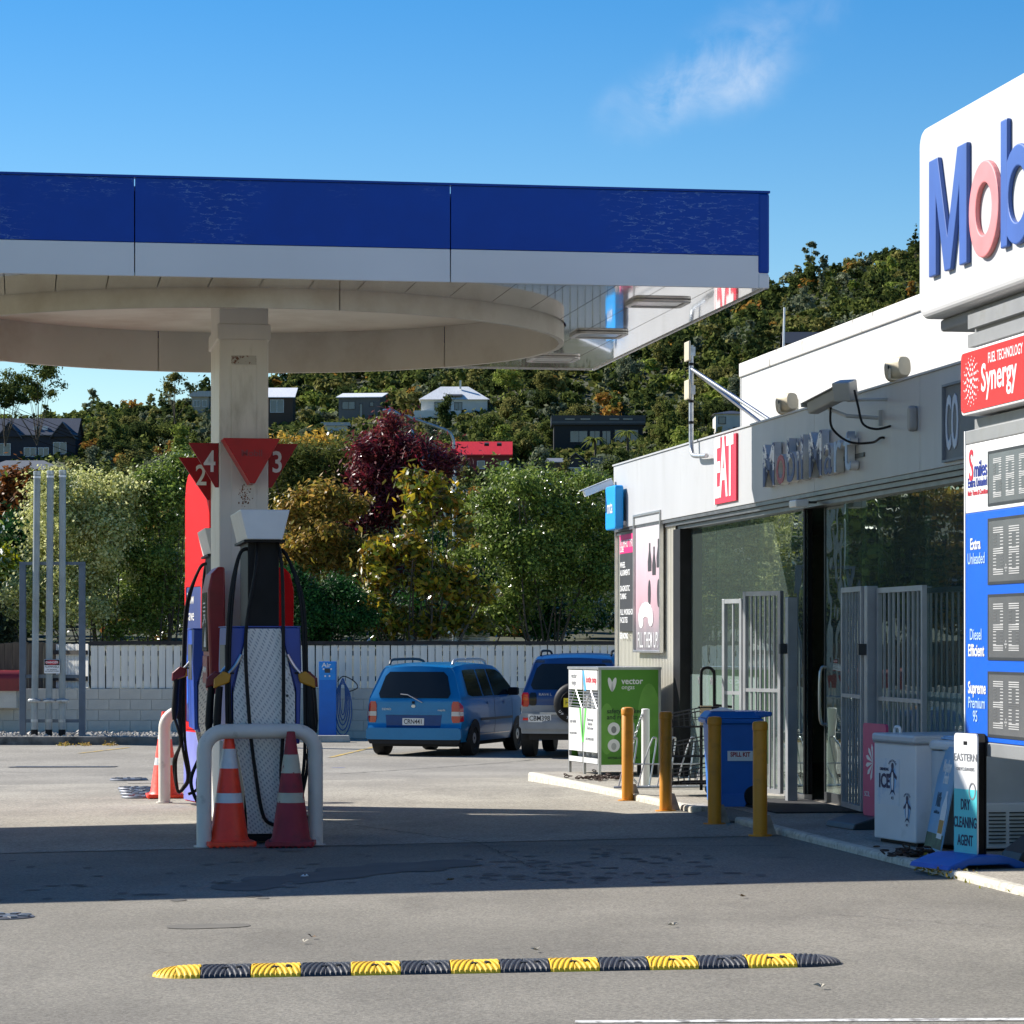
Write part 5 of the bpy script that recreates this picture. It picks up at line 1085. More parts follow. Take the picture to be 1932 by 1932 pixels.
for i in range(5):
    x = -.28+i*.21; rk.tube(spline([(x-.07, -.06, .02), (x+.02, 0, .3), (x+.11, .05, .52), (x+.14, .06, .54), (x+.16, .06, .51), (x+.12, .05, .25), (x+.08, .04, .02)], 5), .009, 7)
rk.build('loops', steel, t, smooth=True); MB().tube([(-.4, -.06, .02), (.75, -.06, .02)], .012, 7).tube([(-.3, .05, .02), (.75, .05, .02)], .012, 7).tube([(-.2, .04, .26), (.7, .04, .26)], .008, 7).build('base_tube', steel, t, smooth=True)
# wheelie bin
bl = mat('bin blue', srgb(8, 104, 192), .45, var=.08, scale=4); g = lev(1378, 1519, PATH_Z)
t = thing('wheelie_bin', 'blue wheelie bin labelled spill kit beside the bollards', 'bin', g, YAW-.12)
def frus(mbx, z0, z1, a, b): mbx.add([(-a[0], -a[1], z0), (a[0], -a[1], z0), (a[0], a[1], z0), (-a[0], a[1], z0), (-b[0], -b[1], z1), (b[0], -b[1], z1), (b[0], b[1], z1), (-b[0], b[1], z1)], [(3, 2, 1, 0), (4, 5, 6, 7), (0, 1, 5, 4), (1, 2, 6, 5), (2, 3, 7, 6), (3, 0, 4, 7)])
mbx = MB(); frus(mbx, .02, .80, (.2, .24), (.235, .29)); mbx.build('body', bl, t, bevel=.03, seg=3)
mbx = MB(); frus(mbx, .79, .835, (.275, .33), (.28, .335)); mbx.build('rim', bl, t, bevel=.012)
mbx = MB(); frus(mbx, .837, .905, (.275, .33), (.22, .27)); o = mbx.build('lid', bl, t, bevel=.02)
MB().prism([(.2, .84), (.36, .86), (.37, .9), (.2, .905)], -.3, .3).build('lid_hinge', bl, t, bevel=.012)
MB().prism([(-.12, .0), (.12, .0), (.1, .12), (-.1, .12)], -.262, -.235).build('foot_recess', bl, t)
for s_ in (-1, 1): o = MB().lathe([(.09, -.025), (.1, -.015), (.1, .015), (.09, .025)], 20).build('wheel', rubber, t); o.location = (.2, s_*.26, .1); o.rotation_euler = (pi/2, 0, 0)
lab = MB().box(-.09, -.004, -.055, .155, 0, .04).build('label_plate', white_clean, t); lab.location = (.03, -.276, .49); lab.rotation_euler = (R(-3.7), 0, 0)
text('lettering', 'SPILL KIT', .058, (.032, -.0048, .004), mat('spill red', srgb(170, 20, 40), .5), lab, .82, bold=.002)
pp = MB(); pp.add([(-.24, -.2, .91), (-.02, -.26, .912), (.02, -.1, .915), (-.1, .02, .93), (-.22, -.05, .912), (-.12, -.14, .945)], [(0, 1, 5), (1, 2, 5), (2, 3, 5), (3, 4, 5), (4, 0, 5)])
tp = pp.build('crumpled_paper', white_clean); tp.location = g; tp.rotation_euler = (0, 0, YAW); tag(tp, 'crumpled white paper lying on the blue bin lid', 'paper')

# ================================================================== vent pipes, air tower, wheel stop
t = thing('vent_pipe_frame', 'grey steel frame with three tall tank vent pipes', 'vent pipes', (0, 53.2, 0))
VY = 53.2; vx = lambda x: (x-CX)*VY/FPX; vz = lambda y: EYE+(HY-y)*VY/FPX
slate = mat('slate grey paint', srgb(92, 104, 116), .5, var=.12)
for x in (43, 155): MB().box(vx(x)-.055, -.05, -.15, vx(x)+.055, .05, vz(1066)).build('frame_post', slate, t, bevel=.005)
MB().box(vx(43)-.055, -.05, vz(1066)+.001, vx(155)+.055, .05, vz(1060)).build('frame_rail', slate, t); 
for y in (1276, 1360): MB().box(vx(43)+.056, -.03, vz(y)-.03, vx(155)-.056, .03, vz(y)+.03).build('frame_rail', slate, t)
gp = mat('grey vent pipe', (.3, .33, .33, 1), .5, metal=.3, var=.15, scale=3)
for k, (xb_, xt_, yt) in enumerate(((67, 72, 889), (94, 97, 888), (119, 120, 887))):
    y_ = -.12; P = lambda x, y: (vx(x), y_, vz(y)); pm_ = thing
    o = MB().tube([P(xb_, 1376), P(xb_+(xt_-xb_)*.5, 1150), P(xt_, yt+8)], .062, 14).build('vent_pipe', gp, t, smooth=True)
    MB().cyl((vx(xb_), y_, -.12), P(xb_, 1376), .064).build('pipe_foot', black, o, smooth=True); MB().lathe([(.066, 0), (.068, .06), (.05, .07)], 14, c=(vx(xt_), y_, vz(yt+8))).build('cap', galv, o); MB().lathe([(.067, 0), (.067, .035)], 14, c=(vx(xt_), y_, vz(yt+14))).build('white_band', white_clean, o)
    MB().lathe([(.1, 0), (.125, .02), (.125, .045), (.1, .065)], 14, c=(vx(xb_)+.005, y_, vz(1325))).build('flange', galv, o); MB().lathe([(.067, 0), (.067, .05)], 14, c=(vx(xb_), y_, vz(1362))).build('clamp', galv, o)
t = thing('danger_sign', 'small white danger flammable sign on the middle vent pipe', 'sign', (vx(101.5), VY-.2, vz(1257))); MB().box(-.14, -.01, -.125, .14, 0, .125).build('plate', white_clean, t, bevel=.004)
MB().box(-.135, -.013, .02, .135, -.0105, .12).build('black_band', ink, t); MB().prism(ell(0, .07, .12, .04, 20), -.016, -.0135).build('red_oval', red_i, t); text('lettering', 'DANGER', .055, (0, -.017, .07), white_clean, t, 1.0, bold=.001); text('lettering', 'FLAMMABLE', .05, (0, -.0115, -.01), ink, t, .95); text('lettering', 'NO SMOKING\nNO NAKED FLAMES', .03, (0, -.0115, -.075), ink, t, .95)
AY = 55.3; t = thing('air_tower', 'bright blue tyre air tower against the block wall', 'air pump', ((618.5-CX)*AY/FPX, AY, 0)); zt2 = EYE+(HY-1248)*AY/FPX
cy = mat('air tower blue', srgb(0, 112, 200), .4, var=.08); MB().box(-.16, -.12, -.16, .16, .12, zt2).build('cabinet', cy, t, bevel=.01); MB().box(-.15, -.126, zt2-.34, .15, -.121, zt2-.01).build('control_plate', mat('light blue plate', srgb(20, 140, 220), .4), t)
text('lettering', 'Air', .12, (-.02, -.128, zt2-.07), white_clean, t, 1.1, bold=.002); MB().box(-.05, -.132, zt2-.21, .05, -.127, zt2-.13).build('screen', dark_metal, t)
for a, b in ((-.07, -.14), (.07, -.14), (-.04, -.27), (.04, -.27)): MB().prism(ell(a, zt2+b, .017, .017, 12), -.134, -.127).build('button', white_clean, t)
hmb = MB()
for k in range(5): 
    r_ = .09+.015*k; hmb.tube([(.28+(.06+.02*k)*sin(a)*(.8+.1*k), -.02-.012*k, .62-.06*k+(.34+.035*k)*cos(a)) for a in [2*pi*i/24 for i in range(24)]], .011, 6, closed=True)
hmb.build('coiled_hose', mat('air hose blue', srgb(40, 84, 140), .5), t, smooth=True); MB().tube(spline([(.18, 0, .9), (.3, -.03, 1.0), (.5, -.05, .9), (.55, -.04, .78), (.35, -.03, .7)], 6), .01, 6).build('hose_end', rubber, t, smooth=True)
g = gnd(617, 1401); t = thing('wheel_stop', 'low concrete wheel stop in front of the air tower', 'wheel stop', g); MB().prism([(-.5, 0), (.42, 0), (.4, .13), (-.5, .13)], -.07, .07).build('bar', mat('pale concrete stop', (.4, .39, .35, 1), .9, var=.2, scale=6), t, bevel=.015)

# ================================================================== speed hump
hy = mat('hump yellow', srgb(236, 190, 30), .55, var=.1, scale=9, dirt=srgb(150, 116, 40), dscale=10, dth=(.55, .8)); hk = mat('hump black', (.03, .033, .038, 1), .5, var=.3, scale=9)
a, b = gnd(287, 1841), gnd(1588, 1817); d = b-a; ln_ = d.length; hump = thing('speed_hump', 'yellow and black chevron speed hump across the asphalt', 'speed hump', a, math.atan2(d.y, d.x)); hump.rotation_euler.y = -math.atan2(d.z, sqrt(d.x**2+d.y**2))
NS = 14; SL = ln_/NS; HW = .17; HH = .048
def hseg(kind, L_):
    mbx = MB(); nx, ny = 96, 26; vs = []
    for i in range(nx+1):
        u = i/nx
        for j in range(ny+1):
            v = -1+2*j/ny; ww = HW
            if kind == 'L': ww *= sqrt(max(0, 1-((1-u))**2.4)) if u < 1 else 1
            if kind == 'R': ww *= sqrt(max(0, 1-u**2.4))
            hh = HH*(max(0, 1-v*v)**.55)*(min(1, ww/HW+.02))
            x = u*L_; y = v*ww; ph = (x-y*.24 if u < .5 else x+y*.24)/.027; rg = .5+.5*max(-1, min(1, 2.2*sin(2*pi*ph)))
            z = hh+((.0045*rg) if .02 < u < .98 and abs(v) < .93 else 0)
            vs.append((x, y, z-.002))
    mbx.add(vs, [(i*(ny+1)+j, (i+1)*(ny+1)+j, (i+1)*(ny+1)+j+1, i*(ny+1)+j+1) for i in range(nx) for j in range(ny)]); return mbx
protos = {}
for k in range(NS):
    kind = 'L' if k == 0 else 'R' if k == NS-1 else 'M'; m_ = hy if k % 2 == 0 else hk; key = (kind, k % 2)
    if key in protos: o = copy_of(protos[key], hump)
    else: o = hseg(kind, SL-.003).build('segment', m_, hump, fix=False); protos[key] = o
    o.location.x = k*SL
    if kind == 'M':
        f = MB().prism([(.42*SL, -.09), (.56*SL, -.09), (.54*SL, -.05), (.5*SL, -.04), (.44*SL, -.05)], .03, .046, 'z').prism(ell(.74*SL, -.06, .014, .03, 10), .03, .0495, 'z').build('fixing_hole', ink, o)
# manhole covers, drain, hydrant caps
iron = mat('cast iron cover', (.2, .205, .22, 1), .4, metal=.6, var=.3, scale=10)
def cover(label, x, y, r_, name='manhole_cover', h=.03):
    g = gnd(x, y); t = thing(name, label, 'manhole cover', g, rng_.random(), 'round iron covers in the forecourt'); MB().lathe([(r_, -.01), (r_, h*.6), (r_*.93, h)], 26).build('lid', iron, t, smooth=30)
    for k in range(8): a = 2*pi*k/8; MB().box(-.02, r_*.5, h, .02, r_*.9, h+.008, M=Matrix.Rotation(a, 4, 'Z')).build('rib', iron, t)
cover('round iron cover farthest from the island, on a pale patch', 243, 1473, .24)
for k, y in enumerate((1490, 1495, 1500, 1506)): cover(('back', 'second', 'third', 'front')[k]+' iron cover of the four in a row left of the far cone', 255+3*k, y, .2)
cover('round iron cover at the left edge near the shadow', 12, 1731, .17, h=.012)
t = thing('drain_grate', 'long slotted drain grate in the forecourt at left', 'drain', gnd(120, 1448)); MB().box(-.75, -.16, 0, .75, .16, .006).build('frame', joint_m, t)
for k in range(22): MB().box(-.02, -.15, .007, .02, .15, .014, M=Matrix.Translation((-.7+k*.066, 0, 0)) @ Matrix.Rotation(R(-24), 4, 'Z')).build('slat', iron, t)
pt = MB(); q = [gnd(238, 1475), gnd(420, 1475), gnd(420, 1478.5), gnd(241, 1479)]; pt.add([(p_.x, p_.y, p_.z+.0085) for p_ in q], [(0, 1, 2, 3)]); pt.build('patch', path_c, road, fix=False)
# ================================================================== cars
class Car:
    def __init__(s, L, W, top, zs, belt, lean, roofw, root):
        s.L, s.W, s.topf, s.zs, s.belt, s.lean, s.roofw, s.root = L, W, top, zs, belt, lean, roofw, root
    def hw(s, y, z):
        W = s.W
        if z < .55: w_ = W-.06*((.55-z)/.35)**2
        elif z < s.belt: w_ = W-.02*((z-.55)/(s.belt-.55))
        else: w_ = (W-.02)+(s.roofw-(W-.02))*((z-s.belt)/(1.5-s.belt))
        if y > s.L-1.0: w_ -= .16*((y-s.L+1.0)/1.0)**2.2
        if y < .4: w_ -= .05*((.4-y)/.4)**2
        return w_
    def ry(s, z):                                   # y of the rear face at height z
        return s.lean(z)
    def Y(s, y, z):                                  # shear the tail columns along the rear face
        return y if y > 1.0 else s.ry(z)+(1.0-s.ry(z))*y
    def rear(s, x, z, off=0): return Vector((x, s.ry(z)+.05*(abs(x)/s.hw(0, z))**3-off, z))
    def side(s, y, z, sd, off=0): return Vector((sd*(s.hw(y, z)+off), s.Y(y, z), z))
    def body(s, m, m2, split):
        mb = MB(); ys = [0, .05, .12, .2, .3, .45, .6, .8]+[1+i*(s.L-1)/30 for i in range(31)]; n = 26
        for sd in (-1, 1):
            V = [];
            for y in ys:
                tp = s.topf(y)
                for k in range(n+1):
                    z = s.zs+(tp-s.zs)*(k/n)**.9; p = s.side(y, z, sd)
                    if k >= n-1: p.x *= (.985 if k == n-1 else .955)
                    if y == 0: p.y = s.rear(p.x, z).y
                    V.append(p)
            F = [(i*(n+1)+k, (i+1)*(n+1)+k, (i+1)*(n+1)+k+1, i*(n+1)+k+1) for i in range(len(ys)-1) for k in range(n)]
            o = len(mb.v); mb.v += [tuple(p) for p in V]
            for f in F: mb.f.append([q+o for q in f]); mb.mi.append(1 if (split and sum(V[q].z for q in f)/4 < split) else 0)
        nx = 14; V = []                              # roof and bonnet
        for y in ys:
            tp = s.topf(y); w_ = s.hw(y, tp)*.955; yy = s.Y(y, tp)
            for i in range(nx+1): u = -1+2*i/nx; V.append((u*w_, yy+(.0 if y > 0 else .05*abs(u)**3-.0), tp+.035*(1-u*u)))
        mb.add(V, [(j*(nx+1)+i, (j+1)*(nx+1)+i, (j+1)*(nx+1)+i+1, j*(nx+1)+i+1) for j in range(len(ys)-1) for i in range(nx)])
        V = []; tp = s.topf(0)                       # rear face
        for k in range(n+1):
            z = s.zs+(tp-s.zs)*(k/n)**.9; w_ = s.hw(0, z)*(.955 if k == n else .985 if k == n-1 else 1)
            for i in range(nx+1): u = -1+2*i/nx; q = s.rear(u*w_, z); q.z += .035*(1-u*u)*(k/n)**6; V.append(q)
        o = len(mb.v); mb.v += [tuple(p) for p in V]
        for k in range(n):
            for i in range(nx):
                f = (k*(nx+1)+i, (k+1)*(nx+1)+i, (k+1)*(nx+1)+i+1, k*(nx+1)+i+1); mb.f.append([q+o for q in f]); mb.mi.append(1 if (split and sum(V[q].z for q in f)/4 < split) else 0)
        V = []                                        # nose
        for k in range(9):
            z = s.zs+(s.topf(s.L)-s.zs)*k/8; w_ = s.hw(s.L, z)
            for i in range(9): u = -1+2*i/8; V.append((u*w_, s.L+.12*(1-u*u), z))
        mb.add(V, [(k*9+i, k*9+i+1, (k+1)*9+i+1, (k+1)*9+i) for k in range(8) for i in range(8)])
        ob = mb.build('body', [m, m2], s.root, smooth=35)
        return ob
    def rpatch(s, name, x0b, x1b, x0t, x1t, z0, z1, m, off=.006, parent=None, n=10, r=.0, deep=.02):
        V = []; nz_ = 6
        for k in range(nz_+1):
            f = k/nz_; z = z0+(z1-z0)*f; a = x0b+(x0t-x0b)*f; b = x1b+(x1t-x1b)*f
            e_ = r*(1-sqrt(max(0, 1-(1-min(1, min(f, 1-f)*(z1-z0)/max(r, 1e-6)))**2))) if r else 0
            for i in range(n+1): V.append(s.rear(a+e_+(b-a-2*e_)*i/n, z, off))
        N = len(V); V += [p+Vector((0, deep, 0)) for p in V]
        F = [(k*(n+1)+i, k*(n+1)+i+1, (k+1)*(n+1)+i+1, (k+1)*(n+1)+i) for k in range(nz_) for i in range(n)]
        rim = [i for i in range(n+1)]+[k*(n+1)+n for k in range(1, nz_+1)]+[nz_*(n+1)+i for i in range(n-1, -1, -1)]+[k*(n+1) for k in range(nz_-1, 0, -1)]
        F += [(rim[i], rim[(i+1) % len(rim)], rim[(i+1) % len(rim)]+N, rim[i]+N) for i in range(len(rim))]
        return MB().add(V, F).build(name, m, parent or s.root, smooth=35)
    def spatch(s, name, ys, zl, zh, sd, m, off=.004, parent=None):
        V = []; nz_ = 6
        for y in ys:
            for k in range(nz_+1): z = zl(y)+(zh(y)-zl(y))*k/nz_; V.append(s.side(y, z, sd, off))
        return MB().add(V, [(i*(nz_+1)+k, (i+1)*(nz_+1)+k, (i+1)*(nz_+1)+k+1, i*(nz_+1)+k+1) for i in range(len(ys)-1) for k in range(nz_)]).build(name, m, parent or s.root, smooth=35)
    def wheel(s, y, sd, r_, capm, spokes):
        x = s.hw(y, .35); t = s.root
        o = MB().lathe([(r_*.62, -.1), (r_*.97, -.095), (r_, -.06), (r_, .07), (r_*.95, .1), (r_*.64, .105), (r_*.6, .09)], 28).build('wheel', rubber, t, smooth=40)
        o.matrix_local = Matrix.Translation((sd*(x-.075), y, r_)) @ Matrix.Rotation(sd*pi/2, 4, 'Y')
        MB().lathe([(.01, .085), (r_*.2, .1), (r_*.3, .09), (r_*.62, .085), (r_*.63, .06)], 24).build('hub_cap', capm, o, smooth=40)
        for k in range(spokes): a = 2*pi*k/spokes; MB().prism(ell(r_*.44, 0, r_*.1, r_*.06, 10), .088, .094, 'z', M=Matrix.Rotation(a, 4, 'Z')).build('cap_slot', black, o)
        # arch
        ar = MB(); n = 18; V = []
        for k in range(n+1):
            a = pi*k/n
            for q in (r_*1.02, r_*1.17): V.append(s.side(y+q*cos(a), max(s.zs, r_*.9+q*sin(a)), sd, .006))
        ar.add(V, [(2*k, 2*k+1, 2*k+3, 2*k+2) for k in range(n)]); ar.build('wheel_arch', black, t)
        V = [s.side(y, r_, sd, .003)]+[s.side(y+r_*1.05*cos(2*pi*k/24), max(s.zs, r_*.92+r_*1.05*sin(2*pi*k/24)), sd, .004) for k in range(24)]
        MB().add(V, [(0, 1+k, 1+(k+1) % 24) for k in range(24)]).build('wheel_well', black, t)
        return o
tint = mat('dark car glass', (.012, .015, .017, 1), .08, var=.05, spec=.3); lens_r = mat('red lamp lens', srgb(170, 14, 24), .12, var=.1, coat=.5); lens_w = mat('clear lamp lens', (.55, .53, .5, 1), .15); lens_o = mat('amber lamp lens', srgb(214, 90, 30), .15)
plate_m = mat('number plate white', (.68, .68, .64, 1), .4); hubm = mat('hub cap silver', (.45, .45, .45, 1), .35, metal=.5, var=.1); under = mat('underbody black', (.01, .01, .011, 1), .8)
dblue = mat('metallic blue paint', srgb(20, 110, 162), .3, metal=.3, var=.04, coat=.25); dblue2 = dblue
def lerp_top(pts):
    def f(y):
        for (a, za), (b, zb) in zip(pts, pts[1:]):
            if y <= b: t_ = (y-a)/(b-a); t_ = max(0, t_); return za+(zb-za)*t_
        return pts[-1][1]
    return f
h_ = Vector((.292, .956, 0)); rear_c = Vector((-1.575, 47.08, -.18))
t = thing('parked_car', 'blue hatchback wagon with roof rails and plate CRN441', 'car', rear_c, R(-17), 'blue cars parked by the fence')
top1 = lerp_top([(0, 1.40), (.25, 1.435), (.8, 1.46), (1.8, 1.46), (2.3, 1.43), (2.55, 1.36), (3.05, .98), (3.4, .93), (3.7, .83), (3.8, .72)])
lean1 = lambda z: 0.0 if z < .48 else .03+.03*(z-.48) if z < .9 else .043+.36*(z-.9)
c1 = Car(3.8, .825, top1, .23, .92, lean1, .60, t); c1.body(dblue, dblue, 0)
MB().box(-.7, .1, .16, .7, 3.6, .26).build('underbody', under, t)
c1.rpatch('rear_window', -.62, .62, -.50, .50, .93, 1.345, tint, .016, r=.05)
c1.rpatch('bumper', -.80, .80, -.79, .79, .27, .455, dblue, .035, deep=.08, r=.03)
c1.rpatch('bumper_skirt', -.74, .74, -.78, .78, .2, .268, under, .012, deep=.05)
for sd in (-1, 1):
    a, b = sorted((sd*.63, sd*.775)); lt = c1.rpatch('tail_light', a, b, a+(.0 if sd > 0 else .02), b-(.02 if sd > 0 else 0), .54, .875, lens_r, .010, r=.02); c1.rpatch('clear_band', a, b, a, b, .645, .715, lens_w, .014, parent=lt)
    ls = c1.spatch('tail_light_side', [0.0, .04, .08, .12], lambda y: .55+.1*y, lambda y: .87-.6*y, sd, lens_r, .006); c1.spatch('clear_band', [0, .04, .08, .115], lambda y: .65, lambda y: .71, sd, lens_w, .009, parent=ls)
    zl = lambda y: .95; zh = lambda y: min(1.38, top1(y)-.075)
    c1.spatch('side_window', [.38, .6, .9, 1.15], lambda y: .95+max(0, .5-y)*.25, zh, sd, tint); c1.spatch('side_window', [1.22, 1.5, 1.72], zl, zh, sd, tint); c1.spatch('side_window', [1.78, 2.0, 2.3, 2.5, 2.7, 2.86], zl, lambda y: max(.955, min(1.38, top1(y)-.07)), sd, tint)
    c1.spatch('door_seam', [1.745, 1.757], lambda y: .32, lambda y: .93, sd, black, .003); c1.spatch('door_seam', [2.72, 2.732], lambda y: .32, lambda y: .9, sd, black, .003); c1.spatch('rub_strip', [.95, 1.4, 1.9, 2.3, 2.7], lambda y: .56, lambda y: .6, sd, dark_metal, .012)
    c1.spatch('sill_trim', [.95, 1.5, 2.0, 2.6], lambda y: .33, lambda y: .345, sd, steel, .006)
    for y in (1.35, 2.25): c1.spatch('door_handle', [y, y+.06, y+.16], lambda y: .82, lambda y: .855, sd, dblue, .02)
    rp_ = [Vector((sd*.53, .42, 1.46)), Vector((sd*.53, .5, 1.525)), Vector((sd*.54, .8, 1.54)), Vector((sd*.54, 1.7, 1.54)), Vector((sd*.53, 2.05, 1.51)), Vector((sd*.53, 2.15, 1.45))]; MB().tube(spline(rp_, 4), .022, 8).build('roof_rail', dark_metal if sd < 0 else hubm, t, smooth=True)
    mr_ = c1.side(2.6, 1.0, sd, .1); o = MB().prism(rrect(-.09, -.06, .09, .07, .03, 3), -.05, .05).build('wing_mirror', black, t, bevel=.02); o.location = mr_
    for y in (.65, 3.04): c1.wheel(y, sd, .285, hubm, 6)
for z, x0, x1 in ((.60, -.45, .45),): c1.rpatch('plate_recess', x0, x1, x0-.02, x1+.02, .46, .66, mat('recess blue', srgb(10, 58, 112), .4), .004)
pl_ = c1.rpatch('number_plate', -.18, .18, -.18, .18, .5, .61, plate_m, .012)
text('plate_number', 'CRN441', .105, (0, c1.rear(0, .555).y-.014, .553), ink, t, .84, bold=.001)
c1.rpatch('garnish', -.46, .46, -.46, .46, .668, .69, dblue, .014); MB().prism(ell(0, .80, .035, .025, 16), c1.ry(.8)-.012, c1.ry(.8)).build('badge', steel, t); text('badge_lettering', 'DEMIO', .05, (-.45, c1.ry(.75)-.006, .75), steel, t, 1); text('badge_lettering', 'mazda', .05, (.47, c1.ry(.75)-.006, .74), steel, t, 1)
MB().tube([c1.rear(.15, .86, .02), c1.rear(-.1, .98, .025), c1.rear(-.22, .99, .025)], .009, 6).build('wiper', hubm, t); MB().tube([c1.rear(-.24, 1.0, .02), c1.rear(.08, .93, .02)], .006, 5).build('wiper_blade', black, t)
c1.rpatch('wiper_mount', -.02, .02, -.02, .02, .84, .88, black, .02)
for sd in (-1, 1): MB().tube([(sd*.62, .15, .22), (sd*.62, .25, .02+.02), (sd*.5, .25, .03)], .01, 5).build('mud_flap', black, t) if False else None
for x in (-.25, .25):
    o = MB().prism(rrect(x-.12, 1.0, x+.12, 1.22, .05, 3), .95, 1.02).build('head_rest', black, t)

t = thing('parked_car', 'blue and silver off-roader with rear spare wheel, plate CBM398', 'car', Vector((.93, 46.2, -.17)), R(-9), 'blue cars parked by the fence')
top2 = lerp_top([(0, 1.53), (.3, 1.58), (.8, 1.60), (1.6, 1.60), (2.0, 1.55), (2.2, 1.48), (2.75, 1.08), (3.2, 1.02), (3.6, .95), (3.72, .8)])
lean2 = lambda z: .0 if z < .6 else .02 if z < .95 else .02+.26*(z-.95)
rblue = mat('off-roader blue paint', srgb(26, 62, 114), .3, metal=.25, coat=.25, var=.04); rsil = mat('silver cladding', srgb(132, 136, 140), .45, metal=.2, var=.08)
c2 = Car(3.72, .845, top2, .38, 1.0, lean2, .66, t); c2.body(rblue, rsil, .82)
MB().box(-.7, .15, .28, .7, 3.5, .4).build('underbody', under, t)
c2.rpatch('rear_window', -.68, .68, -.55, .55, 1.07, 1.47, tint, .016, r=.06); c2.rpatch('rear_roof_edge', -.62, .62, -.6, .6, 1.485, 1.525, mat('dark roof paint', (.03, .035, .05, 1), .25, coat=.5), .004)
c2.rpatch('bumper', -.83, .83, -.83, .83, .45, .70, rsil, .05, deep=.1, r=.04); c2.rpatch('bumper_step', -.5, .5, -.5, .5, .68, .715, hubm, .06)
for sd in (-1, 1):
    a, b = sorted((sd*.68, sd*.80)); l_ = c2.rpatch('tail_light', a, b, a, b, .80, 1.02, lens_r, .010, r=.02); c2.rpatch('amber_lens', a+.02, b-.02, a+.02, b-.02, .9, .99, lens_o, .013, parent=l_); a, b = sorted((sd*.56, sd*.675)); c2.rpatch('dark_lens', a, b, a, b, .82, 1.02, tint, .010, r=.02); c2.spatch('tail_light_side', [0, .05, .1], lambda y: .82, lambda y: 1.02-.4*y, sd, lens_r, .006)
    a, b = sorted((sd*.66, sd*.77)); c2.rpatch('reflector', a, b, a, b, .59, .63, lens_r, .058)
    zh2 = lambda y: min(1.5, top2(y)-.09); c2.spatch('side_window', [.3, .7, 1.1, 1.4], lambda y: 1.06, zh2, sd, tint); c2.spatch('side_window', [1.47, 1.8, 2.1, 2.4, 2.55], lambda y: 1.06, lambda y: max(1.065, min(1.5, top2(y)-.08)), sd, tint)
    for y in (.62, 2.82): c2.wheel(y, sd, .34, hubm, 5)
    MB().tube(spline([(sd*.56, .5, 1.6), (sd*.56, .6, 1.66), (sd*.57, 1.0, 1.67), (sd*.57, 1.6, 1.66), (sd*.56, 1.75, 1.6)], 4), .018, 8).build('roof_rail', black, t, smooth=True)
    c2.spatch('wheel_flare', [.15, .4, .62, .84, 1.1], lambda y: .72, lambda y: .8, sd, rsil, .02)
MB().box(-.68, c2.rear(-.32, .62).y-.063, .56, -.32, .05, .68).build('number_plate', plate_m, t)
text('plate_number', 'CBM398', .11, (-.50, c2.rear(-.32, .62).y-.0645, .617), ink, t, .84, bold=.001)
text('badge_lettering', 'RAV4 L', .06, (-.42, c2.ry(1.0)-.009, .99), hubm, t, 1.1)
sw = MB().lathe([(.02, .1), (.2, .1), (.28, .085), (.315, .05), (.32, .0), (.31, -.06)], 32).build('spare_wheel', rubber, t, smooth=40); sw.matrix_local = Matrix.Translation((.05, -.1, .86)) @ Matrix.Rotation(pi/2, 4, 'X')
MB().lathe([(.19, .1), (.2, .108), (.205, .1)], 30).build('cover_ring', black, sw); MB().box(-.15, -.06, .1015, .1, .08, .104).build('yellow_sticker', mat('sticker yellow', srgb(226, 200, 40), .5), sw); text('sticker_lettering', 'HIRE', .1, (-.02, .01, .1045), ink, sw, 1, rot=(0, 0, 0)); 
for i, c_ in enumerate('UP TO'): a = R(212+12*i); text('cover_lettering', c_, .06, (.245*cos(a), .245*sin(a), .098), white_clean, sw, 1, rot=(0, 0, a+pi/2))
c2.rpatch('window_sticker', -.6, -.52, -.6, -.52, 1.09, 1.12, white_clean, .009)
# ================================================================== vegetation
npr = np.random.default_rng(11)
def leaf_mesh(name, c, nrm, ln_, wd_, m):
    n = len(c); nrm = nrm/np.linalg.norm(nrm, axis=1, keepdims=True)
    r = npr.normal(size=(n, 3)); a = np.cross(nrm, r); a /= np.linalg.norm(a, axis=1, keepdims=True)+1e-9; b = np.cross(nrm, a)
    L_ = (ln_*npr.uniform(.6, 1.3, (n, 1)))*.5; W_ = (wd_*npr.uniform(.6, 1.3, (n, 1)))*.5
    v = np.stack([c-a*L_, c-b*W_, c+a*L_, c+b*W_], 1).reshape(-1, 3).astype(np.float32)
    me = bpy.data.meshes.new(name); me.vertices.add(4*n); me.vertices.foreach_set('co', v.ravel()); me.loops.add(4*n); me.loops.foreach_set('vertex_index', np.arange(4*n, dtype=np.int32)); me.polygons.add(n); me.polygons.foreach_set('loop_start', np.arange(0, 4*n, 4, dtype=np.int32)); me.update(calc_edges=True)
    me.materials.append(m); return me
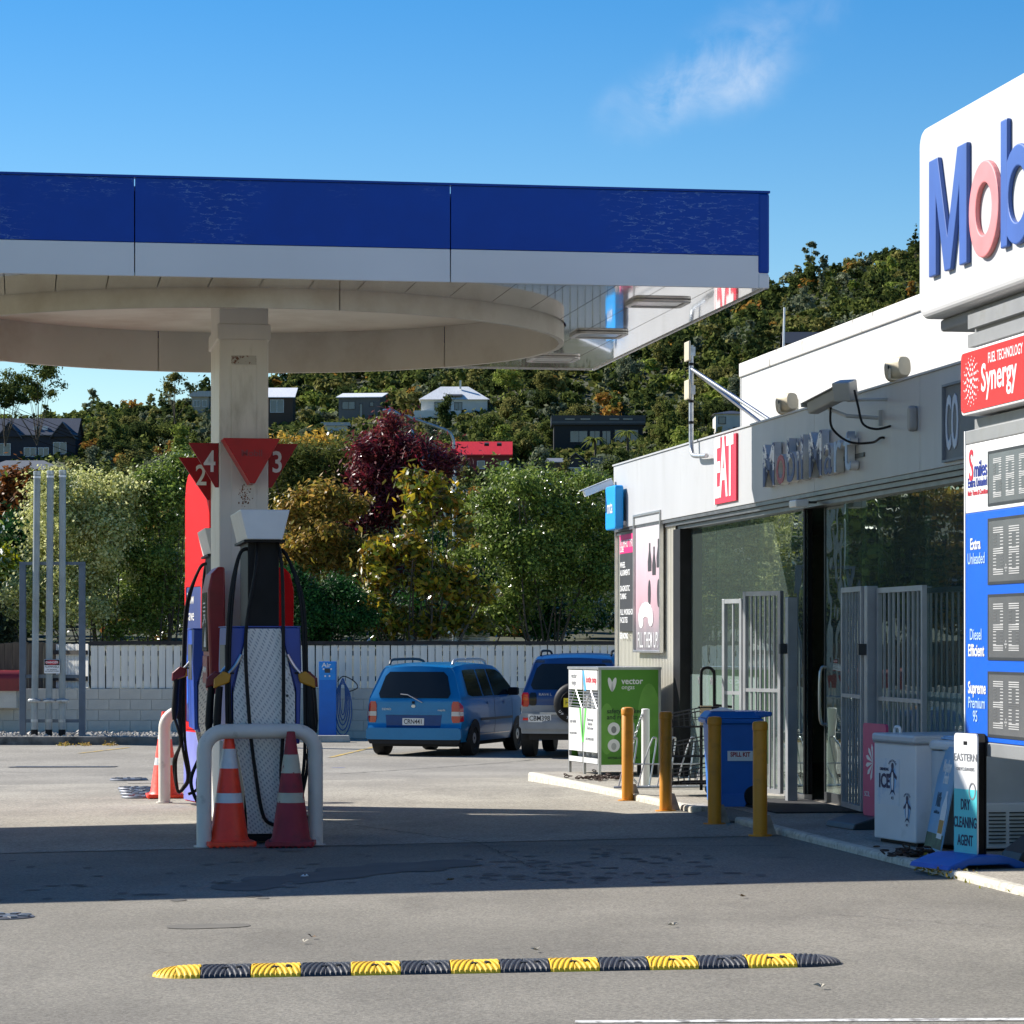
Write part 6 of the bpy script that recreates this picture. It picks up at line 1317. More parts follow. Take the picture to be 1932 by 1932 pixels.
def crown_pts(lobes, n, clumps, cr, flat=.75, inner=.12):
    # boughs on the lobes, sprays round each bough, leaves round each spray
    lb = np.array(lobes, float); wt = (lb[:, 3]*lb[:, 4]+lb[:, 3]*lb[:, 5]); wt /= wt.sum(); nb = max(6, clumps//6)
    li = npr.choice(len(lb), nb, p=wt); d = npr.normal(size=(nb, 3)); d /= np.linalg.norm(d, axis=1, keepdims=True); d[:, 2] = np.where(d[:, 2] < -.6, -d[:, 2], d[:, 2])
    rad = npr.uniform(.35, 1.12, (nb, 1))**.75; bc = lb[li, :3]+d*rad*lb[li, 3:]; br = lb[li, 3:].min(axis=1)[:, None]*npr.uniform(.16, .42, (nb, 1))
    bi = npr.integers(0, nb, clumps); sd = npr.normal(size=(clumps, 3)); sd /= np.linalg.norm(sd, axis=1, keepdims=True); sd[:, 2] = sd[:, 2]*.8+.2
    cc = bc[bi]+sd*br[bi]*npr.uniform(.4, 1.15, (clumps, 1))
    ci = npr.integers(0, clumps, n); g = npr.normal(size=(n, 3)); g[:, 2] *= flat; sz_ = npr.uniform(.45, 1.4, (clumps, 1))[ci]; p = cc[ci]+g*cr*sz_*.5
    q = int(n*inner); l2 = npr.choice(len(lb), q, p=wt); d2 = npr.normal(size=(q, 3)); d2 /= np.linalg.norm(d2, axis=1, keepdims=True); p[:q] = lb[l2, :3]+d2*lb[l2, 3:]*npr.uniform(.2, .8, (q, 1))
    nr = d[bi][ci]*.5+sd[ci]*.4+g*.4+npr.normal(size=(n, 3))*.7+np.array([0, 0, .3]); return p, nr, cc
bark = mat('bark', (.09, .07, .05, 1), .9, var=.4, scale=6, bump=.6); bark_p = mat('pale bark', (.22, .2, .16, 1), .9, var=.3, scale=6)
def limbs(base, tops, r0, m, parent, n=9, name='trunk'):
    mb = MB(); base = Vector(base)
    for k, tp in enumerate(tops[:n]):
        tp = Vector(tp); mid = base.lerp(tp, .5)+Vector((rng_.uniform(-.25, .25), rng_.uniform(-.2, .2), rng_.uniform(-.1, .3)))
        pts = spline([base, base.lerp(mid, .5)+Vector((0, 0, .15)), mid, tp], 4); m_ = len(pts); rr_ = r0 if k == 0 else r0*.55
        mb.tube(pts, [max(.012, rr_*(1-.85*i/(m_-1))) for i in range(m_)], 7)
    return mb.build(name, m, parent, smooth=True)
def G(*c): return srgb(*c)
LM = {
 'cream': leafmat('variegated cream leaves', [G(120, 130, 62), G(190, 192, 116), G(232, 230, 172), G(150, 158, 84)], .5, .06),
 'green': leafmat('glossy green leaves', [G(64, 86, 32), G(112, 134, 52), G(156, 172, 86), G(86, 110, 44)], .45, .16),
 'dark': leafmat('dark green leaves', [G(24, 56, 24), G(40, 82, 34), G(58, 100, 44)], .3, .12),
 'needle': leafmat('olive needles', [G(62, 74, 34), G(96, 104, 50), G(126, 128, 66)], .4, .05),
 'purple': leafmat('purple leaves', [G(70, 22, 32), G(120, 34, 48), G(92, 36, 38), G(150, 76, 72)], .45, .2),
 'magnolia': leafmat('yellowing magnolia leaves', [G(84, 100, 28), G(140, 140, 34), G(186, 168, 44), G(160, 112, 32), G(96, 112, 40), G(74, 92, 30)], .48, .25),
 'autumn': leafmat('autumn olive leaves', [G(110, 112, 40), G(156, 136, 56), G(196, 152, 76), G(124, 120, 50)], .48, .12),
 'gold': leafmat('golden leaves', [G(190, 150, 50), G(214, 180, 84), G(170, 130, 40)], .4, .1),
 'lime': leafmat('lime leaves', [G(120, 130, 20), G(180, 176, 30), G(90, 110, 24)], .4, .1),
 'rust': leafmat('rust leaves', [G(120, 70, 30), G(150, 92, 46), G(86, 70, 36)], .35, .08),
 'grey': leafmat('grey green leaves', [G(60, 72, 54), G(92, 104, 80), G(44, 56, 40)], .3, .1)}
def tree(name, label, base, Y, lob, n, ls, kind, group=None, clumps=None, cr=.3, tr=.08, asp=.5, limbn=10, bk=bark, cat='tree', sat=3):
    B = at(base, 1300, Y); B.z = -.35; t = thing(name, label, cat, B, 0, group)
    L_ = []
    for x, y, rx, rz in lob:
        p = at(x, y, Y)-B; k = Y/FPX
        rx, rz = rx*.9, rz*.9; L_.append((p.x, p.y+npr.uniform(-.25, .25), p.z, rx*k, max(.35, min(rx, rz)*k*.8), rz*k))
        for _ in range(sat):                      # side boughs that break up the outline
            a = npr.uniform(-.4, pi+.4); f = npr.uniform(.22, .42); L_.append((p.x+rx*k*cos(a)*.98, p.y+npr.uniform(-.4, .3), p.z+rz*k*sin(a)*.98, rx*k*f, rx*k*f, rz*k*f*.8))
    cl = clumps or max(40, int(n/160)); p, nr, cc = crown_pts(L_, n, cl, cr)
    o = bpy.data.objects.new('crown', leaf_mesh('crown', p, nr, ls, ls*asp, LM[kind])); C.objects.link(o); o.parent = t
    idx = npr.choice(len(cc), min(limbn, len(cc)), replace=False); limbs((0, 0, 0), [tuple(cc[i]) for i in idx], tr, bk, t, limbn); return t
SH = 'shrubs and trees behind the fence'
tree('variegated_shrub', 'big cream variegated shrub behind the vent pipes', 200, 58.0, [(110, 1000, 85, 95), (75, 1090, 62, 90), (180, 955, 85, 70), (235, 930, 55, 42), (160, 1120, 110, 95), (90, 1170, 70, 60), (200, 1040, 90, 110)], 52000, .085, 'cream', SH, clumps=420, cr=.34, asp=.55)
tree('leafy_shrub', 'tall dense green shrub left of the red fin', 305, 58.3, [(305, 930, 52, 60), (320, 900, 30, 32), (310, 1030, 62, 110), (265, 1080, 70, 120), (330, 1130, 70, 95), (255, 1170, 60, 50)], 42000, .08, 'green', SH, clumps=330, cr=.34)
tree('dark_shrub', 'low dark green shrub overhanging the fence right of the pump', 590, 56.6, [(590, 1150, 72, 62), (560, 1185, 48, 34), (655, 1165, 45, 52), (600, 1205, 45, 22), (540, 1120, 40, 60)], 26000, .075, 'dark', SH, clumps=240, cr=.28)
tree('olive_bush', 'feathery olive green tree behind the column and number 3 flag', 590, 63, [(590, 895, 85, 60), (550, 940, 60, 60), (650, 905, 50, 48), (610, 960, 80, 60)], 26000, .16, 'needle', SH, clumps=260, cr=.42, asp=.16)
tree('autumn_tree', 'yellow brown autumn tree right of the front pump', 610, 59, [(560, 990, 55, 45), (600, 1050, 85, 80), (660, 965, 42, 26), (545, 1090, 50, 70), (640, 1040, 45, 50), (690, 1090, 40, 60), (600, 950, 40, 24)], 24000, .13, 'autumn', SH, clumps=210, cr=.3, asp=.4, bk=bark_p)
tree('purple_tree', 'dark purple leaved tree in the middle behind the fence', 745, 62, [(735, 865, 60, 50), (790, 900, 60, 55), (735, 815, 18, 30), (705, 850, 15, 26), (770, 835, 16, 28), (812, 855, 14, 26), (715, 930, 55, 70), (840, 880, 24, 36), (700, 1010, 42, 80), (755, 960, 70, 80), (725, 1110, 60, 90), (690, 900, 30, 30)], 34000, .15, 'purple', SH, clumps=330, cr=.36, asp=.3)
rm_ = random.Random(12)
ml = []
for _ in range(34):
    u, v = rm_.uniform(-1, 1), rm_.uniform(0, 1); yt_ = 915+70*abs(u)**1.6; ml.append((805+118*u*(.75+.25*v), yt_+(1190-yt_)*v, rm_.uniform(18, 36), rm_.uniform(14, 28)))
tree('magnolia_tree', 'yellow green magnolia with large leaves above the parked car', 800, 57.6, ml, 11500, .19, 'magnolia', SH, clumps=420, cr=.3, asp=.42, sat=1, limbn=16)
tree('glossy_shrub', 'large glossy green shrub behind the off-roader and shop corner', 1040, 59, [(985, 915, 55, 32), (1060, 930, 60, 44), (930, 965, 50, 48), (1110, 1000, 60, 80), (1010, 1040, 95, 100), (1090, 1110, 75, 100), (975, 1150, 75, 62), (930, 1060, 60, 90), (1150, 1090, 50, 120)], 48000, .09, 'green', SH, clumps=460, cr=.34)
tree('dark_shrub', 'dark green bushes in the shade between magnolia and fence', 900, 60.5, [(860, 1100, 90, 90), (930, 1160, 90, 60), (720, 1180, 90, 60), (1050, 1170, 120, 60), (640, 1130, 80, 80)], 26000, .1, 'dark', SH, clumps=260, cr=.35)
tree('golden_tree', 'small golden leaved tree behind the number 3 flag', 590, 78, [(585, 850, 42, 20), (560, 865, 30, 22), (625, 868, 26, 16)], 6000, .18, 'gold', SH, clumps=90, cr=.4)
tree('rust_tree', 'rust coloured tree at the left edge behind the pipes', 28, 84, [(25, 935, 42, 38), (30, 990, 50, 60), (0, 970, 40, 50)], 12000, .2, 'rust', SH, clumps=120, cr=.5)
tree('lime_shrub', 'lime yellow shrub at the left edge', 8, 61, [(5, 1065, 28, 30), (15, 1110, 30, 40), (0, 1150, 40, 30)], 9000, .09, 'lime', SH, clumps=90, cr=.28)
tree('grey_shrub', 'grey green shrub at the bottom left over the timber fence', 10, 58.5, [(10, 1170, 38, 42), (-20, 1190, 40, 40)], 9000, .08, 'grey', SH, clumps=90, cr=.25)
tree('dark_conifer', 'dark tree behind the left shrubs at the picture edge', 15, 66, [(20, 1020, 45, 60), (0, 1100, 60, 90), (40, 1130, 40, 70)], 12000, .14, 'dark', SH, clumps=110, cr=.4)
for k, (x, lab) in enumerate(((-110, 'first'), (-230, 'second'), (-360, 'third'), (-490, 'fourth'))):   # hedge line beyond the left edge, mirrored in the shop glass
    tree('offview_hedge_tree', lab+' hedge tree beyond the left edge, seen mirrored in the shop windows', x, 59, [(x, 1020, 90, 110), (x-30, 1100, 90, 110), (x+40, 1120, 80, 90), (x+20, 930+30*(k % 2), 60, 60)], 9000, .16, ('green', 'needle', 'autumn', 'green')[k], 'hedge trees beyond the left edge', clumps=140, cr=.45)

for k, (X_, lab) in enumerate(((4.2, 'first'), (7.0, 'second'), (10.2, 'third'))):       # unseen trees added behind the shop to darken the car side reflections
    xq = CX+X_*FPX/59; tree('offview_hedge_tree', lab+' unseen tree added behind the shop to darken car reflections', xq, 59, [(xq, 1020, 120, 120), (xq-40, 1110, 120, 100), (xq+50, 1120, 110, 90)], 7000, .2, 'needle', 'unseen trees added behind the shop', clumps=120, cr=.5)
# slatted pergola roof behind the fence
t = thing('slatted_pergola', 'pale slatted pergola roof showing above the fence', 'pergola', at(840, 1212, 57.0)); sl0 = None
sm = mat('pale battens', (.5, .46, .36, 1), .8, var=.2)
for k in range(9):
    o = MB().box(-.8, -.02, 0, .85, .02, .02).build('batten', sm, t) if sl0 is None else copy_of(sl0, t); sl0 = sl0 or o; o.location = (0, -.3+k*.16, -.12+k*.032); o.rotation_euler.y = -.03
for x in (-.5, .25): MB().tube([(x-.2, -.35, -.16), (x+.12, 1.1, .14)], .02, 6).build('rafter', sm, t)
for x in (-.7, .7): MB().box(x-.03, 1.0, -1.6, x+.03, 1.06, .1).build('post', sm, t)

# ------------------------------------------------------------------ houses on the hill
def hill_hit(x, y, y0=90):
    Y = y0
    while Y < 1000:
        if hill_z((x-CX)*Y/FPX, Y) >= EYE+(HY-y)*Y/FPX: return Y
        Y += 2
    return 600
wcol = {k: mat('house '+k, G(*v), .7, var=.08, scale=.6) for k, v in dict(char=(44, 48, 54), grey=(96, 98, 98), white=(214, 212, 204), brown=(74, 58, 46), red=(124, 46, 44), pale=(168, 160, 146), navy=(34, 38, 50), black=(30, 31, 33)).items()}
rcol = {k: mat('roof '+k, G(*v), .5, var=.1, scale=1.2, stretch=(4, .6, 1)) for k, v in dict(light=(176, 178, 178), white=(212, 214, 214), dark=(52, 55, 60), red=(196, 36, 38), grey=(110, 112, 112), slate=(70, 74, 82)).items()}
win_f = mat('window frame white', (.7, .7, .68, 1), .5); win_d = mat('window frame dark', (.04, .04, .045, 1), .5); pane_m = mat('window glass', (.1, .13, .15, 1), .12, var=.3, scale=.5, spec=.8)
HOUSES = []; HN = []
def house(name, label, x0, x1, yt, yb, wall_h, roof, wm, rm, wins, depth=8, yaw=0, wf=win_f, over=.5, rise=None, Y=None):
    xc = (x0+x1)/2; Y = Y or hill_hit(xc, yb); k = Y/FPX; p = at(xc, yb, Y); w_ = (x1-x0)*k; Ht = (yb-yt)*k; HOUSES.append((x0, x1, yt, yb, Y)); HN.append((name.replace('_', ' '), x0, x1, yt, yb))
    t = thing(name, label, 'house', p, R(yaw), 'houses on the wooded hillside'); h = Ht*wall_h; hw_ = w_/2-over; up = Ht-h if rise is None else rise
    MB().box(-hw_, 0, -5, hw_, depth, h).build('wall', wm, t)
    e = hw_+over
    if roof == 'flat': MB().box(-e, -over, h+.002, e, depth+over, Ht).build('roof', rm, t)
    elif roof == 'shed': MB().prism([(-over, h), (depth+over, Ht), (depth+over, Ht+.18), (-over, h+.18)], -e, e, 'x').build('roof', rm, t); MB().prism([(0, h), (depth, h), (depth, Ht-.05)], -hw_, hw_, 'x').build('gable_wall', wm, t)
    elif roof == 'gable': MB().prism([(-over, h-.1), (depth/2, Ht), (depth+over, h-.1), (depth+over, h+.1), (depth/2, Ht+.2), (-over, h+.1)], -e, e, 'x').build('roof', rm, t); MB().prism([(0, h), (depth, h), (depth/2, Ht-.05)], -hw_, hw_, 'x').build('gable_wall', wm, t)
    elif roof == 'front': MB().prism([(-e, h-.1), (0, Ht), (e, h-.1), (e, h+.12), (0, Ht+.2), (-e, h+.12)], -over, depth+over).build('roof', rm, t); MB().prism([(-hw_, h), (hw_, h), (0, Ht-.05)], 0, depth).build('gable_wall', wm, t)
    elif roof == 'hip':
        r_ = max(.3, e-depth/2); MB().add([(-e, -over, h), (e, -over, h), (e, depth+over, h), (-e, depth+over, h), (-r_, depth/2, Ht), (r_, depth/2, Ht)], [(0, 1, 5, 4), (1, 2, 5), (2, 3, 4, 5), (3, 0, 4), (3, 2, 1, 0)]).build('roof', rm, t)
    for (u0, u1, v0, v1) in wins:
        a, b = -hw_+u0*2*hw_, -hw_+u1*2*hw_; c_, d_ = h*v0, h*v1
        f = MB().ring2([(a, c_), (b, c_), (b, d_), (a, d_)], [(a+.1, c_+.1), (b-.1, c_+.1), (b-.1, d_-.1), (a+.1, d_-.1)], -.09, .0).build('window', wf, t); MB().box(a+.1, -.05, c_+.1, b-.1, -.01, d_-.1).build('pane', pane_m, f)
        if b-a > 1.6: MB().box((a+b)/2-.05, -.08, c_+.1, (a+b)/2+.05, -.055, d_-.1).build('mullion', wf, f)
    return t, k, hw_, h, Ht
t, k, hw_, h, Ht = house('gabled_house', 'black gabled house with white windows at the far left', -30, 147, 788, 872, .6, 'gable', wcol['navy'], rcol['slate'], [(.12, .27, .25, .7), (.75, .9, .3, .75), (.42, .56, .2, .55), (.58, .7, .2, .55)], 9, wf=win_f)
for u, hh in ((-.48, .42), (.72, .38)):
    gx = hw_*u; g_ = MB().prism([(gx-2.2, h*.95), (gx, h*.95+2.6), (gx+2.2, h*.95)], -.6, 3).build('gable_wall', wcol['navy'], t); MB().prism([(gx-2.6, h*.9), (gx, h*.95+3.0), (gx+2.6, h*.9), (gx+2.6, h*.9-.25), (gx, h*.95+2.7), (gx-2.6, h*.9-.25)], -.9, 3).build('gable_roof', rcol['slate'], g_)
for u in (.1, .3): MB().box(hw_*u-.5, 1.0, h+.6, hw_*u+.5, 1.6, h+1.9).build('dormer', win_f, t)
house('low_house', 'low grey hip roofed house below the black gabled house', -40, 120, 866, 900, .4, 'hip', wcol['pale'], rcol['grey'], [(.6, .7, .2, .8)], 9)
house('white_cottage', 'small white cottage just behind the vent pipes', 118, 200, 906, 965, .75, 'hip', wcol['white'], rcol['light'], [(.15, .35, .3, .8)], 6)
house('brown_house', 'brown house with pale roof right of the column', 470, 557, 727, 812, .72, 'shed', wcol['brown'], rcol['white'], [(.45, .78, .55, .95)], 8)
house('grey_house', 'modern grey two storey house with pale sloping roof', 634, 722, 737, 794, .76, 'shed', wcol['grey'], rcol['white'], [(.08, .4, .5, .85), (.75, .85, .62, .82), (.5, .58, .05, .75)], 8, yaw=-6, wf=win_d)
t, k, hw_, h, Ht = house('white_villa', 'white villa with pale hip roof and solar panels', 790, 924, 726, 784, .52, 'hip', wcol['white'], rcol['white'], [(.2, .45, .15, .85), (.5, .62, .15, .85)], 9, wf=win_d); MB().box(-hw_*.2, .6, h+.7, hw_*.25, 2.4, h+.8).build('solar_panel', win_d, t).rotation_euler.x = R(14)
MB().box(-hw_-1.5, -2, -.6, hw_*.2, 0, .9).build('deck', wcol['white'], t); MB().box(hw_*.15, 3, Ht-.6, hw_*.15+.4, 3.4, Ht+1.2).build('chimney', wcol['white'], t)
t, k, hw_, h, Ht = house('long_house', 'long dark modern house with flat roof behind palms', 1040, 1218, 784, 846, .72, 'flat', wcol['black'], rcol['dark'], [(.18, .38, .25, .75), (.4, .52, .1, .75), (.54, .64, .1, .75), (.68, .95, .25, .8)], 9, wf=win_d)
MB().box(-hw_-.4, -.56, h+.3, hw_+.4, -.5, h+.62).build('eave_band', wcol['grey'], t)
for u in (-.75, -.4, .25, .55): MB().box(hw_*u, -.62, h+.9, hw_*u+1.8, -.565, h+1.15).build('clerestory', wcol['pale'], t)
t, k, hw_, h, Ht = house('red_roof_house', 'red house with bright red tile roof above the purple tree', 850, 967, 832, 896, .58, 'gable', wcol['red'], rcol['red'], [(.02, .28, .0, .68), (.42, .56, .3, .72), (.84, .98, .28, .7)], 9)
for u in (.1, .55): MB().box(hw_*u, 1.6, h+1.3, hw_*u+.8, 2.1, h+1.75).build('skylight', win_d, t).rotation_euler.x = R(30)
house('dark_garage', 'small dark gabled garage below the long house', 1060, 1112, 856, 900, .55, 'front', wcol['char'], rcol['slate'], [(.18, .82, .1, .75)], 8); house('brown_shed', 'brown lean-to shed beside the dark garage', 1022, 1064, 862, 900, .7, 'shed', wcol['brown'], rcol['grey'], [], 6, over=.2)
house('white_house', 'white house at the right behind the antenna mast', 1345, 1420, 772, 816, .8, 'hip', wcol['white'], rcol['dark'], [(.08, .3, .45, .85), (.5, .8, .0, .3)], 8, wf=win_d)
house('dark_roof_house', 'dark roofed house showing above the white parapet', 1478, 1580, 624, 668, .45, 'gable', wcol['brown'], rcol['dark'], [(.15, .3, .3, .9), (.4, .55, .3, .9)], 9, wf=win_d)
house('balcony_house', 'pale house with balcony on the ridge left of the column', 358, 398, 738, 780, .75, 'flat', wcol['pale'], rcol['light'], [(.1, .5, .4, .8), (.6, .9, .4, .8)], 6)
house('grey_cottage', 'small grey roofed cottage below the purple tree top', 628, 674, 866, 900, .3, 'hip', wcol['pale'], rcol['grey'], [], 7); house('small_white_house', 'white flat house half hidden under the grey house', 605, 660, 797, 818, .7, 'flat', wcol['white'], rcol['light'], [], 5)
t = thing('retaining_wall', 'pale concrete retaining wall below the palms', 'wall', at(1108, 905, hill_hit(1108, 905)-1)); MB().box(-5, 0, -4, 5, .4, 1.6).build('panel', wcol['pale'], t)
t = thing('retaining_wall', 'grey concrete wall right of the garage under the palm', 'wall', at(1142, 890, hill_hit(1142, 890)-2)); MB().box(-2.5, 0, -4, 2.5, .4, 2.4).build('panel', wcol['grey'], t)

# ------------------------------------------------------------------ trees of the hillside
HK = {'h_dark': leafmat('hill dark foliage', [G(46, 58, 32), G(70, 82, 44), G(88, 98, 56)], .3, 0), 'h_mid': leafmat('hill mid foliage', [G(66, 78, 38), G(98, 108, 54), G(122, 128, 70)], .3, 0), 'h_olive': leafmat('hill olive foliage', [G(84, 88, 46), G(118, 118, 66), G(144, 138, 84)], .3, 0), 'h_grey': leafmat('hill grey foliage', [G(80, 92, 70), G(114, 122, 96), G(138, 142, 116)], .3, 0), 'h_gold': leafmat('hill autumn foliage', [G(136, 108, 50), G(168, 134, 62), G(142, 90, 56)], .3, 0), 'h_lime': leafmat('hill fresh foliage', [G(98, 118, 46), G(138, 150, 70), G(156, 162, 92)], .3, 0)}  # foliage lightened throughout, standing in for the thin haze over the hill
LM.update(HK)
HL = {'h_dark': 'dark green', 'h_mid': 'mid green', 'h_olive': 'olive', 'h_grey': 'grey green', 'h_gold': 'autumn coloured', 'h_lime': 'fresh green'}
SHP = {'round': 'rounded', 'tall': 'tall narrow', 'wide': 'broad spreading', 'cone': 'conical'}
protos = {}
def hill_crown(shape, seed):
    rr_ = random.Random(seed); lob = []
    if shape == 'round': lob = [(0, 0, 3.0, 2.3, 2.3, 2.2)]+[(rr_.uniform(-1.9, 1.9), rr_.uniform(-1.9, 1.9), rr_.uniform(2.0, 4.6), rr_.uniform(1, 1.6), rr_.uniform(1, 1.6), rr_.uniform(.9, 1.4)) for _ in range(7)]
    if shape == 'tall': lob = [(rr_.uniform(-.6, .6), rr_.uniform(-.6, .6), 1.5+i*1.1, 1.6-.12*i, 1.6-.12*i, 1.1) for i in range(6)]
    if shape == 'wide': lob = [(rr_.uniform(-3, 3), rr_.uniform(-2.2, 2.2), rr_.uniform(1.8, 3.6), rr_.uniform(1.2, 2), rr_.uniform(1.2, 2), rr_.uniform(.9, 1.4)) for _ in range(9)]
    if shape == 'cone': lob = [(0, 0, .8+i*1.0, 2.2*(1-i/8), 2.2*(1-i/8), .7) for i in range(8)]
    return lob
for si, shape in enumerate(('round', 'tall', 'wide', 'cone')):
    for ki, kind in enumerate(HK):
        if shape == 'cone' and kind not in ('h_dark', 'h_mid'): continue
        npr = np.random.default_rng(100+si*10+ki); p, nr, cc = crown_pts(hill_crown(shape, si*10+ki), 4800, 220, .62, .8); me = leaf_mesh('crown', p, nr, .4, .27, LM[kind])
        mb = MB(); mb.tube([(0, 0, -1.5), (.1, 0, 1), (0, .1, 3)], [.22, .18, .08], 6); tm = mb.mesh('trunk'); tm.materials.append(bark); protos[(shape, kind)] = (me, tm, p[::4], nr[::4])
rh = random.Random(77); spots = []
Yc = 150.0
while Yc < 800:
    st = 4.5+Yc*.0031; X = -(.19*Yc+12)
    while X < .2*Yc+12:
        x_, y_ = X+rh.uniform(-.45, .45)*st, Yc+rh.uniform(-.45, .45)*st; X += st
        if rh.random() < .02: continue
        spots.append((x_, y_))
    Yc += st*.95
def blocked(x, y, r_, h):
    k = FPX/y; z = hill_z(x, y); px_ = CX+x*k; yb_ = HY-(z-EYE)*k; yt_ = yb_-h*k
    for (x0, x1, yt, yb, Yh) in HOUSES:
        if y < Yh+9 and px_+r_*k*.8 > x0 and px_-r_*k*.8 < x1 and yt_ < yb-(yb-yt)*.12 and (yb_ > yt): return True
    return False
kinds = ['h_dark']*8+['h_mid']*6+['h_olive']*5+['h_grey']*4+['h_gold']*1+['h_lime']*2
cand = []
for (x, y) in spots:
    sc = rh.uniform(.5, 1.15)*(1.0 if y > 260 else .8); shape = rh.choices(('round', 'wide', 'tall', 'cone'), (6, 5, 2, 1))[0]; kind = rh.choice(kinds)
    if shape == 'cone' and kind not in ('h_dark', 'h_mid'): kind = 'h_dark'
    r_ = 3.4*sc; h = 5.6*sc
    if blocked(x, y, r_, h):
        sc = .28; 
        if blocked(x, y, 1.0, 1.5): continue
    cand.append((x, y, sc, shape, kind))
# individuals: those that can show most (above the fence line trees, outside the canopy)
def vis(c):
    x, y, sc, *_ = c; k = FPX/y; px_ = CX+x*k; py_2 = HY-(hill_z(x, y)+3*sc-EYE)*k
    if not (-20 < px_ < 1740): return 0
    if py_2 < 700 and px_ < 1240: return 0
    if py_2 > 1010: return 0
    if px_ > 1180 and py_2 > 900-(px_-1160)*.3+0: return 0
    if px_ > 1400 and py_2 > 690-(px_-1400)*.39: return 0
    return sc*k
order = sorted(cand, key=vis, reverse=True); ind = [c for c in order[:290] if vis(c) > 0]; rest = [c for c in cand if c not in set(ind)]
def zone(x, y):
    k = FPX/y; px_ = CX+x*k; py2 = HY-(hill_z(x, y)+3-EYE)*k
    dx, dy, nm = min(((px_-(a+b)/2, py2-(c+d)/2, n) for n, a, b, c, d in HN), key=lambda q: abs(q[0])+abs(q[1]))
    w_ = ('right of' if dx > 0 else 'left of') if abs(dx) > abs(dy) else ('below' if dy > 0 else 'above')
    return ('far ' if abs(dx)+abs(dy) > 170 else '')+w_+' the '+nm
zone_old = lambda x, y: ('at the left below the ridge' if CX+x*FPX/y < 400 else 'among the houses under the canopy edge' if CX+x*FPX/y < 1250 else 'on the steep slope above the shop roof')
for (x, y, sc, shape, kind) in ind:
    me, tm, *_ = protos[(shape, kind)]; t = bpy.data.objects.new('hill_tree', None); C.objects.link(t); t.location = (x, y, hill_z(x, y)-.3); s_ = sc; t.scale = (s_, s_, s_*rh.uniform(.85, 1.25)); t.rotation_euler = (0, 0, rh.random()*6.28)
    tag(t, '%s %s hillside tree %s' % (SHP[shape], HL[kind], zone(x, y)), 'tree', '%s %s hillside trees %s' % (SHP[shape], HL[kind], zone(x, y)))
    for nm, d_ in (('crown', me), ('trunk', tm)): o = bpy.data.objects.new(nm, d_); C.objects.link(o); o.parent = t
npr = np.random.default_rng(5)
for kind in HK:
    P, N = [], []
    for (x, y, sc, shape, kd) in rest:
        if kd != kind: continue
        _, _, p, nr = protos[(shape, kind)]; n_ = 205 if y > 420 else 290
        a = rh.random()*6.28; Rz = np.array([[cos(a), -sin(a), 0], [sin(a), cos(a), 0], [0, 0, 1]]); idx = npr.integers(0, len(p), n_)
        P.append((p[idx]*np.array([sc, sc, sc])) @ Rz.T+np.array([x, y, hill_z(x, y)-.3])); N.append(nr[idx] @ Rz.T)
    if not P: continue
    P = np.concatenate(P); N = np.concatenate(N); me = leaf_mesh('hillside_bush', P, N, 1.25, .88, LM[kind]); o = bpy.data.objects.new('hillside_bush', me); C.objects.link(o); tag(o, '%s bush covering the hillside behind the houses' % HL[kind], 'bush', kind='stuff')
for kind, n_ in (('h_dark', 34000), ('h_mid', 34000), ('h_olive', 22000)):      # low scrub between the trees
    y = np.sqrt(npr.uniform(200**2, 790**2, n_)); x = npr.uniform(-.19, .2, n_)*y+npr.uniform(-12, 12, n_); z = np.array([hill_z(a, b) for a, b in zip(x, y)])
    keep = np.array([not any(Yh-.5 < b < Yh+9 and abs(a-((x0+x1)/2-CX)*Yh/FPX) < (x1-x0)*Yh/FPX*.5 for (x0, x1, _, _, Yh) in HOUSES) for a, b in zip(x, y)])
    P = np.stack([x, y, z+npr.uniform(0, 1.1, n_)**2], 1)[keep]; N = npr.normal(size=P.shape)*.7+np.array([0, 0, .6]); o = bpy.data.objects.new('hillside_scrub', leaf_mesh('hillside_scrub', P, N, 1.5, 1.0, LM[kind])); C.objects.link(o); tag(o, 'low %s scrub covering the ground of the hillside' % HL[kind], 'scrub', kind='stuff')
# landmark trees on the ridges
def ridge_tree(label, x, y, r_px, h_px, kind, Y, lob, n, ls, nm='ridge_tree'):
    B = at(x, y, Y); t = thing(nm, label, 'tree', B); k = Y/FPX; L_ = [(a*r_px*k, b*r_px*k, c_*h_px*k, e_*r_px*k, e_*r_px*k, f_*h_px*k) for a, b, c_, e_, f_ in lob]
    p, nr, cc = crown_pts(L_, n, max(14, n//60), r_px*k*.16); o = bpy.data.objects.new('crown', leaf_mesh('crown', p, nr, ls, ls*.65, LM[kind])); C.objects.link(o); o.parent = t
    limbs((0, 0, -3), [(0, 0, h_px*k*.7)]+[tuple(c_) for c_ in cc[:9]], max(.14, h_px*k*.016), bark, t, 10); return t
ridge_tree('tall airy gum tree standing out on the ridge', 1531, 512, 18, 62, 'h_grey', 760, [(0, 0, .85, .6, .13), (-.6, 0, .62, .5, .12), (.6, 0, .55, .45, .1), (-.3, 0, .38, .6, .08), (.35, 0, .75, .5, .1)], 1300, .8)
ridge_tree('dark conifer on the ridge behind the pylon head', 1728, 478, 14, 60, 'h_dark', 740, [(0, 0, i/7*.9+.1, .9*(1-i/8), .07) for i in range(8)], 1500, .7)
ridge_tree('large open crowned tree at the top left under the canopy', 70, 800, 80, 120, 'h_mid', 420, [(-.5, 0, .7, .42, .16), (.1, 0, .8, .45, .16), (.55, 0, .62, .36, .12), (-.8, 0, .5, .3, .12), (0, 0, .5, .5, .14)], 5200, .42)
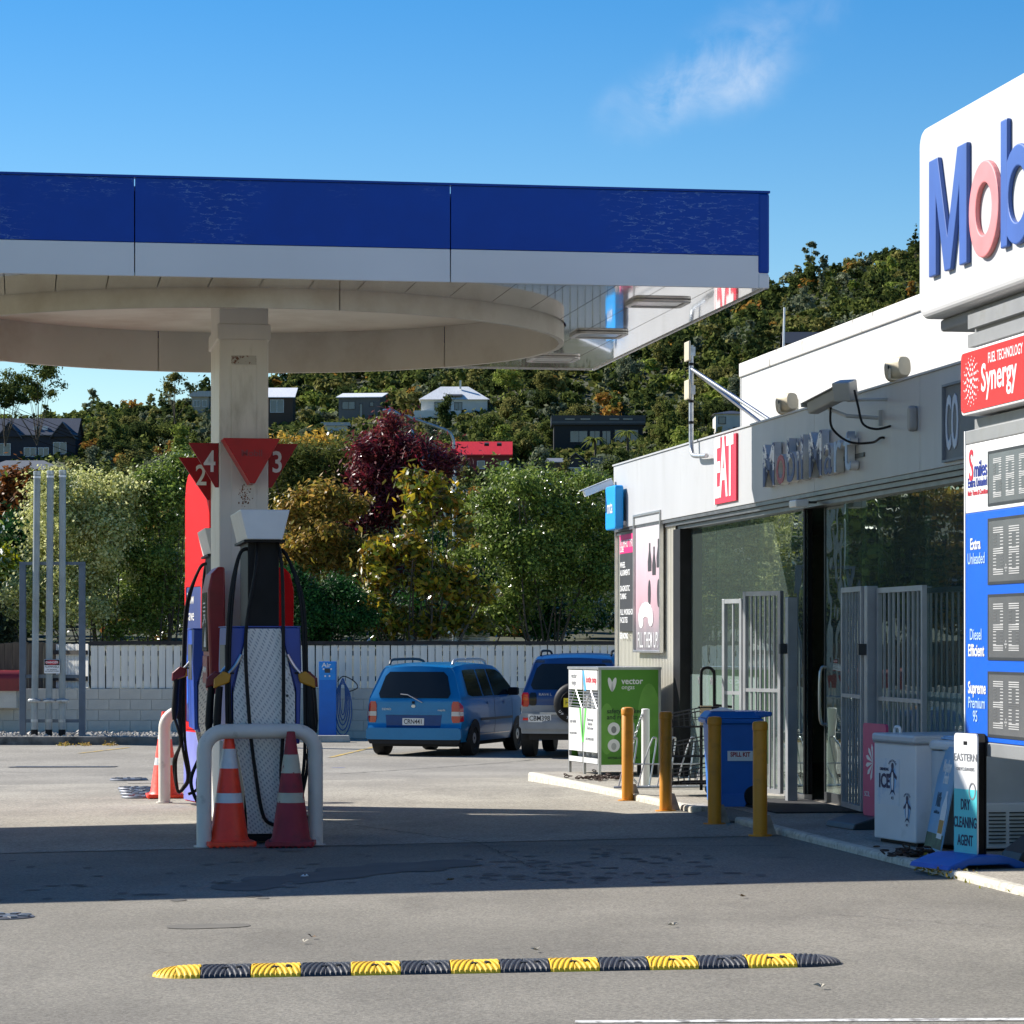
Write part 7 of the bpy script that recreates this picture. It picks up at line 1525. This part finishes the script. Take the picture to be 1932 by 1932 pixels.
ridge_tree('dark bushy tree at the left edge under the canopy', 10, 800, 40, 90, 'h_dark', 400, [(0, 0, .6, .8, .3), (-.4, 0, .8, .6, .2), (.5, 0, .5, .6, .2)], 4200, .42)
ridge_tree('bare branched tree on the ridge left of the column', 330, 770, 45, 72, 'h_olive', 560, [(-.3, 0, .7, .45, .2), (.3, 0, .75, .4, .2), (0, 0, .45, .6, .15), (.7, 0, .5, .3, .15)], 2200, .5)
# palms in front of the long house
def palm(label, x, y, h_px):
    Y = hill_hit(x, y)-3; k = Y/FPX; t = thing('palm_tree', label, 'palm', at(x, y, Y), 0, 'palms below the long house'); H_ = h_px*k; MB().tube([(0, 0, -2), (.15, 0, H_*.5), (0, 0, H_)], [.28, .22, .18], 8).build('trunk', bark, t, smooth=True)
    for i in range(16):
        a = 2*pi*i/16+rh.random()*.3; el = rh.uniform(-.2, .9); fr_ = []; d_ = Vector((cos(a), sin(a), 0)); side = Vector((-sin(a), cos(a), 0)); mb = MB(); V = []
        for j in range(7): f = j/6; q = Vector((0, 0, H_))+d_*2.6*f*cos(el*.6)+Vector((0, 0, 2.2*f*sin(el)-1.7*f*f)); ww = .32*sin(pi*min(1, f+.08))+.03; V += [q-side*ww-Vector((0, 0, .12)), q, q+side*ww-Vector((0, 0, .12))]
        mb.add(V, [(3*j+m_, 3*j+m_+1, 3*j+4+m_, 3*j+3+m_) for j in range(6) for m_ in range(2)]); mb.build('frond', LM['h_mid'], t)
palm('left palm below the long dark house', 1122, 868, 40); palm('right palm in front of the long dark house', 1183, 862, 48)
# street lamp and overhead wires
LY = 100; t = thing('street_lamp', 'grey street lamp with long arm rising behind the purple tree', 'street lamp', ((858-CX)*LY/FPX, LY, .2)); P = lambda x, y: Vector(((x-858)*LY/FPX, 0, EYE+(HY-y)*LY/FPX-.2))
MB().tube([(0, 0, 0), P(858, 1000), P(857, 850)]+spline([P(856, 832), P(850, 818), P(838, 810)], 4)+[P(770, 786), P(742, 778)], [.1, .08, .06]+[.05]*9+[.045, .04], 10).build('pole', galv, t, smooth=True); MB().tube([P(752, 781), P(740, 777), P(722, 775)], [.05, .11, .06], 10).build('lamp_head', galv, t, smooth=True)
wire_m = mat('black cable', (.004, .004, .004, 1), 1, spec=0)
for k, (ya, yb_) in enumerate(((752, 868), (760, 872), (768, 876), (786, 882), (800, 898))):
    a, b = at(-60, ya-30, 130), at(420, yb_+14, 118); t = thing('overhead_wire', ('top', 'second', 'third', 'fourth', 'lowest')[k]+' black overhead wire crossing the left hillside', 'wire', a, 0, 'overhead wires at the left'); n = 16
    MB().tube([(b-a)*i/n-Vector((0, 0, 1.0*4*(i/n)*(1-i/n)*.6)) for i in range(n+1)], .011, 5).build('cable', wire_m, t)

if 0: print('TRIS', sum(len(o.data.polygons) for o in bpy.data.objects if o.type == 'MESH' and o.name.startswith('hillside_bush'))*2, len(ind), len(rest))
# ================================================================== small things on the ground
rl = random.Random(21); leaf_d = mat('dry leaf', (.2, .13, .07, 1), .8, var=.4); leaf_p = mat('pale dry leaf', (.42, .38, .3, 1), .8, var=.3)
for (x, y, lab, m_) in ((573, 1781, 'pale dry leaf on the asphalt left of the hump middle', leaf_p), (588, 1772, 'dark curled leaf just beyond the pale one', leaf_d), (1270, 1750, 'small pale leaf beyond the hump right half', leaf_p), (1010, 1797, 'pale leaf fragment beside the hump centre', leaf_p), (1548, 1867, 'dry leaf on the asphalt right of the hump', leaf_p), (1400, 1695, 'dark leaf scrap at the shadow edge right', leaf_d), (850, 1604+60, 'curled dark leaf in the canopy shadow', leaf_d), (575, 1657, 'white scrap lying on the damp stain', white_clean)):
    g = gnd(x, y); s_ = .028; V = [(0, 0, .012)]+[(s_*(1.0 if k % 2 else .45)*cos(k*pi/5)*rl.uniform(.8, 1.3), s_*(1.0 if k % 2 else .45)*sin(k*pi/5), .012+rl.uniform(0, .02)) for k in range(10)]
    o = MB().add(V, [(0, 1+k, 1+(k+1) % 10) for k in range(10)]).build('fallen_leaf', m_); o.location = g; tag(o, lab, 'leaf', 'fallen leaves on the asphalt')
# weeds in the kerb line
def weeds(label, pts, n, h, kind, nm='weeds'):
    P_, N_ = [], []
    for p in pts:
        for _ in range(n): P_.append((p.x+npr.normal()*.05, p.y+npr.normal()*.12, p.z+abs(npr.normal())*h)); N_.append(npr.normal(size=3)+np.array([0, 0, .5]))
    o = bpy.data.objects.new(nm, leaf_mesh(nm, np.array(P_), np.array(N_), .045, .02, LM[kind])); C.objects.link(o); tag(o, label, 'weeds', kind='stuff')
weeds('weeds growing along the kerb by the blue sign base', [lev(1752+8*i, 1641+2.1*i, .03) for i in range(9)], 50, .03, 'autumn'); weeds('yellow moss along the sunny kerb at the right', [lev(1850+14*i, 1664+4*i, .02) for i in range(7)], 40, .012, 'lime'); weeds('dry weeds at the foot of the gravel bed kerb', [gnd(x, 1407) for x in (118, 124, 156, 162, 205, 210)], 60, .03, 'autumn')
